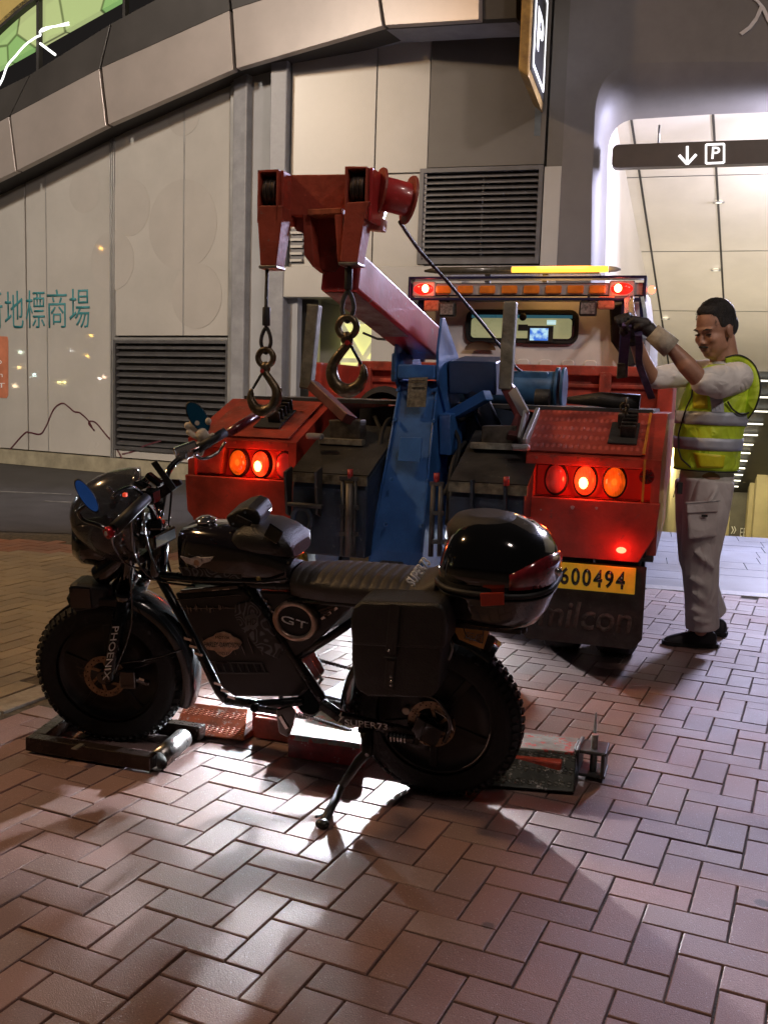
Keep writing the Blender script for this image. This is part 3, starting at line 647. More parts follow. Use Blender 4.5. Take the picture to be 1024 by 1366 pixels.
# projecting P sign
PSX = WR.at(707, 60, y=-1.3).x
PS = Fr(WR.M @ Vector((PSX, -1.3, 0)), math.degrees(math.atan2(-1.1, 3.96)))
ps = PS.root('projecting_sign', 'tall gold edged sign with lit white P sticking out from the wall', 'sign')
yf = PS.at(728, 60, x=0).y; zb1 = PS.at(707, 92, y=0).z; wg = PS.at(707, 60, y=0).x - PS.at(692, 60, y=0).x; zt = zb1 + 1.6
b = MB(); b.hull8([(-wg, 0, zb1), (0, 0, zb1 - .08), (0, yf, zb1 - .10), (-wg, yf, zb1)], [(-wg, 0, zt), (0, 0, zt), (0, yf, zt), (-wg, yf, zt)])
b.build('sign_case', mat('gold_sign_edge', (.42, .27, .08), .42, .3, .12, 6, 0, col2=(.22, .13, .05)), ps, .02)
b = MB(); b.box((.006, yf / 2, (zb1 + zt) / 2), (.012, yf * .92, zt - zb1 - .02)); b.build('sign_face', mat('black_sign_face', (.02, .018, .016), .4), ps)
b = MB(); z0_, z1_, ya, yb = zb1 + .10, zb1 + 1.05, yf * .14, yf * .86
Q = [(.016, ya, z0_), (.016, yb, z0_), (.016, yb, z1_), (.016, ya, z1_)]
for k in range(4): b.bar(Q[k], Q[(k + 1) % 4], .01, .035, (1, 0, 0)) if False else b.bar(Q[k], Q[(k + 1) % 4], .035, .01, (1, 0, 0))
b.build('symbol_box', GW, ps)
text('P', (.014, yf * .30, zb1 + .34), (.014, yf * .70, zb1 + .34), (0, 0, 1), .42, GW, ps, 'letter', .004, .015)
b = MB(); b.hull8([(-wg * .8, yf, zb1 + .1), (-.02, yf, zb1 + .1), (-.02, -0 + 1.3, zb1 - .5), (-wg * .8, 1.3, zb1 - .5)], [(-wg * .8, yf, zt), (-.02, yf, zt), (-.02, 1.3, zt), (-wg * .8, 1.3, zt)]); b.build('bracket', mat('slate_bracket', (.10, .12, .13), .45), ps)
# dome camera
CC = Fr(WR.M @ WR.at(842, 150, y=.8), 0)
cc = CC.root('security_camera', 'small white security camera under the bright tunnel ceiling', 'camera')
b = MB(); b.cyl((0, 0, .25), (0, 0, .06), .02); b.cyl((0, 0, .26), (0, 0, .22), .06); b.build('mount', M_GREYP, cc)
b = MB(); b.cyl((-.07, .0, .07), (.07, -.05, .0), .045); b.build('camera_body', M_WHITE, cc, .008)
b = MB(); b.cyl((.068, -.05, .0), (.085, -.058, -.006), .034); b.build('lens', M_GLOSS, cc)
# ================================================================== TOW TRUCK
T = Fr((.10, 4.62, 0), -17.5)
tr = T.root('tow_truck', 'red and blue tow truck with raised boom and lit tail lamps behind the motorcycle', 'tow truck')
W2 = 1.17
M_CHECK = treadmat('red_checker_plate', (.36, .055, .035), (.24, .03, .02), .5, 26, .1, .7, .0)
# --- rear body boxes with recessed lamps (one each side)
def rearbox(sx):
    xi, xo = .60 * sx, W2 * sx; a, b_ = min(xi, xo), max(xi, xo)
    pr = [(0, .845), (.10, .845), (.10, .985), (0, .995), (0, 1.035), (.5, 1.235), (1.5, 1.235), (1.5, .60), (.06, .60)]
    m = MB()
    def ext(x0, x1, p): m.prism([(x0, y, z) for y, z in p], (x1 - x0, 0, 0))
    ei = .612 * sx; eo = 1.132 * sx
    ext(min(ei, eo), max(ei, eo), pr)
    solid = [(0, .84), (0, 1.035), (.5, 1.235), (1.5, 1.235), (1.5, .60), (.06, .60)]
    ext(min(eo, xo), max(eo, xo), solid); ext(min(xi - .03 * sx, ei), max(xi - .03 * sx, ei), solid)
    body = m.build('rear_body', M_RED, tr, .006)
    # lower face with cut corner, standing a little proud
    m = MB(); xb = 1.10 * sx
    if sx > 0: o = [(.50, .575), (1.10, .575), (1.165, .70), (1.178, .845), (.56, .845)]
    else: o = [(-.52, .545), (-1.06, .545), (-1.165, .66), (-1.18, .845), (-.50, .845)]
    m.prism([(x, -.015, z) for x, z in o], (0, .07, 0)); m.build('lower_panel', M_RED, tr, .005)
    # deck plate
    m = MB(); x0, x1 = (.55, 1.085) if sx > 0 else (-1.10, -.62)
    m.hull8([(x0, .02, 1.050), (x1, .02, 1.050), (x1, .47, 1.230), (x0, .47, 1.230)], [(x0, .018, 1.054), (x1, .018, 1.054), (x1, .468, 1.234), (x0, .468, 1.234)])
    m.build('deck_plate', M_CHECK if sx > 0 else M_RED2, tr)
    # lamps
    xs = (.705, .835, .965) if sx > 0 else (-.915, -.803, -.69)
    px = [(741, 639), (780, 641), (819, 643)] if sx > 0 else [(318, 617), (348, 619), (380, 621)]
    order = 'dim bright amber'.split() if sx > 0 else 'amber bright dim'.split()
    rc = glow('recess_red', (1, .02, .01), .10, (.42, .02, .015))
    b = MB(); b.box(((ei + eo) / 2, .098, .915), (abs(eo - ei) - .002, .006, .135)); b.build('lamp_recess', rc, tr)
    for i, (p, kind) in enumerate(zip(px, order)):
        c = T.at(*p, y=.05); e, s_ = {'dim': ((1, .06, .04), .10), 'bright': ((1, .035, .006), 2.4), 'amber': ((1, .12, .006), .62)}[kind]
        base = {'dim': (.35, .05, .04), 'bright': (.35, .02, .01), 'amber': (.42, .07, .01)}[kind]
        m = MB(); k = .052 if sx > 0 else .05; 
        m.lathe([(k + .008, .03), (k + .008, .0), (k, -.006), (k, .0)], c, (0, 1, 0), 32, sq=(.92, 1.28)); rim = m.build('lamp_rim', M_PLAST, tr)
        m = MB(); m.lathe([(k, .02), (k, -.004), (k * .93, -.016), (k * .6, -.026), (k * .15, -.029), (.0005, -.029)], c, (0, 1, 0), 32, sq=(.92, 1.28))
        L_ = m.build('tail_lamp', lens_mat('lens_' + kind, base, e, s_), tr)
        L_['label'] = {'dim': 'unlit pinkish reversing lamp', 'bright': 'brightly lit brake lamp', 'amber': 'orange lit indicator lamp'}[kind]
        if kind == 'bright':
            m = MB(); m.ball(c + Vector((-.004, -.022, -.008)), (.024, .010, .032)); m.build('bulb_glow', glow('hot_orange', (1, .50, .10), 9), L_)
            lamp('tail_glow', 'POINT', T.M @ (c + Vector((0, -.07, 0))), 2.2, (1, .06, .02), .03)
        if kind == 'amber': lamp('tail_glow', 'POINT', T.M @ (c + Vector((0, -.06, 0))), .25, (1, .2, .02), .03)
def lens_mat(name, col, e, s_):
    if name in MATS: return MATS[name]
    m = mat(name, col, .15, 0, 0, rvar=0, emit=e, es=s_, coat=.6); t = m.node_tree; N, L = t.nodes.new, t.links.new
    tc = N('ShaderNodeTexCoord'); wv = N('ShaderNodeTexWave'); wv.inputs['Scale'].default_value = 45; wv.inputs['Distortion'].default_value = 1.5; L(tc.outputs['Object'], wv.inputs[0])
    gr = N('ShaderNodeTexNoise'); gr.inputs['Scale'].default_value = 18; L(tc.outputs['Object'], gr.inputs['Vector'])
    a = N('ShaderNodeMapRange'); L(wv.outputs['Fac'], a.inputs[0]); a.inputs[3].default_value = .55; a.inputs[4].default_value = 1.25
    b = N('ShaderNodeMapRange'); L(gr.outputs[0], b.inputs[0]); b.inputs[1].default_value = .3; b.inputs[2].default_value = .7; b.inputs[3].default_value = .4; b.inputs[4].default_value = 1.6
    mu = N('ShaderNodeMath'); mu.operation = 'MULTIPLY'; L(a.outputs[0], mu.inputs[0]); L(b.outputs[0], mu.inputs[1])
    m2 = N('ShaderNodeMath'); m2.operation = 'MULTIPLY'; L(mu.outputs[0], m2.inputs[0]); m2.inputs[1].default_value = s_; L(m2.outputs[0], t.nodes['Principled BSDF'].inputs['Emission Strength'])
    return m
rearbox(1); rearbox(-1)
# angled side wing seen left of the left lamps
b = MB(); b.prism([(-1.17, .03, .85), (-1.0, .03, .85), (-.98, .03, 1.0), (-1.12, .03, .98)], (0, .3, 0)); b.build('side_flare', M_RED2, tr, .01)
for px, py, r_ in ((763, 677, .009), (795, 678, .006), (721, 680, .004)):
    c = T.at(px, py, y=-.018); b = MB(); b.prism([(c.x + r_ * math.cos(a) * (1 + .3 * math.sin(3 * a)), c.y, c.z + r_ * math.sin(a)) for a in [k * math.pi / 5 for k in range(10)]], (0, .002, 0)); b.build('paint_chip', M_FRAME, tr)
for sx in (-1, 1):
    for k in range(6):
        c = Vector((sx * (.62 + .095 * k), -.006, 1.022)); b = MB(); b.cyl(c, c + Vector((0, .012, 0)), .007, n=6); b.build('bolt', M_RED2, tr)
m = MB(); m.tube([T.at(303, 580, y=.02), T.at(347, 551, y=.28)], .026, 12); m.build('guard_tube', mat('dark_maroon', (.12, .015, .03), .3, 0, .2, 9, coat=.4), tr)
# round reflector
c = T.at(862, 636, y=-.0); b = MB(); b.cyl(c + Vector((0, .004, 0)), c + Vector((0, -.006, 0)), .033); rf = b.build('reflector', mat('red_reflector', (.30, .02, .02), .2, 0, .2, 60), tr)
b = MB(); 
for a in range(4): b.box(c + Vector((0, -.008, 0)), (.006, .004, .06), (0, R(45 * a), 0))
b.build('reflector_spokes', mat('dark_red_plastic', (.06, .01, .01), .4), rf)
b = MB(); b.bar((1.092, -.003, 1.06), (1.092, .47, 1.236), .012, .006); b.bar((1.10, -.018, .85), (1.10, -.018, 1.04), .01, .006); b.build('edge_trim', mat('orange_edge', (.6, .22, .03), .4), tr)
# --- side body behind the boxes, chassis, bed
b = MB(); b.box((0, 2.2, .95), (2.3, 1.9, .5)); b.build('truck_bed', M_RED2, tr, .01); b = MB(); b.box((0, 1.2, .75), (.9, 1.2, .35)); b.build('sub_frame', M_NAVY, tr, .01)
b = MB()
for x in (-.38, .38): b.box((x, 3.2, .62), (.10, 6.2, .2))
b.build('chassis_rail', M_DGREY, tr, .005)
b = MB(); b.box((0, 1.0, 1.243), (2.2, 1.0, .02)); b.build('deck_top', M_DGREY, tr)
# --- small lit lower lamp, number plate, mud flap, wheels
for px, py in ((828, 734),):
    c = T.at(px, py, y=-.03); b = MB(); b.ball(c, (.022, .012, .014)); b.build('marker_lamp', glow('marker_red', (1, .08, .04), 9), tr); lamp('marker_glow', 'POINT', T.M @ (c + Vector((0, -.06, -.01))), .5, (1, .03, .02), .02)
c = T.at(828, 734, y=.02); b = MB(); b.box(c + Vector((.03, .02, 0)), (.16, .05, .06)); b.build('marker_housing', M_PLAST, tr, .01)
pq = [T.at(728, 749, y=.0), T.at(848, 757, y=.0), T.at(848, 792, y=.0), T.at(728, 784, y=.0)]
b = MB(); zt_, zb_ = (pq[0].z + pq[1].z) / 2, (pq[2].z + pq[3].z) / 2; xa, xb = .58, pq[1].x
b.box(((xa + xb) / 2, .0, (zt_ + zb_) / 2), (xb - xa, .012, zt_ - zb_)); npl = b.build('number_plate', M_YPLATE, tr, .003)
hh_ = (zt_ - zb_) * .68; cx0 = T.at(760, 770, y=0).x; cx1 = T.at(835, 770, y=0).x; z0 = (zt_ + zb_) / 2 - hh_ / 2; cw = (cx1 - cx0) / 5
for i, ch in enumerate('HS600494'):
    xx = cx1 - cw * (8 - i) + cw * .10
    if xx < xa: continue
    text(ch, (xx, -.007, z0), (xx + cw * .80, -.007, z0), (0, 0, 1), hh_, M_GLOSS, npl, 'plate_character', .002, .028)
def flap(x0, x1, zb, zt, y, sgn=1):
    b = MB(); pts = [(x0 + .05, y, zb), (x1 - .04, y, zb), (x1, y, zb + .05), (x1, y, zt), (x0, y, zt), (x0, y, zb + .06)]
    b.prism(pts, (0, .012, 0)); return b.build('mud_flap', mat('dirty_rubber_flap', (.035, .032, .03), .6, 0, .3, 12, .2, 80, scratch=.05, scol=(.08, .07, .06)), tr)
fl = flap(.56, 1.135, .165, .55, .03)
M_FADE = mat('faded_lettering', (.10, .085, .075), .7, 0, .4, 30)
p0, p1 = T.at(742, 856 - 12, y=.02), T.at(838, 851, y=.02)
text('milcon', (.66, .026, .235), (1.08, .026, .235), (.12, 0, 1), .13, M_FADE, fl, 'flap_lettering', .002, .015)
flap(-1.135, -.56, .165, .55, .03)
b = MB(); b.box((.85, .10, .62), (.62, .08, .10)); b.box((-.85, .10, .62), (.62, .08, .10)); b.build('bumper_beam', M_DGREY, tr)
M_TT = mat('truck_tyre', (.02, .02, .022), .8, 0, .2, 8, .3, 60)
def wheel(x, y, r=.40, wd=.21):
    b = MB(); b.lathe([(r * .55, -wd / 2), (r * .9, -wd / 2), (r * .985, -wd / 2 + .02), (r, -wd / 2 + .045), (r, wd / 2 - .045), (r * .985, wd / 2 - .02), (r * .9, wd / 2), (r * .55, wd / 2)], (x, y, r), (1, 0, 0), 48)
    o = b.build('tyre', M_TT, tr); b = MB()
    for dx in (-.06, -.02, .02, .06): b.lathe([(r + .004, dx - .012), (r + .004, dx + .012)], (x, y, r), (1, 0, 0), 48)
    b.build('tread', M_TT, o); b = MB(); b.lathe([(r * .56, -wd * .4), (r * .3, -wd * .1), (.05, -wd * .1), (.0005, -wd * .1)], (x, y, r), (1, 0, 0), 32); b.lathe([(r * .56, wd * .4), (r * .3, wd * .1), (.0005, wd * .1)], (x, y, r), (1, 0, 0), 32); b.build('wheel_rim', M_GREYP, o)
for x in (.72, .99, -.72, -.99): wheel(x, .62)
for x in (.93, -.93): wheel(x, 4.6)
# --- dark stabiliser boxes either side of the mast
def blackbox(x0, x1, y0, name, right):
    zt = .89
    m = MB(); m.prism([(x0, y0, .52), (x0, y0, zt - .05), (x0, y0 + .02, zt), (x0, y0 + .52, zt + .22), (x0, y0 + .9, zt + .22), (x0, y0 + .9, .52)], (x1 - x0, 0, 0))
    return m.build(name, M_NAVY, tr, .01)
bl = T.at(387, 640, y=-.2).x; br = T.at(490, 640, y=-.2).x
blackbox(bl + .01, br, -.2, 'stabiliser_housing', 0)
cl, cr_ = T.at(598, 660, y=-.2).x, T.at(703, 660, y=-.2).x
blackbox(cl, cr_ - .01, -.2, 'stabiliser_housing', 1)
# worn grey top skins
for x0, x1 in ((bl, br), (cl, cr_)):
    m = MB(); m.hull8([(x0, -.19, .905), (x1, -.19, .905), (x1, .31, 1.117), (x0, .31, 1.117)], [(x0, -.192, .912), (x1, -.192, .912), (x1, .308, 1.124), (x0, .308, 1.124)]); m.build('top_skin', M_DGREY, tr)
    m = MB(); m.box(((x0 + x1) / 2, -.205, .885), (x1 - x0, .012, .045)); m.build('edge_strip', mat('worn_bare_edge', (.20, .17, .11), .4, .6, .35, 16, .2), tr)
# shackle plates, rails and uprights on the rear faces
def pt(px, py, y): return T.at(px, py, y=y)
for (xa_, xb_) in (((390, 424)),):
    m = MB()
    for px in (387, 427): 
        a = pt(px, 622, -.22); m.prism([(a.x, -.22, a.z), (a.x, -.30, a.z - .02), (a.x, -.27, a.z - .22), (a.x, -.22, a.z - .24)], (.014, 0, 0))
    a, c = pt(384, 672, -.27), pt(430, 676, -.27); m.cyl(a, c, .011); m.build('shackle_bracket', M_DGREY, tr, .003)
    c = pt(403, 693, -.26); m = MB(); m.lathe([(.062, -.014), (.066, 0), (.062, .014), (.040, .014), (.037, 0), (.040, -.014), (.062, -.014)], c, (0, 1, 0), 28, sq=(.9, 1.15)); m.build('shackle_eye', M_NAVY, tr)
for pa, pb_ in (((457, 640), (456, 742)), ((474, 640), (472, 742))): m = MB(); m.cyl(pt(*pa, -.24), pt(*pb_, -.24), .009); m.build('guide_rod', M_DGREY, tr)
m = MB(); m.cyl(pt(466, 645, -.245), pt(465, 742, -.245), .018)
m.build('jack_tube', mat('dull_tube', (.10, .09, .08), .5, .5, .2, 9), tr)
for py in (638, 676, 712): m = MB(); m.bar(pt(453, py, -.245), pt(478, py + 1, -.245), .012, .02, (0, 0, 1)); m.build('guide_clamp', M_DGREY, tr)
for pa, pb_ in (((588, 648), (586, 742)), ((578, 646), (574, 742))): m = MB(); m.cyl(pt(*pa, -.24), pt(*pb_, -.24), .012); m.build('guide_rod', M_DGREY, tr)
for py in (645, 684, 722): m = MB(); m.bar(pt(573, py, -.245), pt(592, py + 1, -.245), .012, .02); m.build('guide_clamp', M_DGREY, tr)
for px, py in ((467, 632), (582, 637), (675, 642)): m = MB(); m.cyl(pt(px, py + 6, -.24), pt(px, py - 6, -.24), .013); m.build('red_pin', mat('red_pin_paint', (.4, .03, .03), .4), tr)
for px in (630, 674): m = MB(); a, c = pt(px, 640, -.22), pt(px, 700, -.22); m.bar(a, c, .012, .05, (0, 1, 0)); m.build('gusset', M_NAVY, tr)
# --- blue mast
m = MB()
secs = []
for z, x0, x1, y0, y1 in ((.16, -.18, .16, -.16, .30), (.55, -.135, .125, -.11, .32), (1.0, -.105, .105, .04, .40), (1.36, -.09, .095, .17, .52)):
    secs.append([Vector((x0, y0, z)), Vector((x1, y0, z)), Vector((x1, y1, z)), Vector((x0, y1, z))])
m.loft(secs, smooth=False); mast = m.build('mast', M_BLUE, tr, .008)
m = MB(); m.box((0, .22, .16), (.36, .5, .2)); m.build('mast_foot', M_NAVY, tr, .01)
m = MB(); 
for x in (-.098, .098):
    s_ = -1 if x < 0 else 1
    m.prism([(x, .12, 1.36), (x, .10, 1.50), (x, .15, 1.66), (x, .20, 1.665), (x, .50, 1.50), (x, .60, 1.42), (x, .55, 1.2), (x, .30, 1.2)], (.014 * s_, 0, 0))
m.build('mast_cheek', M_BLUE, tr, .003)
m = MB(); m.box((-.11, .24, 1.42), (.06, .18, .14)); m.box((0, .14, 1.40), (.19, .06, .07)); m.build('mast_head', M_BLUE, tr, .008)
p_ = [(545, 504), (570, 503), (567, 543), (542, 543)]; yy = .155
m = MB(); m.prism([T.at(a, c, y=.095 + (1 if c > 520 else 0) * -.022) for a, c in p_], (0, .008, 0)); m.build('data_plate', mat('data_plate_steel', (.28, .26, .20), .35, .6, .25, 60), tr)
for k in range(9):
    a, c = T.at(549, 508 + k * 3.1, y=.085), T.at(566, 507.6 + k * 3.1, y=.085); m = MB(); m.bar(a, c, .003, .004, (0, 1, 0)); m.build('plate_line', M_PLAST, tr) if k in (0, 3, 6) else None
m = MB(); m.prism([T.at(a, c, y=y_) for a, c, y_ in ((533, 583, -.005), (563, 584, -.005), (560, 617, -.03), (530, 615, -.03))], (0, .012, 0)); m.build('access_cover', M_BLUE, tr, .003)
# lower mast gusset and the dark ram to its right
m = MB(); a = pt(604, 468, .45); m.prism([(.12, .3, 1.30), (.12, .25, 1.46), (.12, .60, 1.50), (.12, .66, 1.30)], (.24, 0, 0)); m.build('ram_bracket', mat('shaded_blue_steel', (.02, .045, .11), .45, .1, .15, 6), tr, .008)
m = MB(); m.cyl(pt(622, 500, .35), pt(656, 575, .35), .055); m.build('lift_ram', mat('black_ram', (.012, .016, .03), .3, .3, .1, 8), tr)
m = MB(); m.prism([(.11, .2, 1.0), (.11, .15, 1.2), (.11, .5, 1.22), (.11, .5, 1.0)], (.06, 0, 0)); m.bar((.12, .3, 1.18), (.34, .2, 1.30), .06, .05); m.build('mast_gusset', M_BLUE, tr, .004)
for pts in ([(505, 600, .1), (512, 570, .2), (522, 560, .3), (530, 590, .3)], [(596, 560, .35), (612, 590, .2), (604, 630, .05), (592, 660, -.02)], [(620, 590, .3), (606, 610, .1), (600, 640, .0), (596, 700, -.02)], [(590, 600, .2), (598, 570, .3), (630, 556, .4), (660, 560, .5)], [(494, 640, .1), (500, 600, .15), (508, 580, .25), (500, 556, .4)], [(748, 546, .9), (780, 552, .8), (800, 548, .8), (838, 552, .8)], [(620, 545, .6), (660, 556, .6), (690, 548, .7), (720, 556, .8)]):
    m = MB(); m.tube(spline([pt(*q) for q in pts], 6), .011, 8); m.build('hydraulic_hose', M_RUBBER, tr)
for px, py, y_ in ((530, 520, .14), (579, 520, .14), (526, 560, .08), (577, 562, .08), (520, 640, -.06), (568, 642, -.06), (512, 700, -.1), (560, 702, -.1)):
    c = pt(px, py, y_ - .02); m = MB(); m.cyl(c, c + Vector((0, .03, 0)), .009, n=6); m.build('bolt', M_BLUE, tr)
m = MB(); m.tube([Vector((-.134, -.115, .56)), Vector((-.106, .035, 1.0)), Vector((-.091, .165, 1.36))], .006, 6); m.tube([Vector((.124, -.115, .56)), Vector((.104, .035, 1.0)), Vector((.094, .165, 1.36))], .006, 6); m.build('weld_bead', M_BLUE, tr)
# clamps/arms on top of dark boxes
for pts_, y in ((((438, 560), (480, 560), (480, 590), (440, 588)), .12), (((642, 568), (688, 568), (686, 596), (641, 594)), .12)):
    m = MB(); q = T.pl(pts_, y); m.prism(q, (0, .10, 0)); m.build('arm_socket', mat('rusty_socket', (.10, .085, .07), .55, .5, .35, 12, .3), tr, .006)
    a, c = Vector(q[3]), Vector(q[2]); m = MB(); m.bar(a + Vector((-.04, -.03, 0)), c + Vector((.03, -.03, 0)), .05, .03); m.build('socket_plate', mat('bright_worn_plate', (.38, .36, .30), .4, .6, .3, 14), tr, .003)
for px, py in ((420, 582), (694, 597)): m = MB(); m.box(T.at(px, py, y=-.02), (.085, .05, .03)); m.build('bump_stop', M_GREYP, tr, .012)
# stowed wheel-lift uprights: grey square tubes on dark red struts
M_DRED = mat('dark_red_strut', (.10, .02, .02), .45, 0, .3, 9, .1)
m = MB(); m.bar(pt(420, 407, .30), pt(409, 519, .28), .062, .062, (0, 1, 0)); m.build('wheel_lift_arm', M_TUBE, tr, .006)
m = MB(); m.bar(pt(415, 512, .30), pt(466, 560, .10), .05, .075, (0, 1, 0)); m.build('arm_strut', M_DRED, tr, .005)
m = MB(); m.bar(pt(400, 513, .3), pt(412, 515, .3), .02, .03); m.build('arm_pin', M_DRED, tr, .004)
m = MB(); m.bar(pt(681, 403, .30), pt(674, 520, .28), .062, .062, (0, 1, 0)); m.build('wheel_lift_arm', M_TUBE, tr, .006)
m = MB(); m.bar(pt(676, 515, .30), pt(697, 556, .24), .06, .07, (0, 1, 0)); m.bar(pt(697, 554, .26), pt(684, 588, .12), .06, .07, (0, 1, 0)); m.build('arm_strut', M_DRED, tr, .005)
m = MB(); m.bar(pt(683, 520, .24), pt(700, 552, .20), .012, .05, (0, 0, 1)); m.bar(pt(700, 552, .2), pt(692, 588, .08), .012, .05); m.build('strut_edge', M_GREYP, tr)
m = MB(); m.bar(pt(717, 551, .42), pt(699, 594, .02), .02, .06, (0, 1, 0)); m.build('deck_rail', M_FRAME, tr, .004)
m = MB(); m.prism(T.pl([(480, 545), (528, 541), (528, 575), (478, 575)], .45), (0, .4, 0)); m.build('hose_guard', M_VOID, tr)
m = MB(); m.prism(T.pl([(592, 548), (640, 540), (700, 552), (700, 600), (590, 600)], .50), (0, .35, 0)); m.build('hose_guard', M_NAVY, tr)
# --- deck anchors (ratchet brackets)
def anchor(px, py, s_=1.):
    c = T.at(px, py, y=.25); m = MB(); z = 1.035 + .25 * .4 + .02
    m.box((c.x, .22, 1.055 + .22 * .4), (.13 * s_, .24, .006), (R(21.8), 0, 0)); o = m.build('anchor_plate', M_DGREY, tr)
    m = MB()
    for k in range(5): m.box((c.x + .02, .16 + k * .04, 1.09 + (.16 + k * .04) * .4), (.07, .014, .06), (R(21.8), 0, 0))
    m.box((c.x - .02, .26, 1.20), (.03, .05, .07), (R(10), 0, 0)); m.build('anchor_block', mat('greasy_iron', (.045, .04, .035), .45, .5, .4, 20, .3), o, .006)
    m = MB()
    for k in range(4): m.lathe([(.018, -.006), (.024, 0), (.018, .006), (.012, 0), (.018, -.006)], (c.x - .01 + (k % 2) * .008, .28, 1.22 + k * .022), (1, 0, 0) if k % 2 else (0, 1, 0), 14)
    m.build('chain', M_RUST, o)
anchor(833, 570); anchor(370, 552, 1.1)
# --- headboard, winch drum, spare black roll
m = MB(); z0, z1 = 1.235, 1.49
m.box((0, 2.6, (z0 + z1) / 2), (2.26, .06, z1 - z0)); m.box((0, 2.56, z1 + .0), (2.28, .10, .07)); m.box((0, 2.57, 1.385), (2.24, .05, .03)); m.build('headboard', M_RED2, tr, .008)
for px in (487, 806): m = MB(); c = T.at(px, 520, y=2.5); m.box((c.x, 2.52, 1.36), (.08, .06, .24)); m.build('headboard_post', M_RED2, tr, .005)
for x in (1.12, -1.12): m = MB(); m.box((x, 2.1, 1.30), (.09, 1.0, .36)); m.build('bed_side', M_RED, tr, .01)
dc = T.at(672, 517, y=1.2)
m = MB(); m.cyl((dc.x - .33, 1.2, dc.z), (dc.x + .30, 1.2, dc.z), .10); m.box((dc.x - .05, 1.22, dc.z + .06), (.62, .2, .07)); m.build('winch_housing', mat('winch_blue', (.03, .10, .22), .45, .1, .2, 8), tr, .008)
for dx in (.30, .335): m = MB(); m.cyl((dc.x + dx, 1.2, dc.z), (dc.x + dx + .018, 1.2, dc.z), .125); m.build('winch_flange', mat('winch_blue', ()), tr, .003)
m = MB(); c = T.at(728, 531, y=1.0); m.cyl(c + Vector((-.06, 0, 0)), c + Vector((.02, 0, 0)), .05); m.build('winch_motor', M_DGREY, tr, .004)
m = MB(); m.tube([T.at(756, 534, y=.75), T.at(800, 533, y=.75), T.at(853, 537, y=.75)], [.018, .04, .045], 14); m.build('rolled_cover', M_LEATH, tr)
m = MB(); m.lathe([(.16, -.05), (.2, 0), (.16, .05), (.12, .03), (.12, -.03)], T.at(512, 556, y=1.6), (0, 1, 0), 28); m.build('spare_tyre', M_TT, tr)
# --- white cab
yc = 3.5; cz0, cz1 = 1.30, 2.22; cx0, cx1 = -1.02, .93
m = MB()
def cabsec(y, z1, x0=cx0, x1=cx1): return [Vector((x0, y, .7)), Vector((x1, y, .7)), Vector((x1, y, z1 - .45)), Vector((x1 - .08, y, z1 - .05)), Vector((x1 - .18, y, z1)), Vector((x0 + .18, y, z1)), Vector((x0 + .08, y, z1 - .05)), Vector((x0, y, z1 - .45))]
m.loft([cabsec(yc + .03, 2.2), cabsec(yc + 1.1, 2.26), cabsec(yc + 1.5, 2.2), cabsec(yc + 1.9, 1.5)], smooth=False); m.build('cab', M_WHITE, tr, .03, 3)
wz0, wz1 = T.at(696, 458, y=yc).z, T.at(696, 413, y=yc).z; wx0, wx1 = T.at(621, 436, y=yc).x, T.at(771, 436, y=yc).x
def rrect(x0, x1, z0, z1, r, y, n=5):
    out = []
    for cx_, cz_, a0_ in ((x0 + r, z0 + r, 180), (x1 - r, z0 + r, 270), (x1 - r, z1 - r, 0), (x0 + r, z1 - r, 90)):
        for k in range(n + 1): a = R(a0_ + 90 * k / n); out.append((cx_ + r * math.cos(a), y, cz_ + r * math.sin(a)))
    return out
m = MB(); m.prism(rrect(wx0, wx1, wz0, wz1, .07, yc - .012), (0, .04, 0)); wn = m.build('rear_window', M_RUBBER, tr, .006)
def winmat():
    m = mat('cab_glass', (.02, .03, .03), .06, 0, 0, rvar=0, coat=1); t = m.node_tree; N, L = t.nodes.new, t.links.new
    return m
m = MB(); m.prism(rrect(wx0 + .03, wx1 - .03, wz0 + .03, wz1 - .03, .05, yc - .018), (0, .01, 0)); m.build('glass', winmat(), wn)
# view through the glass: the lit street ahead of the cab (windscreen), a dash screen
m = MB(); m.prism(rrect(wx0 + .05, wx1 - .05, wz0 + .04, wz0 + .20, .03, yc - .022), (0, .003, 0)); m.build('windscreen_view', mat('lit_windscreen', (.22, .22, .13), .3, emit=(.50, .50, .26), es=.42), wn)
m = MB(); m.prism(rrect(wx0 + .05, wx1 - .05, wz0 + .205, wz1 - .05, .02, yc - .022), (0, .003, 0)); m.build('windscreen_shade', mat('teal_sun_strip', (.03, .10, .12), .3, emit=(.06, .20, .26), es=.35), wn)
a, c = T.at(706, 454, y=yc - .03), T.at(731, 438, y=yc - .03); m = MB(); m.prism([(a.x - .02, a.y, a.z - .015), (c.x + .04, a.y, a.z - .015), (c.x + .04, a.y, c.z + .02), (a.x - .02, a.y, c.z + .02)], (0, .006, 0)); m.build('screen_bezel', M_PLAST, wn, .003)
m = MB(); m.prism([(a.x, a.y - .003, a.z), (c.x, a.y - .003, a.z), (c.x, a.y - .003, c.z), (a.x, a.y - .003, c.z)], (0, .003, 0))
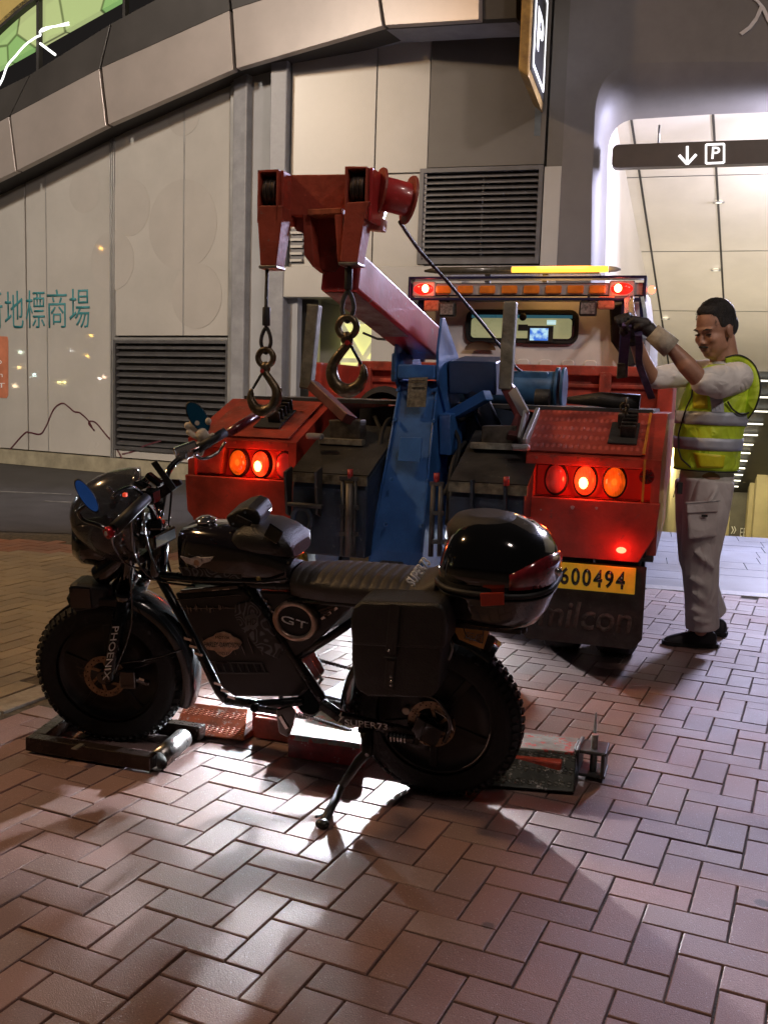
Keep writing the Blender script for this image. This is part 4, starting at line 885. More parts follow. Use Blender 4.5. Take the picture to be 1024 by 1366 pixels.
def screenmat():
    m = mat('dash_screen', (.02, .05, .1), .3, 0, 0, rvar=0, emit=(.3, .6, 1), es=1.0); t = m.node_tree; N, L = t.nodes.new, t.links.new
    tc = N('ShaderNodeTexCoord'); n = N('ShaderNodeTexNoise'); n.inputs['Scale'].default_value = 22; n.inputs['Detail'].default_value = 3; L(tc.outputs['Object'], n.inputs['Vector'])
    r = N('ShaderNodeValToRGB'); L(n.outputs[0], r.inputs[0]); r.color_ramp.elements[0].position = .4; r.color_ramp.elements[1].position = .6; r.color_ramp.elements[0].color = (.05, .18, .75, 1); r.color_ramp.elements[1].color = (.55, .85, 1, 1)
    L(r.outputs[0], t.nodes['Principled BSDF'].inputs['Emission Color']); t.nodes['Principled BSDF'].inputs['Emission Strength'].default_value = .9; return m
m.build('dash_screen', screenmat(), wn)
c = T.at(735, 430, y=yc - .03); m = MB(); m.box(c, (.07, .01, .035)); m.build('mirror_screen', glow('pale_screen', (.55, .85, .9), .7), wn)
m = MB(); c = T.at(697, 423, y=yc - .025); m.ball(c, (.03, .008, .03)); c = T.at(697, 437, y=yc - .025); m.box(c, (.08, .006, .05)); m.build('seat_silhouette', M_PLAST, wn)
m = MB(); c = T.at(640, 462, y=yc - .02); m.lathe([(.13, -.004), (.13, .004), (.0005, .004)], c + Vector((0, 0, -.03)), (0, 1, 0), 24, sq=(1, .55), a0=0, a1=math.pi); m.build('seat_back', mat('tan_seat', (.16, .11, .07), .6), wn)
m = MB()
for px in (668, 697, 727, 757, 787): a = T.at(px, 480, y=yc - .0); m.prism(rrect(a.x - .05, a.x + .05, 1.50, 1.60, .03, yc + .02), (0, -.012, 0))
m.build('pressed_panel', M_WHITE, tr, .01)
# dark corner intake on the cab
m = MB(); m.prism(T.pl([(812, 408), (842, 402), (848, 486), (838, 490), (814, 455)], yc - .05), (0, .07, 0)); m.build('corner_vent', M_RUBBER, tr, .015)
# --- light bar frame over the cab
yb = 3.30; lz = T.at(700, 386, y=yb).z; lx0, lx1 = T.at(541, 386, y=yb).x, T.at(862, 383, y=yb).x; lx0 = -.98; Lh = .165
m = MB(); m.box(((lx0 + lx1) / 2, yb + .03, lz), (lx1 - lx0, .05, .10)); m.box(((lx0 + lx1) / 2, yb, lz + .085), (lx1 - lx0, .14, .02)); m.box(((lx0 + lx1) / 2, yb, lz - .08), (lx1 - lx0, .12, .022))
for x in (lx0 + .01, lx1 - .01): m.box((x, yb, lz), (.02, .14, .17))
m.build('light_bar_frame', mat('navy_bar', (.015, .02, .07), .3, .1, .1, 6), tr, .005)
m = MB(); m.box(((lx0 + lx1) / 2, yb - .002, lz), (lx1 - lx0 - .06, .02, .085)); m.build('lamp_backing', mat('pale_backing', (.35, .33, .33), .4), tr)
AMB = lens_mat('amber_block', (.45, .13, .02), (1, .25, .03), .12)
for k in range(8):
    x = T.at(591.5 + k * 29.3, 385, y=yb - .02).x; m = MB(); m.box((x, yb - .022, lz - .003), (.125, .03, .062)); m.build('amber_marker', AMB, tr, .01)
for px, brt in ((565, 1), (829, 1)):
    c = T.at(px, 386 if px < 600 else 384, y=yb - .03); sd = 1 if px < 600 else -1
    m = MB(); m.box((c.x, yb - .02, lz), (.19, .03, .12)); m.build('beacon_housing', mat('pale_backing', ()), tr, .01)
    m = MB(); m.ball((c.x, yb - .03, lz), (.085, .03, .045)); m.build('red_beacon', lens_mat('beacon_red', (.6, .02, .01), (1, .015, .01), 1.6), tr)
    cc_ = c + Vector((.025 * sd, -.045, 0)); cc_.z = lz; m = MB(); m.ball(cc_, (.028, .014, .032)); m.build('beacon_bulb', glow('hot_red', (1, .32, .12), 14), tr); lamp('beacon_glow', 'POINT', T.M @ (cc_ + Vector((0, -.08, 0))), 1.2, (1, .08, .04), .03)
c = T.at(858, 383, y=yb + .05); m = MB(); m.ball((lx1 + .035, c.y, lz), (.03, .03, .03)); m.build('side_beacon', glow('hot_red_side', (1, .12, .06), 5), tr)
# amber rotating-beacon bar on top, mostly lit
y3 = yb + .35; c0_, c1_ = T.at(566, 363, y=y3), T.at(826, 358, y=y3); za = (c0_.z + c1_.z) / 2
xm = T.at(682, 361, y=y3).x
m = MB(); m.tube([(c0_.x, y3, za), (c0_.x + .1, y3, za + .004), (xm, y3, za + .005)], [.01, .028, .03], 10); m.box(((c0_.x + c1_.x) / 2, y3, za - .035), (c1_.x - c0_.x - .3, .16, .014)); m.build('warning_bar', mat('unlit_warning_bar', (.10, .09, .07), .25, 0, .1, 6, coat=.5), tr)
m = MB(); m.tube([(xm + .005, y3, za + .004), (c1_.x - .09, y3, za + .004)], .026, 10); m.build('lit_warning_bar', glow('amber_tube', (1, .40, .035), 2.9), tr)
m = MB(); m.tube([(c1_.x - .085, y3, za + .004), (c1_.x - .03, y3, za + .002), (c1_.x + .01, y3, za)], [.028, .02, .008], 10); m.build('bar_end', M_GREYP, tr)
for px in (652, 728): m = MB(); a = T.at(px, 370, y=y3); m.box((a.x, y3 - .05, za - .07), (.04, .05, .07)); m.build('bar_bracket', M_DGREY, tr)
lamp('amber_glow', 'AREA', T.M @ Vector(((xm + c1_.x) / 2, y3 - .1, za + .06)), 8, (1, .5, .12), .5, T.M @ Vector((.5, y3 - .3, 0)))
# work lamps under the bar
for px, py in ((597, 413), (784, 412)):
    c = T.at(px, py, y=yb - .03); m = MB(); m.box(c, (.13, .07, .11)); o = m.build('work_lamp', M_PLAST, tr, .01)
    m = MB(); m.box(c + Vector((0, -.037, 0)), (.105, .008, .085)); m.build('lens', mat('unlit_lens', (.25, .25, .25), .12, .3, .3, 40), o)
    m = MB(); m.bar(c + Vector((0, 0, .055)), c + Vector((0, 0, .11)), .02, .02); m.build('bracket', M_DGREY, o)
for px, py in ((576, 407), (808, 404)):
    c = T.at(px, py, y=yb - .03); m = MB(); m.box(c, (.13, .05, .10)); m.build('amber_reflector', mat('pinkish_reflector', (.45, .17, .10), .3, 0, .15, 30, coat=.3), tr, .015)
for px in (833,): m = MB(); m.bar(T.at(px + 2, 398, y=yb), (T.at(px, 398, y=yb).x, yb + .1, 1.25), .06, .05, (0, 1, 0)); m.bar((lx1 - .05, yb + .1, lz), (lx1 + .03, yb + .2, 1.4), .03, .03); m.build('bar_upright', mat('navy_bar', ()), tr, .004)
m = MB(); m.bar((lx0 + .1, yb, lz - .08), (lx0 + .1, yb + .1, 1.25), .05, .05, (0, 1, 0)); m.build('bar_upright', mat('navy_bar', ()), tr, .004)
# --- boom
M_BOOM = mat('boom_red', (.50, .04, .04), .34, 0, .14, 3.5, .1, 40, coat=.5, scratch=.05, scol=(.35, .30, .30))
b0, b1 = Vector((-.035, .42, 1.545)), Vector((-.112, -.72, 1.79)); bdv = (b1 - b0).normalized()
m = MB(); m.bar(b0, b0.lerp(b1, .96), .166, .16); m.build('boom', M_BOOM, tr, .012, 3)
m = MB(); q = b0.lerp(b1, .72); m.bar(q, b1, .150, .150); up_ = Vector((1, 0, 0)).cross(bdv)
m = MB(); m.bar(b0.lerp(b1, .40) - Vector((0, 0, .0825)), b0.lerp(b1, .955) - Vector((0, 0, .0825)), .13, .006); m.build('boom_wear_strip', mat('scraped_metal', (.40, .48, .46), .4, .6, .3, 9, .3, col2=(.20, .10, .10)), tr)
# --- crane head: crossbeam, sheave blocks, hanging guides, winch drum
yh = -.80
HB = lambda pts, y: T.pl(pts, y)
M_HEAD = mat('head_red', (.36, .06, .035), .48, 0, .18, 6, .2, 50, scratch=.06, scol=(.2, .12, .10))
m = MB(); m.prism(HB([(376, 233), (466, 232), (466, 288), (376, 288)], yh + .10), (0, .10, 0)); m.build('head_beam', M_HEAD, tr, .006)
m = MB(); m.prism(HB([(411, 284), (456, 282), (456, 352), (446, 363), (424, 360), (410, 340)], yh + .12), (0, .03, 0)); m.build('head_web', M_RED2, tr, .004)
m = MB(); m.prism(HB([(404, 286), (414, 286), (419, 355), (427, 364), (417, 356), (405, 340)], yh + .05), (0, .12, 0)); m.prism(HB([(446, 286), (456, 286), (458, 346), (450, 350)], yh + .03), (0, .12, 0)); m.build('head_rib', M_HEAD, tr, .003)
m = MB(); m.prism(HB([(410, 279), (455, 277), (455, 285), (410, 287)], yh + .03), (0, .10, 0)); m.build('head_lip', mat('orange_red_lip', (.50, .13, .06), .45, 0, .2, 20), tr, .003)
m = MB(); m.prism(HB([(378, 286), (406, 286), (406, 312), (396, 308)], yh + .16), (0, .06, 0)); m.build('head_skirt', mat('pale_pink_red', (.5, .2, .18), .4), tr)
for (L_, Rr, top, xo) in ((344, 375, 227, 0), (461, 493, 223, 1)):
    q0 = T.at(L_, top, y=yh); q1 = T.at(Rr, top, y=yh); h = q0.z - T.at(L_, top + 70, y=yh).z; wd = q1.x - q0.x; z1 = q0.z; z0 = z1 - h
    dd = .13; th = .008
    m = MB(); wd_ = .085
    m.box((q0.x + th / 2, yh + dd / 2, (z0 + z1) / 2), (th, dd, h)); m.box((q0.x + wd_, yh + dd / 2, (z0 + z1) / 2), (th, dd, h)); m.box((q0.x + wd_ / 2, yh + dd / 2, z1 - th / 2), (wd_, dd, th)); m.box((q0.x + wd_ / 2, yh + dd - .005, (z0 + z1) / 2), (wd_, .01, h)); o = m.build('sheave_block', M_HEAD, tr, .003)
    # rounded cheek on the right
    m = MB(); xch = q0.x + wd_ + .006
    arc = [(xch, yh + .02, z1), (xch, yh + dd, z1)] + [(xch, yh + dd + .09 * math.sin(R(a)), z1 - .10 + .10 * math.cos(R(a))) for a in range(0, 181, 20)] + [(xch, yh + .02, z1 - .2)]
    m.prism(arc, (.012, 0, 0)); m.build('cheek_plate', M_BOOM if xo else M_RED2, o, .002)
    m = MB()
    for k in range(3): m.lathe([(.030, -.006), (.052, -.008), (.056, -.004), (.050, 0), (.056, .004), (.052, .008), (.030, .006)], (q0.x + .026 + k * .018, yh + .055, z1 - .075), (1, 0, 0), 30)
    m.build('sheave', mat('sheave_rubbed', (.11, .08, .065), .4, .5, .3, 20), o)
    # tapering cable guide
    gb = HB([(343, 289), (376, 289), (368, 354), (347, 354)] if not xo else [(459, 285), (487, 283), (476, 350), (453, 349)], yh)
    gt = HB([(344, 274), (376, 274)] if not xo else [(463, 270), (493, 268)], yh)
    m = MB(); m.hull8([gb[3], gb[2], gb[2] + Vector((0, .085, 0)), gb[3] + Vector((0, .085, 0))], [gb[0], gb[1], gb[1] + Vector((0, .10, 0)), gb[0] + Vector((0, .10, 0))]); m.hull8([gb[0], gb[1], gb[1] + Vector((0, .10, 0)), gb[0] + Vector((0, .10, 0))], [gt[0], gt[1], gt[1] + Vector((0, .10, 0)), gt[0] + Vector((0, .10, 0))])
    m.build('cable_guide', M_HEAD, o, .004)
    m = MB(); ctr = (gb[3] + gb[2]) / 2; m.box(ctr + Vector((0, .04, -.006)), (gb[2].x - gb[3].x + .01, .09, .012)); m.build('guide_mouth', M_STEEL, o, .003)
    if not xo: HL = ctr + Vector((-.004, .04, -.01))
    else: HR = ctr + Vector((.0, .04, -.01))
for (t_, px0, px1, py, h_) in (('EN SERIES', 489, 499, 236, .012), ('WF', 494, 500, 246, .012)):
    pass
m = MB(); a = T.at(506, 258, y=yh + .18); e_ = T.at(524, 285, y=yh + .32)
ax_ = Vector((.55, .40, -.10)).normalized(); c1 = T.at(503, 256, y=yh + .14)
m.lathe([(.0005, 0), (.096, 0), (.096, .012), (.062, .012), (.062, .13), (.096, .13), (.096, .142), (.0005, .142)], c1, ax_, 36, smooth=False); m.build('winch_drum', M_HEAD, tr, .002)
m = MB(); m.lathe([(.060, .014), (.066, .016), (.066, .128)], c1, ax_, 30); m.build('drum_core', M_BOOM, tr)
m = MB(); m.prism(HB([(494, 288), (512, 292), (510, 308), (490, 306)], yh + .14), (0, .05, 0)); m.build('drum_bracket', mat('pale_pink_red', ()), tr, .004)
# wire rope from the drum back to the winch
wr = [T.at(533, 296, y=yh + .25), T.at(560, 335, y=yh + .55), T.at(600, 380, y=-.0), T.at(650, 440, y=.6), T.at(690, 492, y=1.1), T.at(712, 500, y=1.2), T.at(724, 502, y=1.2)]
m = MB(); m.tube(spline(wr, 8), .008, 8); m.build('winch_rope', M_CABLE, tr)
m = MB(); m.bar(pt(503, 452, .4), pt(484, 444, .4), .012, .012); m.bar(pt(503, 452, .4), pt(527, 454, .4), .012, .012); m.build('stay_rod', M_DGREY, tr)
# --- under-lift: stinger arm and crossbar on the ground (kept in truck space)
GP = lambda px, py, z=0: T.at(px, py, z=z)
# --- low work lamps at the back of the truck that throw the motorcycle's shadow forward
for (wx, wy, wz) in ((-.60, -.33, .30), (.02, -.27, .49)):
    m = MB(); m.box((wx, wy, wz), (.11, .06, .08)); o = m.build('work_lamp', M_PLAST, tr, .008)
    m = MB(); m.box((wx, wy - .033, wz), (.09, .008, .06)); m.build('lens', glow('lit_work_lens', (.85, .93, 1), 14), o)
    m = MB(); m.bar((wx, wy, wz), (wx, -.17, wz), .03, .03); m.build('bracket', M_DGREY, o)
lamp('work_light', 'SPOT', T.M @ Vector((-.60, -.39, .32)), 92, (.84, .93, 1), .02, T.M @ Vector((-.45, -3.4, .10)), 84, .9)
lamp('work_light', 'SPOT', T.M @ Vector((.02, -.33, .50)), 350, (.90, .93, 1), .02, T.M @ Vector((.45, -3.4, .05)), 100, .9)
m = MB(); m.box((-.35, 1.36, .49), (.12, .06, .09)); o = m.build('chassis_lamp', M_PLAST, tr, .008)
lamp('work_light', 'SPOT', T.M @ Vector((-.35, 1.30, .48)), 300, (.86, .93, 1), .03, (.15, 2.4, 0), 74, .5)
# ================================================================== CRANE HOOKS
def hook(top, px_eye, px_c, scale, label, turn):
    c = T.at(*px_c, y=top.y); wt = T.M @ top
    H = bpy.data.objects.new('crane_hook', None); COL.objects.link(H)
    eye = T.at(*px_eye, y=top.y); eye.x = top.x + (eye.x - top.x) * .6
    H.matrix_world = T.M @ Matrix.Translation(eye) @ Matrix.Rotation(turn, 4, 'Z'); tag(H, label, 'crane hook', 'crane hooks hanging from the boom head')
    L_ = top.z - eye.z; s = scale
    m = MB(); m.tube([(0, 0, .10 * s), (.002, 0, L_ * .5), (0, 0, L_)], .0075, 10); m.build('cable', M_CABLE, H)
    m = MB(); m.cyl((0, 0, .10 * s + .02), (0, 0, .20 * s + .02), .016); m.build('ferrule', M_DGREY, H, .003)
    m = MB(); m.tube(spline([(0, 0, -.02 * s), (-.028 * s, 0, .03 * s), (-.022 * s, 0, .08 * s), (0, 0, .115 * s), (.022 * s, 0, .08 * s), (.028 * s, 0, .03 * s)], 6, True), .0105 * s, 10, closed=True); m.build('rope_thimble', M_CABLE, H)
    # ring eye
    m = MB(); ring = [(.045 * s * math.cos(a * math.pi / 14), 0, -.045 * s + .045 * s * math.sin(a * math.pi / 14)) for a in range(28)]; m.tube(ring, .0165 * s, 12, closed=True)
    # hook curve
    pts = [(.004, -.085), (.004, -.12), (-.030, -.165), (-.062, -.21), (-.070, -.26), (-.045, -.315), (.008, -.338), (.058, -.318), (.084, -.275), (.086, -.240), (.080, -.215)]
    rs = [.020, .020, .021, .024, .029, .033, .034, .030, .023, .017, .007]
    sp = spline([(x * s, 0, z * s) for x, z in pts], 5); rr_ = []
    for i in range(len(sp)):
        t = i / 5; k = min(int(t), 9); f_ = t - k; rr_.append((rs[k] * (1 - f_) + rs[k + 1] * f_) * s)
    m.tube(sp, rr_, 14); m.ball((.0, 0, -.10 * s), (.03 * s, .02 * s, .035 * s)); m.build('hook', M_RUST, H)
    m = MB(); m.bar((.02 * s, 0, -.13 * s), (.074 * s, 0, -.215 * s), .014 * s, .010 * s, (0, 1, 0)); m.build('safety_latch', M_DGREY, H, .002)
    m = MB(); m.cyl((.010 * s, -.026 * s, -.118 * s), (.010 * s, .026 * s, -.118 * s), .011 * s); m.build('latch_pin', mat('red_pin_paint', ()), H)
hook(HL, (351, 466), (350, 520), .75, 'heavy iron crane hook on the left cable in front of the wall louvre', math.pi)
hook(HR, (461, 423), (460, 480), .86, 'heavy iron crane hook with red latch pin in front of the lit yellow panel', 0)
# ================================================================== ELECTRIC MOTORCYCLE
B = Fr((-.965, 3.45, 0), -18.6, 8)
FS = Fr(B.M @ Vector((0, 0, 0)), 0); FS.M = B.M @ Matrix.Rotation(R(12), 4, 'Z'); FS.I = FS.M.inverted(); FS.c = FS.I @ CAMP
bk = B.root('electric_motorcycle', 'black retro electric motorcycle on its kickstand with leather bags and top case in the foreground', 'motorcycle')
def fs(m, name, mt, bevel=0, parent=None): o = m.build(name, mt, parent or bk, bevel); 
def onF(o): o.matrix_parent_inverse = Matrix(); o.matrix_local = B.I @ FS.M; return o
WR_ = .275
def knobby(c, ang, fr_fn, name):
    """fat tyre with knobs, rim dish, hub: built around c with axis y"""
    r, hw = WR_, .061
    m = MB(); prof = []
    for k in range(13):
        a = math.pi * k / 12; prof.append((r - .078 + .076 * math.sin(a) ** .75 if 0 < k < 12 else r - .082, -hw * (math.cos(a) if abs(math.cos(a)) < .9 else math.copysign(.9 - (abs(math.cos(a)) - .9), math.cos(a)))))
    m.lathe(prof, c, (0, 1, 0), 72); ty = fr_fn(m.build(name, M_RUBBER, bk))
    m = MB()
    for k in range(60):
        a = 2 * math.pi * k / 60
        for j, (yy, rr, off) in enumerate(((-.016, r + .001, 0), (.016, r + .001, .5), (-.042, r - .013, .5), (.042, r - .013, 0))):
            aa = a + off * 2 * math.pi / 60; p = Vector((math.cos(aa) * rr, yy, math.sin(aa) * rr)) + Vector(c)
            tilt = (yy / .045) * .75 if abs(yy) > .02 else 0
            Mx = Matrix.Rotation(-aa, 3, 'Y') @ Matrix.Rotation(tilt, 3, 'Z'); m.box(p, (.008, .024, .014), Mx)
    o = m.build('tread', M_RUBBER, ty); 
    rim = MB(); R1 = r - .086
    for sgn in (-1, 1):
        rim.lathe([(R1 + .008, sgn * .030), (R1, sgn * .040), (R1 - .008, sgn * .036), (R1 - .016, sgn * .020), (R1 - .07, sgn * .026), (.06, sgn * .034), (.035, sgn * .05), (.0005, sgn * .052)], c, (0, 1, 0), 64)
    ri = fr_fn(rim.build('wheel_rim', mat('rim_black', (.012, .012, .012), .36, .2, .1, 8), bk))
    sp = MB()
    for k in range(5):
        a = 2 * math.pi * k / 5 + ang; p0 = Vector(c) + Vector((math.cos(a) * .05, -.040, math.sin(a) * .05)); p1 = Vector(c) + Vector((math.cos(a) * (R1 - .01), -.026, math.sin(a) * (R1 - .01))); sp.bar(p0 + Vector((0, .006, 0)), p1 + Vector((0, .004, 0)), .026, .008, (0, 1, 0))
    sp.build('spoke', mat('rim_black', ()), ri, .003)
    return ty
def disc(c, y, r, fr_fn, name='brake_disc'):
    m = MB(); c = Vector((c[0], y, c[2]))
    m.lathe([(r * .70, -.001), (r, -.001), (r, .001), (r * .70, .001), (r * .70, -.001)], c, (0, 1, 0), 48, smooth=False)
    for k in range(6):
        a = 2 * math.pi * k / 6; m.bar(c + Vector((math.cos(a) * r * .3, 0, math.sin(a) * r * .3)), c + Vector((math.cos(a + .5) * r * .74, 0, math.sin(a + .5) * r * .74)), .010, .002, (0, 1, 0))
    d = fr_fn(m.build(name, mat('disc_steel', (.30, .22, .15), .3, .9, .2, 40), bk))
    m = MB()
    for k in range(24):
        a = 2 * math.pi * k / 24; q = c + Vector((math.cos(a) * r * (.82 if k % 2 else .90), -.0015, math.sin(a) * r * (.82 if k % 2 else .90))); m.cyl(q, q + Vector((0, .001, 0)), r * .035, n=8)
    m.build('vent_holes', M_VOID, d)
    m = MB(); m.cyl(c + Vector((0, -.012, 0)), c + Vector((0, .06, 0)), r * .34); m.cyl(c + Vector((0, -.02, 0)), c, r * .16, n=6); m.build('hub', M_GLOSS, d, .002)
ident = lambda o: o
FC = (.012, 0, WR_); RC = (1.235, 0, WR_)
knobby(FC, .3, onF, 'front_tyre'); knobby(RC, .9, ident, 'rear_tyre')
disc(FC, -.072, .078, onF); disc(RC, -.072, .078, ident)
# digits moulded in the front rim
q = FS.at(104, 893, y=-.035); onF(text('73', q + Vector((0, 0, .018)), q + Vector((.004, 0, -.028)), (1, 0, .1), .03, M_GLOSS, bk, 'rim_lettering', .003))
# chrome arcs seen in the rear rim
m = MB(); m.tube([Vector(RC) + Vector((math.cos(a) * (WR_ - .092), -.036, math.sin(a) * (WR_ - .092))) for a in [R(-60 + 5 * k) for k in range(12)]], .0022, 6); m.build('rim_edge', M_CHROME, bk)
# --- forks
F = lambda px, py, y: FS.at(px, py, y=y)
for s_ in (-1, 1):
    y = s_ * .088; p0 = F(146, 903, -.088); p1 = F(166, 790, -.088); p2 = F(186, 668, -.088)
    for p in (p0, p1, p2): p.y = y
    m = MB(); m.tube([p0 + Vector((0, 0, -.02)), p0, p1], [.016, .022, .025], 16); fk = onF(m.build('fork_leg', M_SATIN, bk))
    m = MB(); m.tube([p1 + (p0 - p1) * .08, p1], [.030, .030], 16); m.tube([p1, p2], [.021, .021], 16); onF(m.build('fork_tube', M_GLOSS, bk))
    m = MB(); m.cyl((p0.x, y * .5, p0.z), (p0.x, y * 1.25, p0.z), .012); onF(m.build('axle', M_GLOSS, bk))
    if s_ < 0:
        a = F(155, 836, -.112); b_ = F(141, 907, -.112); onF(text('PHOENIX', a + Vector((-.012, 0, 0)), b_ + Vector((-.010, 0, 0)), (1, 0, .1), .024, M_TEXT, bk, 'fork_lettering', .002))
        m = MB(); m.tube(spline([F(152, 900, -.12), F(176, 830, -.10), F(172, 740, -.12), F(180, 690, -.1)], 6), .0035, 6); onF(m.build('brake_hose', M_GLOSS, bk))
        m = MB(); m.box(F(172, 905, -.08), (.06, .03, .07)); m.bar(F(180, 905, -.08), F(200, 912, -.07), .02, .02); onF(m.build('brake_caliper', M_GLOSS, bk, .006))
        m = MB(); m.bar(F(186, 905, -.1), F(193, 907, -.1), .006, .010); onF(m.build('caliper_bolt', M_CHROME, bk, .001))
m = MB(); c = F(160, 790, 0); m.box((c.x, 0, c.z), (.07, .22, .03)); c2 = F(183, 690, 0); m.box((c2.x, 0, c2.z), (.08, .22, .03)); c3 = F(190, 735, 0); m.box((c3.x, 0, c3.z), (.08, .2, .03)); onF(m.build('fork_yoke', M_SATIN, bk, .006))
for a, b_ in (((158, 765), (158, 775)), ((176, 768), (177, 778))): pass
m = MB(); m.lathe([(.285, -.072), (.312, -.066), (.322, -.03), (.324, 0), (.322, .03), (.312, .066), (.285, .072), (.283, .07), (.308, .062), (.318, 0), (.308, -.062), (.283, -.07), (.285, -.072)], FC, (0, 1, 0), 40, a0=R(-22), a1=R(112)); onF(m.build('front_mudguard', mat('mudguard_black', (.014, .017, .018), .22, 0, .1, 6, coat=.6), bk))
m = MB(); m.tube(spline([F(160, 885, -.09), F(205, 878, -.08), F(245, 866, -.07)], 4), .004, 6); onF(m.build('mudguard_stay', M_GLOSS, bk))
# --- lower lamp and horn
m = MB(); c = F(112, 790, -.07)
m.loft([[c + Vector((x, dy, dz)) for dy, dz in ((-.05 * k, -.05 * k), (.05 * k, -.05 * k), (.05 * k, .045 * k), (-.05 * k, .045 * k))] for x, k in ((-.03, 1.05), (.0, 1.1), (.05, .95), (.10, .55))], smooth=False)
onF(m.build('lower_lamp', M_PLAST, bk, .016, 3))
m = MB(); m.box(c + Vector((.012, -.056, .0)), (.075, .006, .075)); onF(m.build('lamp_glass', M_GLOSS, bk, .01))
m = MB(); m.cyl(F(132, 770, -.05), F(172, 735, -.04), .04); m.cyl(F(150, 800, -.03), F(178, 760, 0), .035); onF(m.build('horn', M_GLOSS, bk, .008))
# --- fairing bowl, headlamp
m = MB(); ax_ = Vector((-.92, -.30, .06)); c = F(188, 688, -.02)
m.lathe([(.158 * math.cos(t), .235 * math.sin(t)) for t in [R(a) for a in range(0, 91, 9)]] , c, ax_, 40, sq=(.86, 1.08))
smk = mat('smoked_screen', (.05, .05, .055), .12, 0, .1, 3, 0, coat=1, alpha=.5)
fr_ = onF(m.build('fairing', smk, bk)); s__ = fr_.modifiers.new('Solid', 'SOLIDIFY'); s__.thickness = .003
m = MB(); m.lathe([(.0005, .10), (.05, .12), (.078, .09), (.086, .03), (.075, -.03), (.0005, -.06)], F(146, 722, -.02), ax_, 32); onF(m.build('headlamp', M_GLOSS, bk))
m = MB(); c = F(122, 716, -.04)
arc_ = [F(a, b_, -.06) for a, b_ in ((118, 655), (103, 675), (99, 700), (104, 728), (118, 746), (132, 753))]
m.tube(spline(arc_, 5), [.010] * 26, 8); onF(m.build('fairing_rim', mat('grey_rim', (.09, .08, .075), .35, .2, .1, 6), bk))
for a, b_, r_ in (((150, 676), (162, 655), .012), ((168, 690), (186, 650), .010), ((176, 660), (196, 640), .014), ((140, 690), (160, 700), .010)):
    m = MB(); m.cyl(F(*a, -.05), F(*b_, .04), r_); onF(m.build('instrument_tube', M_GLOSS, bk, .002))
for px, py in ((160, 668), (178, 700), (196, 706), (172, 722), (204, 668)):
    c = F(px, py, -.10); m = MB(); m.ball(c, (.006, .005, .007)); onF(m.build('bolt_head', M_CHROME, bk))
# --- handlebar
P = lambda px, py, y: B.at(px, py, y=y)
m = MB(); hb = spline([P(150, 708, -.40), P(168, 688, -.33), P(190, 668, -.22), P(202, 676, -.12), P(206, 690, -.04), P(212, 690, .04), P(218, 662, .11), P(224, 630, .18), P(240, 612, .24), P(262, 600, .30), P(300, 577, .40)], 6)
m.tube(hb, .012, 12); m.build('handlebar', M_GLOSS, bk)
m = MB(); m.tube([P(152, 706, -.395), P(196, 664, -.24)], [.019, .018], 16); m.build('grip', M_PLAST, bk)
m = MB(); m.tube([P(264, 599, .31), P(301, 576, .40)], [.017, .018], 16); m.build('grip', M_PLAST, bk)
m = MB(); a = P(148, 709, -.405); m.cyl(a, a + Vector((-.006, -.014, -.003)), .019); m.build('bar_end', mat('red_anodised', (.5, .02, .03), .25, .6, .1, 20), bk, .002); m = MB(); m.cyl(a + Vector((-.006, -.015, -.003)), a + Vector((-.007, -.017, -.003)), .007); m.build('bar_end_cap', M_TEXT, bk)
m = MB(); m.bar(P(206, 700, -.06), P(215, 700, .08), .05, .04); m.box(P(208, 716, .0), (.08, .14, .05)); m.build('handlebar_clamp', M_CHROME if False else M_GLOSS, bk, .008)
m = MB(); m.cyl(P(212, 722, .02), P(208, 770, .02), .036); m.build('steering_head', M_GLOSS, bk, .004)
for pts in ([(218, 655, .1), (214, 690, .08), (221, 735, .05), (228, 765, .02)], [(190, 672, -.15), (196, 720, -.10), (212, 765, -.06), (240, 775, -.07), (300, 776, -.08), (380, 772, -.08)], [(176, 690, -.2), (180, 740, -.13), (205, 772, -.09), (260, 782, -.09)], [(230, 640, .12), (226, 690, .1), (217, 740, .08)], [(160, 690, -.25), (150, 720, -.2), (168, 752, -.12), (200, 760, -.08)]):
    m = MB(); m.tube(spline([P(*p) for p in pts], 6), .0042, 8); m.build('cable', M_GLOSS, bk)
# switch gear, levers, stem hardware with small bright edges
m = MB(); m.box(P(200, 662, -.2), (.05, .05, .045)); m.box(P(190, 650, -.16), (.05, .035, .03), (0, .4, 0)); m.box(P(206, 640, -.12), (.06, .03, .02), (0, .6, 0)); m.build('switch_gear', M_GLOSS, bk, .006)
m = MB(); m.tube(spline([P(192, 662, -.24), P(178, 650, -.30), P(160, 655, -.36), P(150, 664, -.40)], 5), .006, 8); m.build('brake_lever', mat('dark_chrome', (.2, .2, .2), .2, 1, .1, 10), bk)
m = MB(); m.tube(spline([P(255, 603, .28), P(270, 612, .33), P(290, 604, .38), P(300, 590, .42)], 5), .006, 8); m.build('brake_lever', mat('dark_chrome', ()), bk)
m = MB(); m.box(P(246, 606, .25), (.05, .05, .03)); m.bar(P(232, 603, .22), P(262, 592, .28), .02, .03); m.build('brake_clamp', M_CHROME, bk, .006)
m = MB(); m.box(P(167, 660, -.2), (.012, .012, .012)); m.build('red_switch', glow('small_red_switch', (1, .08, .03), .5), bk, .002)
rnd = random.Random(5)
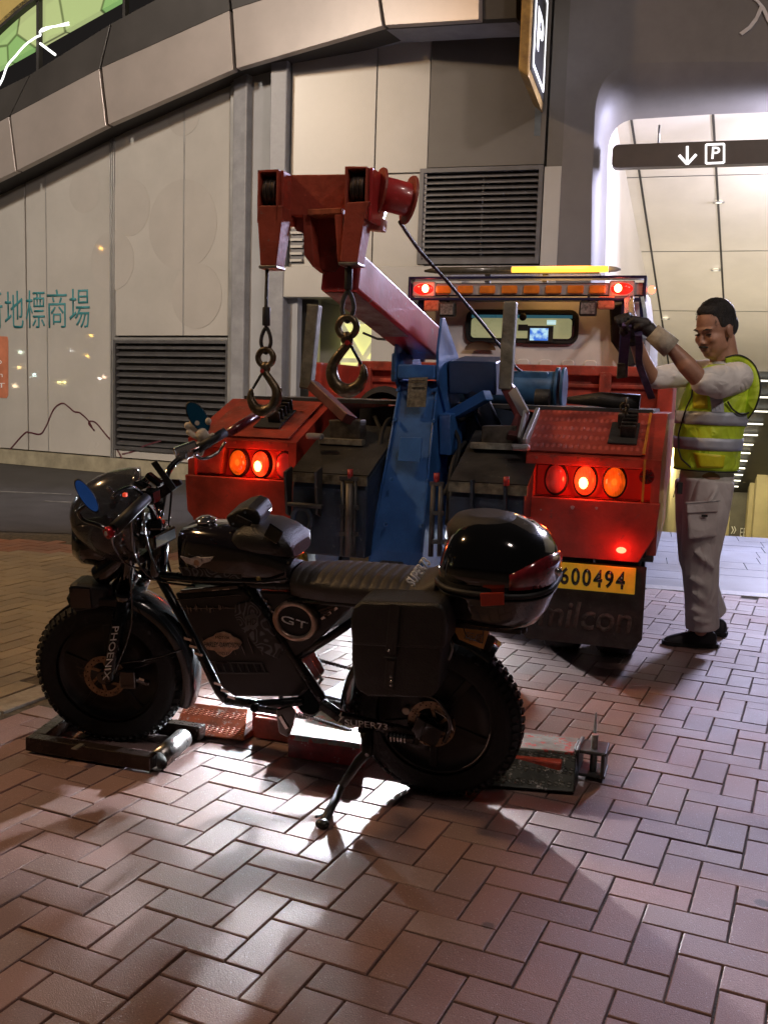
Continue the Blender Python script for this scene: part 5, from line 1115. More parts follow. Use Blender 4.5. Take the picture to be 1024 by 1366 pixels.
for k in range(22):
    px, py = rnd.uniform(150, 222), rnd.uniform(655, 745); c = P(px, py, rnd.uniform(-.12, .05)); m = MB(); rr = rnd.uniform(.004, .008)
    if k % 2: m.cyl(c, c + Vector((0, -.012, 0)), rr, n=6)
    else: m.tube([c, c + Vector((rnd.uniform(-.02, .02), rnd.uniform(-.03, 0), rnd.uniform(-.03, .03)))], rr, 10)
    m.build('fitting', M_CHROME if k % 3 == 0 else M_GLOSS, bk, .001)
# phone mount
m = MB(); m.hull8([P(a, b_, -.02) for a, b_ in ((201, 618), (209, 614), (236, 651), (229, 656))], [P(a, b_, .01) + Vector((0, .0, 0)) for a, b_ in ((201, 618), (209, 614), (236, 651), (229, 656))]); m.build('phone_mount', M_PLAST, bk, .003)
m = MB(); m.prism([P(a, b_, .06) for a, b_ in ((212, 640), (240, 640), (243, 646), (218, 664), (206, 656))], (0, .006, 0)); m.build('dash_plate', mat('dark_maroon_gloss', (.03, .01, .01), .15, .2, .1, 8, coat=.6), bk)
# --- mirrors
def mirror(e0, e1, wpx, y, glass, glab, stem):
    a, b_ = P(*e0, y), P(*e1, y); c = (a + b_) / 2; mj = (b_ - a) / 2; vd = (c - B.c).normalized(); mn = vd.cross(mj).normalized() * mj.length * wpx
    def el(s, dz): return [c + mj * s * math.cos(t) + mn * s * math.sin(t) + vd * dz for t in [2 * math.pi * k / 32 for k in range(32)]]
    m = MB(); m.loft([el(.6, .022), el(.97, .012), el(1.0, .0), el(.93, -.002)]); o = m.build('mirror', M_PLAST, bk)
    m = MB(); m.add(el(.9, -.0035), [tuple(range(32))]); g_ = m.build('mirror_glass', glass, o)
    if glab: g_['label'] = glab
    m = MB(); m.tube(spline([P(*p) for p in stem], 6), .006, 8); m.build('mirror_stem', M_GLOSS, o)
mirror((101, 639), (131, 684), .33, -.45, mat('blue_mirror', (.05, .16, .50), .08, .9, .5, 14, 0, emit=(.05, .17, .6), es=.12), 'bright blue tinted mirror glass', [(120, 672, -.43), (106, 682, -.43), (112, 694, -.42), (130, 700, -.42), (146, 708, -.41)])
mirror((251, 536), (277, 576), .50, .36, mat('teal_mirror', (.01, .06, .09), .12, .8, .3, 14, 0, emit=(.01, .06, .1), es=.10), 'dark teal mirror glass', [(265, 570, .37), (272, 585, .37), (285, 588, .38)])
# --- frame tubes
def tub(pts, r, name='frame_tube', m_=M_SATIN, n=12):
    m = MB(); m.tube([P(*p) for p in pts], r, n); return m.build(name, m_, bk)
for y in (-.06, .06):
    tub([(212, 768, y), (255, 845, y), (292, 922, y), (302, 934, y)], .016)
    tub([(302, 934, y), (345, 940, y), (405, 935, y)], .016)
    tub([(322, 765, y), (375, 850, y), (425, 925, y), (432, 938, y)], .017)
    tub([(215, 768, y), (300, 776, y), (390, 782, y), (480, 798, y)], .016)
    tub([(392, 880, y), (440, 850, y), (490, 815, y)], .014)
# slotted gussets on the down tube: chrome bars stand in for light glinting through the gaps
for (ax1, ay1, ax2, ay2) in ((248, 852, 262, 872), (288, 912, 306, 930)):
    for k in range(3):
        t = k / 2; x, y_ = ax1 + (ax2 - ax1) * t, ay1 + (ay2 - ay1) * t; m = MB(); m.bar(P(x - 2, y_ - 1, -.079), P(x + 8, y_ + 2, -.079), .009, .004, (0, 1, 0)); m.build('slot_glint', M_CHROME, bk)
# battery case
m = MB(); m.prism([P(a, b_, -.075) for a, b_ in ((232, 792), (322, 784), (345, 806), (368, 840), (412, 918), (400, 930), (312, 930), (296, 918), (262, 852))], (0, .15, 0)); bat = m.build('battery_case', mat('battery_black', (.013, .012, .013), .4, .1, .15, 20), bk, .010, 3)
m = MB()
for k in range(7):
    x = 286 + k * 10.5; m.bar(P(x, 884 + k * .3, -.080), P(x + 5, 897 + k * .2, -.080), .003, .003, (0, 1, 0))
m.bar(P(280, 883, -.080), P(350, 885, -.080), .004, .003, (0, 1, 0)); m.bar(P(286, 898, -.080), P(358, 898, -.080), .004, .003, (0, 1, 0)); m.build('vent_grid', mat('grid_gloss', (.05, .05, .05), .3), bat)
for k in range(6):
    x = 285 + k * 10.5; m = MB(); m.prism([P(a, b_, -.0785) for a, b_ in ((x, 886), (x + 8, 886), (x + 11, 896), (x + 3, 896))], (0, .003, 0)); m.build('vent_slot', M_VOID, bat)
m = MB(); m.bar(P(242, 789, -.082), P(318, 782, -.082), .012, .012, (0, 1, 0)); m.bar(P(234, 800, -.082), P(322, 793, -.082), .004, .006, (0, 1, 0)); m.build('battery_rail', M_GLOSS, bat, .002)
for k, px in enumerate((240, 253, 268, 283, 297)): m = MB(); m.bar(P(px, 790 - k * 1, -.086), P(px + (9 if k > 2 else 4), 789 - k, -.086), .006, .004, (0, 1, 0)); m.build('rail_clip', M_CHROME, bat, .001)
rnd = random.Random(11)
m = MB()
for k in range(26):
    px = rnd.uniform(248, 318); h = rnd.uniform(2, 9); py = 812 + rnd.uniform(-3, 3); m.bar(P(px, py - h / 2, -.080), P(px + 1.2, py + h / 2, -.080), .0025, .003, (0, 1, 0))
m.bar(P(244, 812, -.080), P(322, 811, -.080), .002, .002, (0, 1, 0)); m.build('cooling_grille', mat('dark_chrome', ()), bat)
m = MB()
for k in range(10):
    px = 258 + k * 12; m.bar(P(px, 850, -.080), P(px + 9, 873, -.080), .002, .003, (0, 1, 0))
m.build('grille_bars', mat('dark_chrome', ()), bat)
# shield badge
bp_ = [(273, 862), (270, 856), (276, 852), (284, 849), (288, 845), (297, 843), (306, 846), (310, 850), (318, 853), (322, 858), (317, 866), (310, 868), (305, 874), (298, 877), (291, 873), (286, 868), (277, 867)]
m = MB(); m.prism([P(a, b_, -.086) for a, b_ in bp_], (0, .008, 0)); bdg = m.build('shield_badge', M_BRONZE, bat, .0015)
text('HARLEY-DAVIDSON', P(273, 863, -.0885), P(320, 864, -.0885), (0, 0, 1), .018, M_GLOSS, bdg, 'badge_lettering', .001, .01)
text('MOTOR', P(288, 852, -.0885), P(307, 853, -.0885), (0, 0, 1), .010, M_GLOSS, bdg, 'badge_lettering', .001); text('CYCLES', P(289, 873, -.0885), P(307, 874, -.0885), (0, 0, 1), .010, M_GLOSS, bdg, 'badge_lettering', .001)
# scroll-patterned side cover
def scrollmat():
    m = mat('scroll_print', (.012, .012, .012), .45, 0, 0, rvar=0); t = m.node_tree; N, L = t.nodes.new, t.links.new
    tc = N('ShaderNodeTexCoord'); n = N('ShaderNodeTexNoise'); n.inputs['Scale'].default_value = 14; n.inputs['Detail'].default_value = 1; L(tc.outputs['Object'], n.inputs['Vector'])
    w_ = N('ShaderNodeMath'); w_.operation = 'PINGPONG'; w_.inputs[1].default_value = .04; L(n.outputs[0], w_.inputs[0])
    r = N('ShaderNodeMapRange'); L(w_.outputs[0], r.inputs[0]); r.inputs[1].default_value = .022; r.inputs[2].default_value = .032; 
    mx = N('ShaderNodeMixRGB'); L(r.outputs[0], mx.inputs[0]); mx.inputs[1].default_value = (.012, .012, .012, 1); mx.inputs[2].default_value = (.12, .12, .13, 1); L(mx.outputs[0], t.nodes['Principled BSDF'].inputs['Base Color']); return m
M_SCR = scrollmat()
m = MB(); m.prism([P(a, b_, -.083) for a, b_ in ((313, 806), (335, 800), (348, 812), (378, 866), (370, 880), (345, 868), (322, 840), (312, 822))], (0, .02, 0)); m.build('side_cover', M_SCR, bk, .006)
m = MB(); m.prism([P(a, b_, -.087) for a, b_ in ((327, 822), (338, 818), (344, 822), (345, 834), (338, 841), (328, 836))], (0, .004, 0)); m.build('small_shield', mat('grey_print', (.10, .10, .10), .4), bk, .001)
text('HD', P(330, 834, -.0885), P(342, 833, -.0885), (0, 0, 1), .022, M_GLOSS, bk, 'shield_lettering', .001)
# triangular side panel with round GT badge
m = MB(); m.prism([P(a, b_, -.070) for a, b_ in ((345, 788), (478, 796), (474, 806), (400, 878), (392, 878))], (0, .14, 0)); tp = m.build('side_panel', mat('battery_black', ()), bk, .008)
for i, (x0, y0, dx, dy, n_) in enumerate(((352, 800, 5, 7.5, 5), (420, 832, 8.5, -6.2, 5))):
    for k in range(n_): m = MB(); m.bar(P(x0 + dx * k, y0 + dy * k, -.074), P(x0 + dx * k + 4.5, y0 + dy * k + (2.5 if i == 0 else -3), -.074), .008, .004, (0, 1, 0)); m.build('panel_slot', M_CHROME if i else mat('dark_chrome', ()), tp)
for k in range(4): m = MB(); m.bar(P(424 + k * 4, 815 + k * 3, -.075), P(452 - k * 6, 806 + k * 6, -.075), .006, .004, (0, 1, 0)); m.build('panel_rib', M_GLOSS, tp)
gc = P(393, 829, -.095); rg = P(393, 829, -.095).x - P(364, 829, -.095).x
m = MB(); m.lathe([(rg * .76, .0), (rg * .80, -.004), (rg * .97, -.004), (rg, .0), (rg, .03), (rg * .76, .03), (rg * .76, 0)], gc, (0, 1, 0), 48, sq=(1, .88)); gt = m.build('round_badge', mat('brushed_copper', (.50, .42, .36), .35, .7, .3, 14, .1, col2=(.30, .17, .11)), bk)
m = MB(); m.lathe([(rg * .78, .006), (.0005, .004)], gc, (0, 1, 0), 40, sq=(1, .88)); m.build('badge_face', M_PLAST, gt)
text('GT', gc + Vector((-rg * .60, -.002, -.004)), gc + Vector((rg * .58, -.002, -.022)), (.12, 0, 1), .024, mat('silver_badge', ()), gt, 'badge_letters', .004, -.01)
# --- tank
def sec_yz(x, zc, hy, hz, n=24, ex=2.6, yo=0): return [Vector((x, yo + hy * math.copysign(abs(math.cos(a)) ** (2 / ex), math.cos(a)), zc + hz * math.copysign(abs(math.sin(a)) ** (2 / ex), math.sin(a)))) for a in [2 * math.pi * k / n for k in range(n)]]
tl, tr0 = P(229, 735, -.09), P(384, 766, -.09)
zA, zB = P(250, 775, -.1).z, P(250, 699, -.05).z; zm = (zA + zB) / 2; hz = (zB - zA) / 2
xs_ = [tl.x, tl.x + .02, tl.x + .08, tl.x + .18, tl.x + .28, tl.x + .36, tr0.x - .02, tr0.x]
hs_ = [.70, .92, 1.0, 1.0, .94, .82, .66, .50]; ws_ = [.05, .085, .105, .112, .11, .10, .085, .07]
m = MB(); m.loft([sec_yz(x, zA + hz * h, w_, hz * h, ex=3.6) for x, h, w_ in zip(xs_, hs_, ws_)]); tk = m.build('tank', mat('tank_black', (.010, .007, .009), .14, 0, .1, 5, 0, coat=1, rvar=.04), bk)
cc = P(275, 694, -.02); m = MB(); m.lathe([(.0005, .012), (.022, .012), (.026, .006), (.034, .006), (.036, 0), (.030, -.01)], cc, (0, 0, 1), 32); cp_ = m.build('filler_cap', M_CHROME, tk)
m = MB(); m.lathe([(.0005, .014), (.018, .0145), (.018, .010)], cc, (0, 0, 1), 24); m.build('cap_face', mat('cap_face', (.3, .3, .3), .2, .8, .5, 80), cp_)
wg = [(240, 742), (252, 745), (258, 744), (262, 742), (267, 744), (276, 744), (284, 743), (280, 749), (270, 752), (266, 756), (262, 758), (257, 754), (248, 751)]
m = MB(); m.prism([P(a, b_, -.118) for a, b_ in wg], (0, .006, 0)); wgo = m.build('winged_badge', mat('silver_badge', (.72, .68, .66), .3, .5, .15, 60), tk, .001)
m = MB(); c = P(262, 751, -.121); m.cyl(c, c + Vector((0, .004, 0)), .010); m.build('badge_centre', M_BRONZE, wgo, .001)
m = MB(); m.prism([P(a, b_, -.108) for a, b_ in ((238, 757), (322, 762), (322, 772), (244, 768))], (0, .004, 0)); m.build('scroll_strip', M_SCR, tk)
m = MB(); c = P(345, 772, -.1); m.ball(c, (.008, .008, .010)); m.build('brass_tap', mat('brass', (.5, .35, .12), .3, .9), tk)
m = MB(); m.tube(spline([P(a, b_, -.105) for a, b_ in ((215, 770), (260, 774), (310, 775), (352, 776), (384, 773))], 5), .006, 8); m.build('wiring_loom', M_GLOSS, bk)
# tank bag with flap
m = MB(); z0 = P(325, 742, -.09).z; z1 = P(325, 688, 0).z
x0, x1 = P(304, 720, -.1).x, P(386, 740, -.1).x
m.loft([sec_yz(x0 + (x1 - x0) * t, z0 + (z1 - z0) * h * .5, w_, (z1 - z0) * h * .5, ex=2.8) for t, h, w_ in ((0, .45, .06), (.06, .75, .10), (.25, .98, .115), (.5, .95, .118), (.75, .80, .112), (.94, .60, .10), (1, .38, .07))])
tb = m.build('tank_bag', M_LEATH, bk)
m = MB(); fl_ = [P(a, b_, -.06) for a, b_ in ((300, 690), (318, 680), (330, 677), (341, 681), (347, 692), (344, 703), (336, 709), (322, 706), (306, 704))]
m.prism(fl_, (0, .10, .02)); m.build('bag_flap', M_LEATH, tb, .008, 3)
m = MB(); m.bar(P(315, 690, -.075), P(335, 700, -.075), .022, .006, (0, 1, 0)); m.build('bag_strap', M_LEATH, tb, .003)
for px, py in ((312, 699), (328, 684)): c = P(px, py, -.07); m = MB(); m.cyl(c, c + Vector((0, -.006, .002)), .004, n=12); m.build('stud', M_CHROME, tb)
m = MB(); m.bar(P(356, 706, -.11), P(374, 718, -.11), .05, .008, (0, 1, 0)); m.build('control_box', M_GLOSS, tb, .006)
for a, b_ in (((370, 741), (380, 727)), ((380, 752), (384, 740))): m = MB(); m.tube(spline([P(*a, -.07), P((a[0] + b_[0]) / 2 + 2, (a[1] + b_[1]) / 2, -.05), P(*b_, -.0)], 4), .009, 8); m.build('chrome_trim', M_CHROME, bk)
# --- seat
ys = [-.125, -.120, -.105, -.07, 0, .07, .105, .12, .125]
sx0, sx1 = P(380, 770, -.12).x, P(603, 775, -.12).x
zt0 = P(450, 776, -.115).z + .010
zb0 = P(450, 806, -.125).z
n_ = 120; V_, F_ = [], []
def stop(t):
    base = zt0 + .012 * math.sin(t * 3.0) - .004
    if t > .76: base += .040 * (1 - math.cos(min(1, (t - .76) / .16) * math.pi)) * .5
    return base
ncr = 15
for i in range(n_ + 1):
    t = i / n_; x = sx0 + (sx1 - sx0) * t; w_ = .085 + .04 * min(1, t * 4) ** .6 if t < .25 else .125; w_ *= 1 - .25 * max(0, t - .9) / .1
    rib = 0
    if .02 < t < .80: rib = -.006 * (abs(math.cos(t / .80 * math.pi * 14.0)) ** 14)
    zt = stop(t); zb = zb0 + .01 * t
    prof = []
    for k in range(ncr):
        u = -1 + 2 * k / (ncr - 1); cr = (1 - abs(u) ** 3.2) ; prof.append(Vector((x, u * w_, zt - .030 + (.030) * cr + rib * (1 if abs(u) < .93 else 0))))
    prof = [Vector((x, -w_ * .96, zb)), Vector((x, -w_ * 1.01, (zt + zb) / 2))] + prof + [Vector((x, w_ * 1.01, (zt + zb) / 2)), Vector((x, w_ * .96, zb))]
    V_.append(prof)
m = MB(); m.loft(V_); seat = m.build('seat', M_SEAT, bk)
a = P(553, 783, -.130); b_ = P(577, 750, -.126); text('SUPER73', a + Vector((0, -.006, 0)), b_ + Vector((0, -.010, 0)), (-.8, .05, .55), .034, M_TEXT, seat, 'seat_lettering', .002, .03)
tub([(385, 800, -.09), (470, 806, -.10), (590, 812, -.10)], .010, 'seat_rail'); tub([(385, 800, .09), (470, 806, .10), (590, 812, .10)], .010, 'seat_rail')
# --- saddlebag
m = MB(); y0, y1 = -.235, -.11
def rr2(pts, y): return [P(a, b_, y) for a, b_ in pts]
out = [(469, 822), (472, 812), (482, 806), (585, 809), (592, 816), (592, 840), (584, 920), (575, 932), (490, 930), (474, 920), (468, 880)]
m.prism(rr2(out, y0), (0, .12, 0)); sb = m.build('saddlebag', M_LEATH, bk, .022, 4)
fo = [(466, 826), (470, 810), (482, 803), (586, 806), (594, 816), (594, 842), (592, 868), (468, 862)]
m = MB(); m.prism(rr2(fo, y0 - .008), (0, .135, 0)); m.build('bag_lid', M_LEATH, sb, .014, 3)
m = MB(); m.bar(P(527, 806, y0 - .014), P(521, 872, y0 - .014), .032, .005, (0, 1, 0)); m.bar(P(521, 880, y0 - .006), P(518, 920, y0 - .006), .028, .004, (0, 1, 0)); m.build('bag_strap', mat('strap_leather', (.022, .019, .016), .38, 0, .2, 20, .3, 200), sb, .002)
m = MB(); m.bar(P(512, 877, y0 - .016), P(529, 878, y0 - .016), .012, .006); m.build('strap_keeper', M_PLAST, sb, .002)
for px, py in ((518, 868), (521, 903), (521, 909), (521, 914)): c = P(px, py, y0 - .018); m = MB(); m.ball(c, (.004, .003, .004)); m.build('stud', M_CHROME, sb)
m = MB(); m.tube(spline([P(596, 850, -.13), P(602, 862, -.13), P(597, 880, -.14)], 4), .009, 8); m.build('bag_clip', mat('dark_chrome', ()), sb)
# --- top case
tc0 = P(665, 800, 0); cxm = (P(588, 780, 0).x + P(745, 780, 0).x) / 2; L2 = (P(745, 780, 0).x - P(588, 780, 0).x) / 2
zs = P(655, 796, -.17).z; zbt = zs - .115; ztp = zs + .20
def cs(z, sx, sy, dx=0, ex=2.7): return ell((cxm + dx, 0, z), L2 * sx, .195 * sy, 40, ex)
m = MB(); m.loft([cs(zbt, .62, .66), cs(zbt + .012, .74, .76), cs(zbt + .05, .88, .88), cs(zs - .01, .985, .985), cs(zs, 1.0, 1.0)]); tcb = m.build('top_case', M_GLOSS, bk)
m = MB(); m.loft([cs(zs + .001, .985, .985), cs(zs + .006, 1.02, 1.02), cs(zs + .014, 1.02, 1.02), cs(zs + .019, .985, .985)]); m.build('case_seam', M_PLAST, tcb)
m = MB(); m.loft([cs(zs + .018, .97, .97), cs(zs + .06, .96, .97, .004), cs(zs + .10, .90, .93, .004), cs(zs + .14, .78, .84, .0), cs(zs + .17, .60, .68, -.010), cs(zs + .19, .38, .46, -.02), cs(zs + .196, .12, .16, -.02)]); m.build('case_lid', M_GLOSS, tcb)
m = MB(); m.loft([cs(zs + .128, .62, .52, -.052, 2.3), cs(zs + .165, .60, .50, -.05, 2.3), cs(zs + .192, .50, .44, -.045, 2.3), cs(zs + .203, .30, .28, -.04, 2.3)]); m.build('lid_pad', mat('rough_black_pad', (.035, .030, .026), .62, 0, .15, 30, .35, 260), tcb)
m = MB(); c = P(656, 800, -.205); m.hull8([P(640, 791, -.205), P(672, 790, -.205), P(672, 807, -.20), P(641, 809, -.20)][::-1], [P(640, 791, -.15), P(672, 790, -.15), P(672, 807, -.15), P(641, 809, -.15)][::-1]); m.build('side_reflector', mat('red_reflector_bright', (.62, .06, .03), .35, 0, .06, 30, .1, 300), tcb, .003)
rs_ = []
m = MB(); 
def lidpt(a, z, k): 
    q = cs(z, k, k)[0]; x = cxm + .004 + L2 * k * math.copysign(abs(math.cos(a)) ** (2 / 2.7), math.cos(a)); y = .195 * k * math.copysign(abs(math.sin(a)) ** (2 / 2.7), math.sin(a)); return Vector((x, y, z))
g1 = [[lidpt(R(a), zs + .03, .992) for a in range(-75, 21, 8)], [lidpt(R(a), zs + .062 + .016 * math.sin(R((a + 75) * 1.9)), .985) for a in range(-75, 21, 8)], [lidpt(R(a), zs + .075 + .04 * math.sin(R((a + 75) * 1.9)), .955) for a in range(-75, 21, 8)]]
nq = len(g1[0]); m.add([p for row in g1 for p in row], [(r * nq + k, r * nq + k + 1, (r + 1) * nq + k + 1, (r + 1) * nq + k) for r in range(2) for k in range(nq - 1)], True)
o = m.build('case_reflector', mat('deep_red_lens', (.20, .012, .02), .12, 0, .2, 40, coat=1), tcb); s__ = o.modifiers.new('Solid', 'SOLIDIFY'); s__.thickness = -.006; s__.offset = 1
m = MB(); c = P(744, 763, -.03); m.ball(c, (.012, .012, .014)); m.build('case_lock', M_CHROME, tcb)
m = MB(); m.box((cxm - .04, 0, zbt - .012), (.26, .2, .02)); m.bar((cxm - .18, -.06, zbt - .02), (cxm + .1, -.06, zbt - .02), .02, .02); m.build('case_rack', M_SATIN, bk, .004)
# orange hanging tag, rear mudguard with plate stub
m = MB(); tg = [P(a, b_, -.07) for a, b_ in ((604, 838), (642, 833), (655, 833), (644, 866), (612, 853))]; m.prism(tg, (0, .003, 0)); tgo = m.build('orange_tag', mat('orange_tag', (.72, .36, .10), .45, 0, .08, 20), bk)
text('玩具', P(617, 853, -.0735), P(639, 858, -.0735), (.5, 0, 1), .03, M_GLOSS, tgo, 'tag_lettering', .001)
tgp = [(618, 838), (645, 835), (643, 858), (622, 850)]; m = MB()
for k in range(4): m.bar(P(*tgp[k], -.073), P(*tgp[(k + 1) % 4], -.073), .003, .002, (0, 1, 0))
m.build('tag_border', M_GLOSS, tgo)
m = MB(); m.lathe([(.292, -.07), (.31, -.065), (.318, 0), (.31, .065), (.292, .07), (.290, .07), (.305, .06), (.312, 0), (.305, -.06), (.290, -.07), (.292, -.07)], RC, (0, 1, 0), 30, a0=R(52), a1=R(190)); m.build('rear_mudguard', mat('mudguard_black', ()), bk)
m = MB(); m.hull8([P(630, 850, -.05), P(656, 846, -.05), P(662, 852, -.05), P(648, 880, -.05)][::-1], [P(630, 850, .07), P(656, 846, .07), P(662, 852, .07), P(648, 880, .07)][::-1]); m.build('tail_lamp_stub', M_PLAST, bk, .006)
# --- swing arm, motor, crank, chain, kickstand
m = MB(); m.bar(P(428, 938, -.10), P(456, 958, -.10), .03, .034, (0, 1, 0)); m.bar(P(452, 956, -.10), P(528, 974, -.10), .036, .022, (0, 1, 0)); m.bar(P(524, 974, -.10), P(560, 985, -.095), .05, .018, (0, 1, 0)); m.bar(P(428, 938, .10), P(560, 960, .10), .035, .02, (0, 1, 0)); m.build('swing_arm', M_SATIN, bk, .006)
text('SUPER73', P(460, 967, -.114), P(517, 974, -.114), (0, 0, 1), .022, M_TEXT, bk, 'arm_lettering', .002, .012)
m = MB(); q = [P(a, b_, -.114) for a, b_ in ((456, 949), (449, 957), (453, 958), (450, 964), (459, 956), (455, 955))]; m.prism(q, (0, -.002, 0)); m.build('bolt_mark', M_TEXT, bk)
for k in range(5): c0, c1 = P(522 + k * 4.6, 982 + k * .5, -.11), P(524 + k * 4.6, 982.3 + k * .5, -.11); m = MB(); m.cyl(c0, c1, .018, n=20); m.build('adjuster_ring', M_CHROME, bk, .001)
m = MB(); m.cyl(P(518, 981, -.11), P(552, 986, -.105), .014); m.build('adjuster', M_GLOSS, bk)
for px, py, r_ in ((541, 949, .013), (487, 985, .006)): c = P(px, py, -.125); m = MB(); m.cyl(c, c + Vector((0, .03, 0)), r_, n=16); m.build('bolt', mat('pale_bolt', (.4, .36, .30), .35, .7), bk, .002)
m = MB(); m.box(P(570, 975, -.09), (.09, .03, .07), (0, .4, 0)); m.tube(spline([P(560, 925, -.08), P(585, 935, -.085), P(600, 965, -.085), P(592, 990, -.08)], 5), .008, 8); m.build('brake_caliper', M_GLOSS, bk, .008)
m = MB(); m.tube(spline([P(580, 948, -.08), P(598, 960, -.085), P(604, 975, -.085)], 4), .003, 6); m.build('caliper_edge', M_CHROME, bk)
m = MB(); m.cyl(P(414, 936, -.05), P(414, 936, .07) , .045); m.build('pivot_boss', M_GLOSS, bk, .004)
m = MB(); m.lathe([(.078, -.003), (.084, 0), (.078, .003), (.066, .003), (.066, -.003), (.078, -.003)], P(400, 930, .085), (0, 1, 0), 36); m.build('chain_ring', M_GLOSS, bk)
m = MB(); m.bar(P(336, 944, -.12), P(376, 950, -.12), .02, .014, (0, 1, 0)); m.cyl(P(340, 944, -.13), P(340, 944, -.08), .016); m.build('crank_arm', M_SATIN, bk, .004)
m = MB(); m.loft([[P(a, b_, y) for a, b_ in ((368, 946), (388, 940), (396, 950), (384, 984), (372, 978))] for y in (-.20, -.12)]); m.build('pedal', M_GLOSS, bk, .006)
m = MB(); m.bar(P(373, 955, -.203), P(383, 972, -.203), .012, .004, (0, 1, 0)); m.build('pedal_reflector', M_CHROME, bk, .001)
def chainrun(a, b_, name):
    m = MB(); n = 26
    for k in range(n): p = a.lerp(b_, k / n); q = a.lerp(b_, (k + .7) / n); m.bar(p, q, .009, .006 if k % 2 else .010, (0, 1, 0))
    m.build(name, mat('dark_chrome', ()), bk)
chainrun(P(405, 875, .085), P(470, 893, .085), 'chain'); chainrun(P(398, 952, .085), P(470, 975, .085), 'chain')
for a, b_ in (((392, 872), (417, 917)), ((404, 866), (430, 908))): m = MB(); m.cyl(P(*a, .02), P(*b_, .03), .006); m.build('peg_tube', M_CHROME, bk)
m = MB(); m.bar(P(415, 925, .0), P(430, 905, .0), .012, .01); m.build('tension_arm', M_STEEL, bk, .002)
m = MB(); m.tube([P(489, 975, -.12), P(490, 1004, -.135), P(478, 1016, -.15), P(455, 1050, -.22)], [.020, .020, .016, .013], 12); kk = [P(455, 1050, -.22)]
gk_ = B.I @ gnd(430, 1099, .012); m.tube([P(455, 1050, -.22), P(442, 1078, -.29), gk_], [.013, .012, .014], 12); m.ball(gk_, (.022, .018, .014)); ks = m.build('kickstand', mat('kickstand_grey', (.03, .03, .027), .32, .5, .2, 14), bk)
m = MB(); m.tube(spline([P(445, 1064, -.26), P(432, 1084, -.29), gk_ + Vector((-.02, 0, .02))], 4), .004, 8); m.build('stand_tab', M_DGREY, ks)
c = P(490, 1006, -.15); m = MB(); m.cyl(c, c + Vector((0, -.006, 0)), .007, n=6); m.build('stand_bolt', M_CHROME, ks)
# --- cream plush figure behind the right mirror
TY = Fr(B.M @ P(262, 605, .34), -10)
ty = TY.root('plush_toy', 'small cream plush figure sitting on the far handlebar behind the teal mirror', 'soft toy')
Y = lambda px, py, y=0: TY.at(px, py, y=y)
blob('toy_body', [('c', Y(259, 607), .011, Y(266, 592), .013), ('c', Y(268, 606), .009, Y(272, 590), .012), ('b', Y(270, 580), (.024, .018, .026)), ('c', Y(262, 583), .010, Y(252, 577), .011), ('c', Y(276, 584), .009, Y(284, 580), .008), ('b', Y(262, 566, .01), (.028, .02, .028)), ('b', Y(250, 568), (.012, .01, .014)), ('b', Y(278, 562), (.012, .01, .014))], mat('cream_plush', (.80, .70, .56), .8, 0, .1, 30, .4, 200), ty, .0028, 3)
# ================================================================== CROSSBAR AND CRADLE ON THE GROUND
G = Fr((-.965, 3.45, 0), -18.6)
lf = G.root('wheel_lift_crossbar', 'worn red steel crossbar with tread plates lying on the paving under the motorcycle', 'lift bar')
g = lambda px, py, z: G.at(px, py, z=z)
M_TRR = treadmat('rusty_red_tread', (.34, .075, .03), (.14, .05, .03), .4, 34, .3, .9); M_TRD = treadmat('dark_tread', (.05, .055, .05), (.02, .022, .02), .38, 34, .6, .9)
M_SCRAP = mat('scraped_green_steel', (.22, .26, .24), .5, .4, .3, 8, .3, 40, col2=(.13, .14, .12), scratch=.30, scol=(.40, .05, .04))
def slab(pxs, z1, depth, name, mt, par=lf, bevel=.004):
    m = MB(); q = [g(a, b_, z1) for a, b_ in pxs]; m.prism(q, (0, 0, -depth)); return m.build(name, mt, par, bevel)
# left tread ramp: sloping face from rear top edge to the ground
m = MB(); A_, B_, C_, D_ = g(248, 936, .075), g(331, 946, .075), g(325, 989, .01), g(230, 978, .01)
m.hull8([D_, C_, Vector((C_.x, B_.y, .002)), Vector((D_.x, A_.y, .002))], [D_ + Vector((0, 0, .006)), C_ + Vector((0, 0, .006)), B_, A_]); m.build('tread_ramp', M_TRR, lf, .003)
m = MB(); m.hull8([g(331, 947, .0), g(384, 955, .0), g(470, 930, 0), g(400, 920, 0)], [g(331, 947, .08), g(372, 990, .07) * 0 + g(384, 955, .08), g(470, 930, .08), g(400, 920, .08)]); 
m = MB(); q0, q1 = g(330, 962, .085), g(760, 990, .085); 
m.box(((q0.x + q1.x) / 2, q0.y + .13, .045), (q1.x - q0.x, .16, .08)); m.build('bar_beam', M_RED2, lf, .006)
sl = slab([(386, 980), (480, 992), (500, 952), (402, 938)], .098, .02, 'top_plate', M_SCRAP)
m = MB(); a, b_ = g(384, 981, .09), g(486, 995, .09); m.hull8([Vector((a.x, a.y, .01)), Vector((b_.x, b_.y, .01)), Vector((b_.x, b_.y + .03, .01)), Vector((a.x, a.y + .03, .01))], [a, b_, b_ + Vector((0, .03, 0)), a + Vector((0, .03, 0))]); m.build('side_plate', mat('scuffed_deep_red', (.28, .02, .025), .4, 0, .3, 9, .2, 40, scratch=.12, scol=(.35, .35, .33)), lf, .004)
m = MB(); a, b_ = g(336, 950, .09), g(375, 958, .09); m.hull8([Vector((a.x, a.y - .0, .01)), Vector((b_.x, b_.y, .01)), Vector((b_.x, b_.y + .2, .01)), Vector((a.x, a.y + .2, .01))], [a, b_, b_ + Vector((0, .2, 0)), a + Vector((0, .2, 0))]); m.build('red_block', mat('scuffed_deep_red', ()), lf, .005)
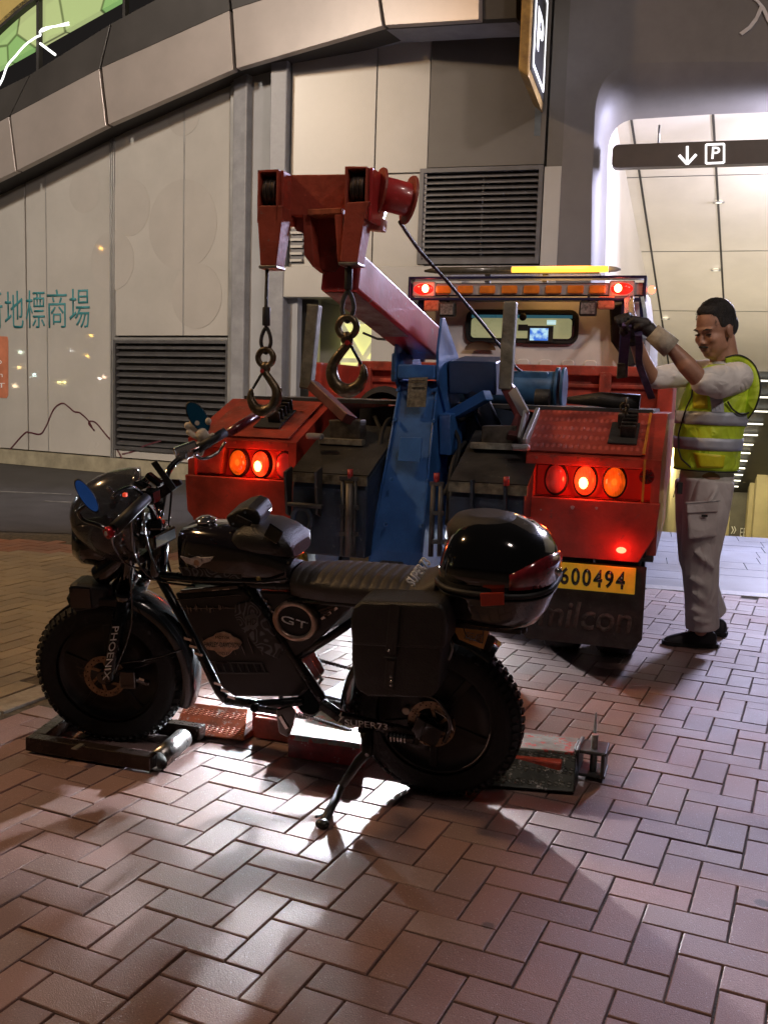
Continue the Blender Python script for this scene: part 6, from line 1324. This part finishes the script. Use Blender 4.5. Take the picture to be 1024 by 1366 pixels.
slab([(560, 985), (765, 1004), (772, 984), (590, 968)], .105, .02, 'top_plate', M_SCRAP)
m = MB(); a, b_, c, d = g(560, 988, .10), g(768, 1005, .10), g(765, 1058, .01), g(560, 1042, .01)
m.hull8([d, c, Vector((c.x, b_.y, .004)), Vector((d.x, a.y, .004))], [d + Vector((0, 0, .006)), c + Vector((0, 0, .006)), b_, a]); m.build('tread_ramp', M_TRD, lf, .003)
m = MB(); a = g(768, 1040, .0); 
for z in (.02, .10): m.box((a.x + .04, a.y + .06, z), (.11, .12, .012))
m.box((a.x + .085, a.y + .06, .06), (.012, .13, .09)); m.box((a.x + .0, a.y + .06, .06), (.012, .15, .10)); m.build('end_bracket', M_DGREY, lf, .004)
m = MB(); m.cyl((a.x + .05, a.y + .04, .02), (a.x + .05, a.y + .04, .155), .012); m.hull8([(a.x + .035, a.y + .1, .10), (a.x + .05, a.y + .1, .10), (a.x + .05, a.y + .13, .10), (a.x + .035, a.y + .13, .10)], [(a.x + .04, a.y + .11, .21), (a.x + .045, a.y + .11, .21), (a.x + .045, a.y + .12, .21), (a.x + .04, a.y + .12, .21)]); m.build('bracket_pin', M_STEEL, lf, .002)
m = MB(); m.bar((.75, .30, .10), (.95, 1.35, .16), .16, .12); m.build('stinger_arm', M_NAVY, lf, .008)
cr = G.root('wheel_cradle', 'dark welded steel tube frame cradling the front wheel on the paving', 'wheel cradle')
M_CRD = mat('dark_varnished_tube', (.05, .035, .03), .28, .6, .25, 9, .15, 60, coat=.3)
p0, p1, p2 = g(40, 985, .045), g(205, 1012, .045), g(98, 948, .045)
m = MB(); h = .022; m.bar(p0 + Vector((-.0, 0, -.012)), p1 + Vector((0, 0, -.012)), .05, .05); m.build('front_rail', M_CRD, cr, .004)
m = MB(); m.bar(p0 + Vector((.02, .025, -.012)), Vector((p2.x, p2.y, .033)), .05, .05); m.build('side_rail', M_CRD, cr, .004)
m = MB(); m.bar(Vector((p2.x - .0, p2.y + .01, .033)), Vector((p2.x + .55, p2.y + .02, .033)), .05, .05); m.build('rear_rail', M_CRD, cr, .004)
a, b_ = g(212, 1014, .040), g(245, 984, .040); m = MB(); dd = (b_ - a); m.lathe([(.033, 0), (.036, 0), (.036, dd.length), (.033, dd.length), (.033, 0)], a - dd.normalized() * .01, dd, 28); m.build('tube_end', mat('bright_tube', (.35, .34, .33), .3, .9, .2, 12, .1), cr)
m = MB(); c = g(98, 994, .062); m.box((c.x + .02, c.y, .060), (.02, .05, .004)); m.build('weld_seam', M_STEEL, cr)
# ================================================================== WORKER
PF = Fr((1.67, 5.06, 0), 0)
pr = PF.root('person', 'worker in yellow reflective vest and pale trousers reaching up to purple straps', 'person')
p = lambda px, py, y=0: PF.at(px, py, y=y)
M_SKIN = mat('skin', (.36, .19, .125), .5, 0, .1, 14, .12, 180)
M_TROU = mat('trouser_cloth', (.58, .545, .53), .85, 0, .07, 9, .35, 26)
M_SHIRT = mat('sweat_shirt', (.66, .64, .61), .85, 0, .06, 9, .5, 22)
def wrinkle(m, st, dist, sx=5, sy=5, sz=14):
    t = m.node_tree; N, L = t.nodes.new, t.links.new; tc = N('ShaderNodeTexCoord'); mp = N('ShaderNodeMapping'); mp.inputs['Scale'].default_value = (sx, sy, sz); mp.inputs['Rotation'].default_value = (.3, .5, .2); L(tc.outputs['Object'], mp.inputs[0])
    n = N('ShaderNodeTexNoise'); n.inputs['Scale'].default_value = 1.6; n.inputs['Detail'].default_value = 1; n.inputs['Distortion'].default_value = .5; L(mp.outputs[0], n.inputs['Vector'])
    p_ = N('ShaderNodeMath'); p_.operation = 'PINGPONG'; p_.inputs[1].default_value = .22; L(n.outputs[0], p_.inputs[0])
    bp = N('ShaderNodeBump'); bp.inputs['Strength'].default_value = st; bp.inputs['Distance'].default_value = dist; L(p_.outputs[0], bp.inputs['Height'])
    b = t.nodes['Principled BSDF']
    if b.inputs['Normal'].links: L(b.inputs['Normal'].links[0].from_socket, bp.inputs['Normal'])
    L(bp.outputs[0], b.inputs['Normal'])
wrinkle(M_TROU, .45, .10, 5, 5, 2.5); wrinkle(M_SHIRT, .35, .10, 4, 4, 8)
M_VEST = mat('hi_vis_yellow', (.46, .62, .03), .6, 0, .10, 6, .25, 22, emit=(.4, .6, .02), es=.03)
M_VESTY = mat('hi_vis_pocket', (.70, .68, .02), .5, 0, .08, 10, .3, 30)
M_REFL = mat('reflective_tape', (.40, .44, .52), .5, .2, .06, 12, .2, 30)
M_PIPE = mat('black_piping', (.015, .015, .015), .6)
M_GLOVE = mat('dark_glove', (.025, .02, .018), .6, 0, .3, 30, .3, 120)
M_CUFF = mat('glove_cuff_cloth', (.38, .34, .27), .8, 0, .15, 20, .3, 60)
M_HAIR = mat('black_hair', (.022, .020, .020), .6, 0, .5, 90, .9, 260)
fw = Vector((-.86, -.51, 0)).normalized(); lf_ = Vector((-fw.y, fw.x, 0))
HC = p(953, 441, -.03); tilt = R(20); sc = 1.13
hx = (fw * math.cos(tilt) + Vector((0, 0, -math.sin(tilt)))); hz = hx.cross(lf_).normalized(); HM = Matrix((hx, lf_, hz)).transposed()
def hp(x, y, z): return HC + HM @ (Vector((x, y, z)) * sc)
def hr(*r): return tuple(v * sc for v in r)
pr_ = [('b', hp(-.012, 0, .03), hr(.096, .074, .100), HM), ('b', hp(.030, 0, -.035), hr(.060, .066, .080), HM), ('b', hp(.048, 0, -.088), hr(.036, .036, .028), HM), ('b', hp(.010, 0, -.066), hr(.058, .064, .038), HM),
       ('c', hp(.084, 0, .012), .007 * sc, hp(.102, 0, -.026), .010 * sc), ('b', hp(.094, .012, -.031), hr(.010, .007, .007), HM), ('b', hp(.094, -.012, -.031), hr(.010, .007, .007), HM), ('b', hp(.074, 0, .026), hr(.018, .052, .011), HM),
       ('b', hp(.060, .038, -.022), hr(.026, .022, .024), HM), ('b', hp(.060, -.038, -.022), hr(.026, .022, .024), HM), ('b', hp(.086, 0, -.058), hr(.012, .024, .007), HM), ('b', hp(.084, 0, -.070), hr(.012, .020, .008), HM),
       ('b', hp(-.004, .078, -.005), hr(.020, .010, .034), HM), ('b', hp(-.004, -.078, -.005), hr(.020, .010, .034), HM), ('b', hp(-.002, .078, -.030), hr(.010, .008, .012), HM),
       ('c', hp(-.03, 0, -.05), .068, p(967, 492, 0), .075), ('c', p(967, 490, 0), .07, p(962, 520, 0), .10),
       # near arm and far arm, bare forearms to the wrists
       ('t', [p(950, 510, -.28), p(934, 508, -.32), p(915, 487, -.32), p(897, 466, -.30), p(886, 457, -.30)], [.048, .048, .046, .034, .030]),
       ('t', [p(878, 506, .02), p(868, 502, .0), p(856, 480, -.06), p(846, 452, -.12), p(842, 442, -.14)], [.044, .044, .040, .032, .030]),
       # arms under the sleeves and the trunk, so the body is one figure
       ('c', p(985, 500, -.14), .05, p(938, 510, -.32), .045), ('c', p(940, 498, .13), .05, p(874, 507, .01), .042), ('c', p(985, 500, -.14), .05, p(962, 505, 0), .08), ('c', p(940, 498, .13), .05, p(962, 505, 0), .08),
       ('c', p(962, 515, 0), .095, p(942, 600, 0), .085), ('c', p(942, 600, 0), .085, p(940, 640, 0), .08), ('c', p(945, 640, -.08), .07, p(934, 840, -.08), .035), ('c', p(930, 640, .10), .07, p(950, 812, .26), .035)]
body = blob('body', pr_, M_SKIN, pr, .0062, 5, .5)
# face details
for s_ in (1, -1):
    m = MB(); m.ball(hp(.079, .031 * s_, .004), hr(.009, .015, .0042), 14, 8, HM); m.build('eye', mat('eye_dark', (.02, .014, .012), .25), body)
    m = MB(); m.tube([hp(.088, .014 * s_, .026), hp(.090, .032 * s_, .031), hp(.076, .052 * s_, .026)], [.003, .0045, .002], 8); m.build('eyebrow', M_HAIR, body)
m = MB(); m.tube([hp(.088, -.026, -.052), hp(.101, -.010, -.046), hp(.101, .010, -.046), hp(.088, .026, -.052)], [.003, .006, .006, .003], 8); m.build('moustache', M_HAIR, body)
m = MB(); m.tube([hp(.088, -.020, -.069), hp(.0985, 0, -.0635), hp(.088, .020, -.069)], [.0015, .0022, .0015], 6); m.build('mouth', mat('lip_line', (.10, .03, .025), .5), body)
hr_ = [('b', hp(-.024, 0, .052), hr(.092, .079, .090), HM), ('b', hp(-.060, 0, .010), hr(.058, .070, .070), HM), ('b', hp(-.012, .062, .035), hr(.035, .020, .045), HM), ('b', hp(-.012, -.062, .035), hr(.035, .020, .045), HM), ('b', hp(.028, 0, .100), hr(.036, .052, .026), HM), ('b', hp(.022, .066, .045), hr(.012, .010, .028), HM)]
rnd = random.Random(2)
for k in range(0):
    a = rnd.uniform(0, 2 * math.pi); e = rnd.uniform(.1, 1.35); d = Vector((math.cos(a) * math.cos(e) * .088 - .024, math.sin(a) * math.cos(e) * .074, math.sin(e) * .078 + .062)); 
    hr_.append(('c', hp(*d), .007, hp(d.x + .020, d.y * 1.04, d.z + .012), .003))
blob('hair', hr_, M_HAIR, pr, .0045, 3, .5)
m = MB()
for k in range(900):
    a = rnd.uniform(0, 2 * math.pi); e = rnd.uniform(-.15, 1.5); d = Vector((math.cos(a) * math.cos(e) * .088 - .022, math.sin(a) * math.cos(e) * .080, math.sin(e) * .091 + .052))
    if d.x > .045 and d.z < .09: continue
    n_ = Vector((d.x + .022, d.y, d.z - .05)).normalized(); t_ = (n_ * .05 + Vector((.8 + rnd.uniform(-.3, .3), rnd.uniform(-.4, .4), -.25 if d.z > .09 else -.8))).normalized() * rnd.uniform(.008, .016)
    m.tube([hp(*d), hp(*(d + t_ * .5 + n_ * .003)), hp(*(d + t_))], [.0012, .0010, .0003], 3, cap=False)
m.build('hair_tips', M_HAIR, pr)
# shirt sleeves and collar
blob('shirt', [('c', p(982, 504, -.13), .082, p(958, 511, -.24), .080), ('c', p(958, 508, -.24), .08, p(938, 509, -.31), .066), ('c', p(945, 498, .13), .075, p(906, 500, .06), .068), ('c', p(906, 500, .06), .068, p(876, 504, .015), .060),
     ('c', p(966, 492, 0), .085, p(960, 520, 0), .13), ('c', p(958, 530, 0), .145, p(944, 610, 0), .135), ('t', [p(970, 478, .0), p(967, 488, 0)], [.068, .085])] +
     [('t', [p(x, y - 9, -.30 + .0), p(x - 4, y, -.335), p(x - 2, y + 14, -.30)], [.012, .016, .010]) for x, y in ((948, 507),)] +
     [('t', [p(x, y - 12, .05), p(x - 3, y, -.03), p(x, y + 12, .03)], [.010, .014, .010]) for x, y in ((888, 500), (902, 502))], M_SHIRT, pr, .009, 6)
for c_, a_ in ((p(935, 509, -.32), p(931, 505, -.32)), (p(873, 504, .01), p(870, 501, .005))):
    pass
# trousers
tr_ = [('c', p(944, 618, 0), .135, p(940, 650, 0), .14), ('t', [p(946, 640, -.09), p(940, 690, -.10), p(933, 745, -.10), p(935, 800, -.08), p(936, 838, -.07)], [.125, .115, .098, .086, .088]),
       ('t', [p(930, 640, .10), p(928, 690, .12), p(928, 745, .16), p(940, 790, .22), p(950, 818, .26)], [.12, .11, .095, .08, .08])]
rnd = random.Random(4)
for (x, y, dx, dy, yy) in ((918, 770, 26, 14, -.17), (922, 790, 28, 18, -.16), (920, 812, 30, 12, -.15), (925, 735, 28, 24, -.20), (950, 668, -30, 16, -.22), (955, 652, -20, 34, -.22), (922, 826, 26, 4, -.15), (948, 760, -8, 50, -.17)):
    a, b_ = p(x, y, yy), p(x + dx, y + dy, yy); tr_.append(('t', [a, a.lerp(b_, .5) + Vector((0, -.012, 0)), b_], [.008, .016, .008]))
trs = blob('trousers', tr_, M_TROU, pr, .009, 7, .6)
m = MB(); q = [p(a, b_, -.232) for a, b_ in ((916, 678), (958, 670), (957, 716), (918, 720))]; m.prism(q, (0, .05, 0)); pk = m.build('cargo_pocket', M_TROU, trs, .012, 3)
m = MB(); m.prism([p(a, b_, -.243) for a, b_ in ((915, 671), (959, 668), (958, 683), (916, 685))], (0, .04, 0)); m.build('pocket_flap', M_TROU, trs, .006, 3)
m = MB(); m.bar(p(914, 672, -.244), p(960, 668, -.244), .004, .004, (0, 1, 0)); m.build('zip', M_GREYP, trs)
m = MB(); m.bar(p(935, 688, -.245), p(943, 688, -.245), .012, .004, (0, 1, 0)); m.build('label_patch', M_PIPE, trs)
# shoes
def shoe(heel, toe, name):
    d = (toe - heel); d.z = 0; L_ = d.length; d.normalize(); s_ = Vector((-d.y, d.x, 0)); secs = []
    for t, w_, h in ((0, .030, .07), (.08, .042, .095), (.28, .043, .11), (.5, .044, .085), (.72, .052, .066), (.90, .046, .052), (1, .026, .032)):
        c = heel + d * L_ * t; n = 14; sec = []
        for k in range(n):
            a = 2 * math.pi * k / n; zz = math.sin(a); sec.append(Vector((c.x, c.y, 0)) + s_ * w_ * math.cos(a) * (1 if zz < 0 else .85) + Vector((0, 0, .022 + (h - .022) * max(0, zz) + .018 * min(0, zz))))
        secs.append(sec)
    m = MB(); m.loft(secs); o = m.build(name, mat('dark_shoe', (.015, .015, .02), .6, 0, .2, 20, .2, 90), pr, sub=1)
    m = MB(); m.loft([[Vector((heel.x, heel.y, z)) + d * (L_ * (t) ) + s_ * w_ for t, w_ in ((-.02, -.025), (-.02, .025), (.1, .044), (.45, .044), (.72, .055), (.95, .045), (1.03, .015), (1.03, -.015), (.95, -.045), (.72, -.055), (.45, -.044), (.1, -.044))] for z in (.003, .024)], smooth=False); m.build('sole', M_RUBBER, o)
g0, g1 = PF.I @ gnd(955, 864), PF.I @ gnd(884, 859); shoe(g0, g1, 'shoe')
g0, g1 = PF.I @ gnd(968, 849), PF.I @ gnd(921, 842); shoe(g0, g1, 'shoe')
# vest: shell round the trunk
def vsec(px, py, hw, dep, off=0):
    c = p(px, py, 0); r = hw / 253 + off; out = []
    for k in range(48):
        a = 2 * math.pi * k / 48; x = r * math.cos(a); y = (dep + off) * math.sin(a); fold = 1 + .012 * math.sin(a * 7 + py * .09) + .008 * math.sin(a * 13 + py * .05)
        v = fw * (-x * .0) + Vector((x * fold, y * fold, 0)); out.append(c + v)
    return out
VS = [(968, 487, 22, .10), (965, 495, 34, .135), (960, 510, 40, .165), (955, 530, 43, .185), (950, 550, 44, .19), (945, 575, 43, .185), (942, 600, 42, .18), (941, 616, 41, .178), (941, 626, 40, .175)]
def vat(py):
    for a, b_ in zip(VS, VS[1:]):
        if a[1] <= py <= b_[1]: t = (py - a[1]) / (b_[1] - a[1]); return (a[0] + (b_[0] - a[0]) * t, py, a[2] + (b_[2] - a[2]) * t, a[3] + (b_[3] - a[3]) * t)
m = MB(); m.loft([vsec(*vat(487 + (626 - 487) * k / 24)) for k in range(25)], cap=False); vest = m.build('safety_vest', M_VEST, pr); s__ = vest.modifiers.new('Solid', 'SOLIDIFY'); s__.thickness = .004
for y0_, y1_ in ((549, 566), (583, 599)):
    m = MB(); m.loft([vsec(*vat(y0_ + (y1_ - y0_) * k / 3), off=.004) for k in range(4)], cap=False); o = m.build('reflective_band', M_REFL, vest); s__ = o.modifiers.new('Solid', 'SOLIDIFY'); s__.thickness = .002
def onv(px, py, off=.006):            # a point of the vest's camera-facing side
    cx_, _, hw, dep = vat(py); r = hw / 253; x = max(-.98, min(.98, (px - cx_) / hw)); return p(cx_, py, 0) + Vector((x * (r + off) * 1.01, -(dep + off) * math.sqrt(1 - x * x) * 1.01, 0))
m = MB(); q = [[onv(x + (y - 515) * .03, y, .005) for x in (933, 938, 943, 947)] for y in (512, 524, 536, 549)]; m.loft(q, cap=False); m.f = m.f; 
mm = MB()
for r_ in range(3):
    for k in range(3): mm.add([q[r_][k], q[r_][k + 1], q[r_ + 1][k + 1], q[r_ + 1][k]], [(0, 1, 2, 3)])
o = mm.build('reflective_brace', M_REFL, vest); s__ = o.modifiers.new('Solid', 'SOLIDIFY'); s__.thickness = .002
for quad, nm in ((((919, 522), (931, 522), (930, 545), (916, 545)), 'chest_pocket'), (((914, 602), (950, 604), (948, 620), (918, 622)), 'lower_pocket')):
    mm = MB(); N_ = 5
    gr = [[onv(*(Vector(quad[0]).lerp(Vector(quad[1]), i / N_).lerp(Vector(quad[3]).lerp(Vector(quad[2]), i / N_), j / N_)), .006) for i in range(N_ + 1)] for j in range(N_ + 1)]
    for j in range(N_):
        for i in range(N_): mm.add([gr[j][i], gr[j][i + 1], gr[j + 1][i + 1], gr[j + 1][i]], [(0, 1, 2, 3)], True)
    o = mm.build(nm, M_VESTY, vest); s__ = o.modifiers.new('Solid', 'SOLIDIFY'); s__.thickness = .003
m = MB(); m.tube([onv(*q, .006) for q in ((922, 502), (921, 515), (917, 530), (911, 545), (907, 560), (903, 580), (902, 600), (904, 612), (912, 622))], .004, 6); m.build('front_piping', M_PIPE, vest)
m = MB(); n = 48; sc_ = vsec(*vat(625.9), off=.003); m.tube(sc_, .004, 6, closed=True); m.build('hem_piping', M_PIPE, vest)
arm = spline([onv(952, 535, .012), onv(958, 545, .012), onv(970, 551, .012), onv(984, 547, .012), onv(992, 535, .012)], 5); m = MB(); m.tube(arm, .005, 6); m.build('armhole_piping', M_PIPE, vest)
wrinkle(M_VEST, .6, .08, 6, 6, 5)
a_ = [p(966, 484, -.06), p(981, 481, -.07), p(995, 489, -.10), p(1002, 504, -.13), p(1003, 522, -.15), p(997, 542, -.14), p(988, 556, -.10)]
sp_ = spline(a_, 5); mm = MB(); q_ = []
for i, c_ in enumerate(sp_):
    d_ = (sp_[min(i + 1, len(sp_) - 1)] - sp_[max(i - 1, 0)]).normalized(); s_ = d_.cross(Vector((0, 1, 0))).normalized(); k_ = .030
    q_.append([c_ - s_ * k_ + Vector((0, .05, 0)), c_ - s_ * .006 + Vector((0, -.016, 0)), c_ + s_ * k_ * .9 + Vector((0, -.030, 0)), c_ + s_ * k_ + Vector((0, -.026, 0)), c_ + Vector((0, .0, 0)), c_ - s_ * k_ * .8 + Vector((0, .055, 0))])
mm.loft(q_); mm.build('vest_shoulder', M_VEST, vest)
m = MB(); m.tube([q[2] for q in q_], .004, 6); m.build('shoulder_piping', M_PIPE, vest)
mm = MB(); a_ = [p(976, 474, .05), p(986, 484, .0), p(1001, 500, -.02), p(1004, 512, .0)]; b_ = [p(968, 482, -.06), p(978, 486, -.13), p(990, 492, -.20), p(1001, 520, -.16)]
for k in range(3): mm.add([a_[k], a_[k + 1], b_[k + 1], b_[k]], [(0, 1, 2, 3)], True)

m = MB(); m.box(p(906, 651, -.10), (.025, .02, .06)); m.bar(p(906, 632, -.1), p(906, 648, -.1), .004, .004); m.bar(p(903, 644, -.12), p(897, 664, -.12), .004, .004); m.build('key_pouch', M_PIPE, pr, .003)
# gloves: gauntlet cuffs, palms and five curled fingers each
def glove(wr0, wr1, palm, knuck, curl, side, cuffmat, name, cuff_r):
    ax = (wr1 - wr0).normalized()
    m = MB(); rim_ = wr0 - ax * .012
    m.lathe([(cuff_r * .86, .0), (cuff_r, .0), (cuff_r * .98, .05), (cuff_r * .88, (wr1 - wr0).length), (cuff_r * .78, (wr1 - wr0).length)], wr0, ax, 28); 
    g_ = []
    d = (knuck - palm).normalized(); s_ = side.normalized()
    g_.append(('c', wr1, .034, palm, .040)); g_.append(('b', palm.lerp(knuck, .4), (.040, .040, .036))); g_.append(('c', palm + s_ * .022, .026, knuck + s_ * .026, .020)); g_.append(('c', palm - s_ * .022, .026, knuck - s_ * .026, .020))
    for k, (o_, ln_) in enumerate(((-.034, .80), (-.012, .97), (.012, 1.0), (.034, .9))):
        k0 = knuck + s_ * o_; k1 = k0 + (d * .6 + curl * .6).normalized() * .040 * ln_; k2 = k1 + (curl * 1.0 - d * .15).normalized() * .030 * ln_; k3 = k2 + (curl * .5 - d * .9).normalized() * .024 * ln_
        g_ += [('t', [k0 - d * .02, k0, k1, k2, k3], [.0125, .0125, .0115, .0105, .009])]
    t0 = palm + s_ * .036; t1 = t0 + (d * .5 + s_ * .3 + curl * .6).normalized() * .040; t2 = t1 + (d * .5 + curl * .6 - s_ * .4).normalized() * .03
    g_ += [('t', [palm, t0, t1, t2], [.018, .016, .014, .011])]
    o = blob(name, g_, M_GLOVE, pr, .0045, 3, .45); c_ = m.build('glove_cuff', cuffmat, o); s__ = c_.modifiers.new('Solid', 'SOLIDIFY'); s__.thickness = .004
    return o
glove(p(895, 465, -.305), p(869, 443, -.29), p(858, 434, -.28), p(842, 430, -.27), Vector((-.25, .35, -.85)), Vector((.25, -.85, .35)), M_CUFF, 'glove', .052)
glove(p(846, 456, -.12), p(843, 446, -.14), p(840, 438, -.16), p(832, 424, -.19), Vector((-.15, -.75, -.45)), Vector((.75, .2, .25)), M_GLOVE, 'glove', .040)
m = MB(); m.cyl(p(886, 457, -.302), p(881, 453, -.30), .036); m.build('wrist_watch', mat('dark_chrome', ()), pr, .003)
# ================================================================== STRAPS
def strap(pts, wd, name, m_, parent, flat=(0, 1, 0)):
    sp = spline(pts, 6); mm = MB(); V_ = []
    for i, q in enumerate(sp):
        d = (sp[min(i + 1, len(sp) - 1)] - sp[max(i - 1, 0)]).normalized(); s_ = d.cross(Vector(flat)).normalized() * wd / 2; nn = d.cross(s_).normalized() * .0018
        V_.append([q - s_ - nn, q + s_ - nn, q + s_ + nn, q - s_ + nn])
    mm.loft(V_, smooth=False); return mm.build(name, m_, parent)
M_STR = mat('purple_webbing', (.10, .06, .16), .4, 0, .2, 20, .4, 300, col2=(.05, .05, .12))
SF = Fr((1.25, 5.0, 0), 0)
st = SF.root('lashing_strap', 'purple webbing lashing strap looped through the gloved hands beside the lit beacon', 'strap')
s = lambda px, py, y=0: SF.at(px, py, y=y)
top = SF.I @ (T.M @ T.at(836, 396, y=3.28))
strap([top, s(837, 412, 1.0), s(836, 428, -.15), s(834, 450, -.12), s(831, 480, -.05), s(829, 502, .0)], .045, 'webbing', M_STR, st, (.3, 1, 0))
strap([s(842, 398, .5), s(842, 415, .1), s(850, 440, -.22), s(852, 462, -.18), s(852, 485, -.12), s(860, 508, -.1), s(869, 532, -.05)], .036, 'webbing', M_STR, st, (.6, 1, 0))
strap([s(856, 396, .9), s(860, 420, .3), s(859, 440, -.05), s(856, 470, -.0)], .02, 'webbing', mat('pale_blue_webbing', (.45, .55, .62), .4), st, (.3, 1, 0))
m = MB(); m.bar(s(830, 484, -.04), s(829, 504, .0), .055, .012, (0, 1, 0)); m.build('strap_sleeve', mat('grey_green_sleeve', (.20, .21, .16), .7, 0, .3, 30), st, .003)
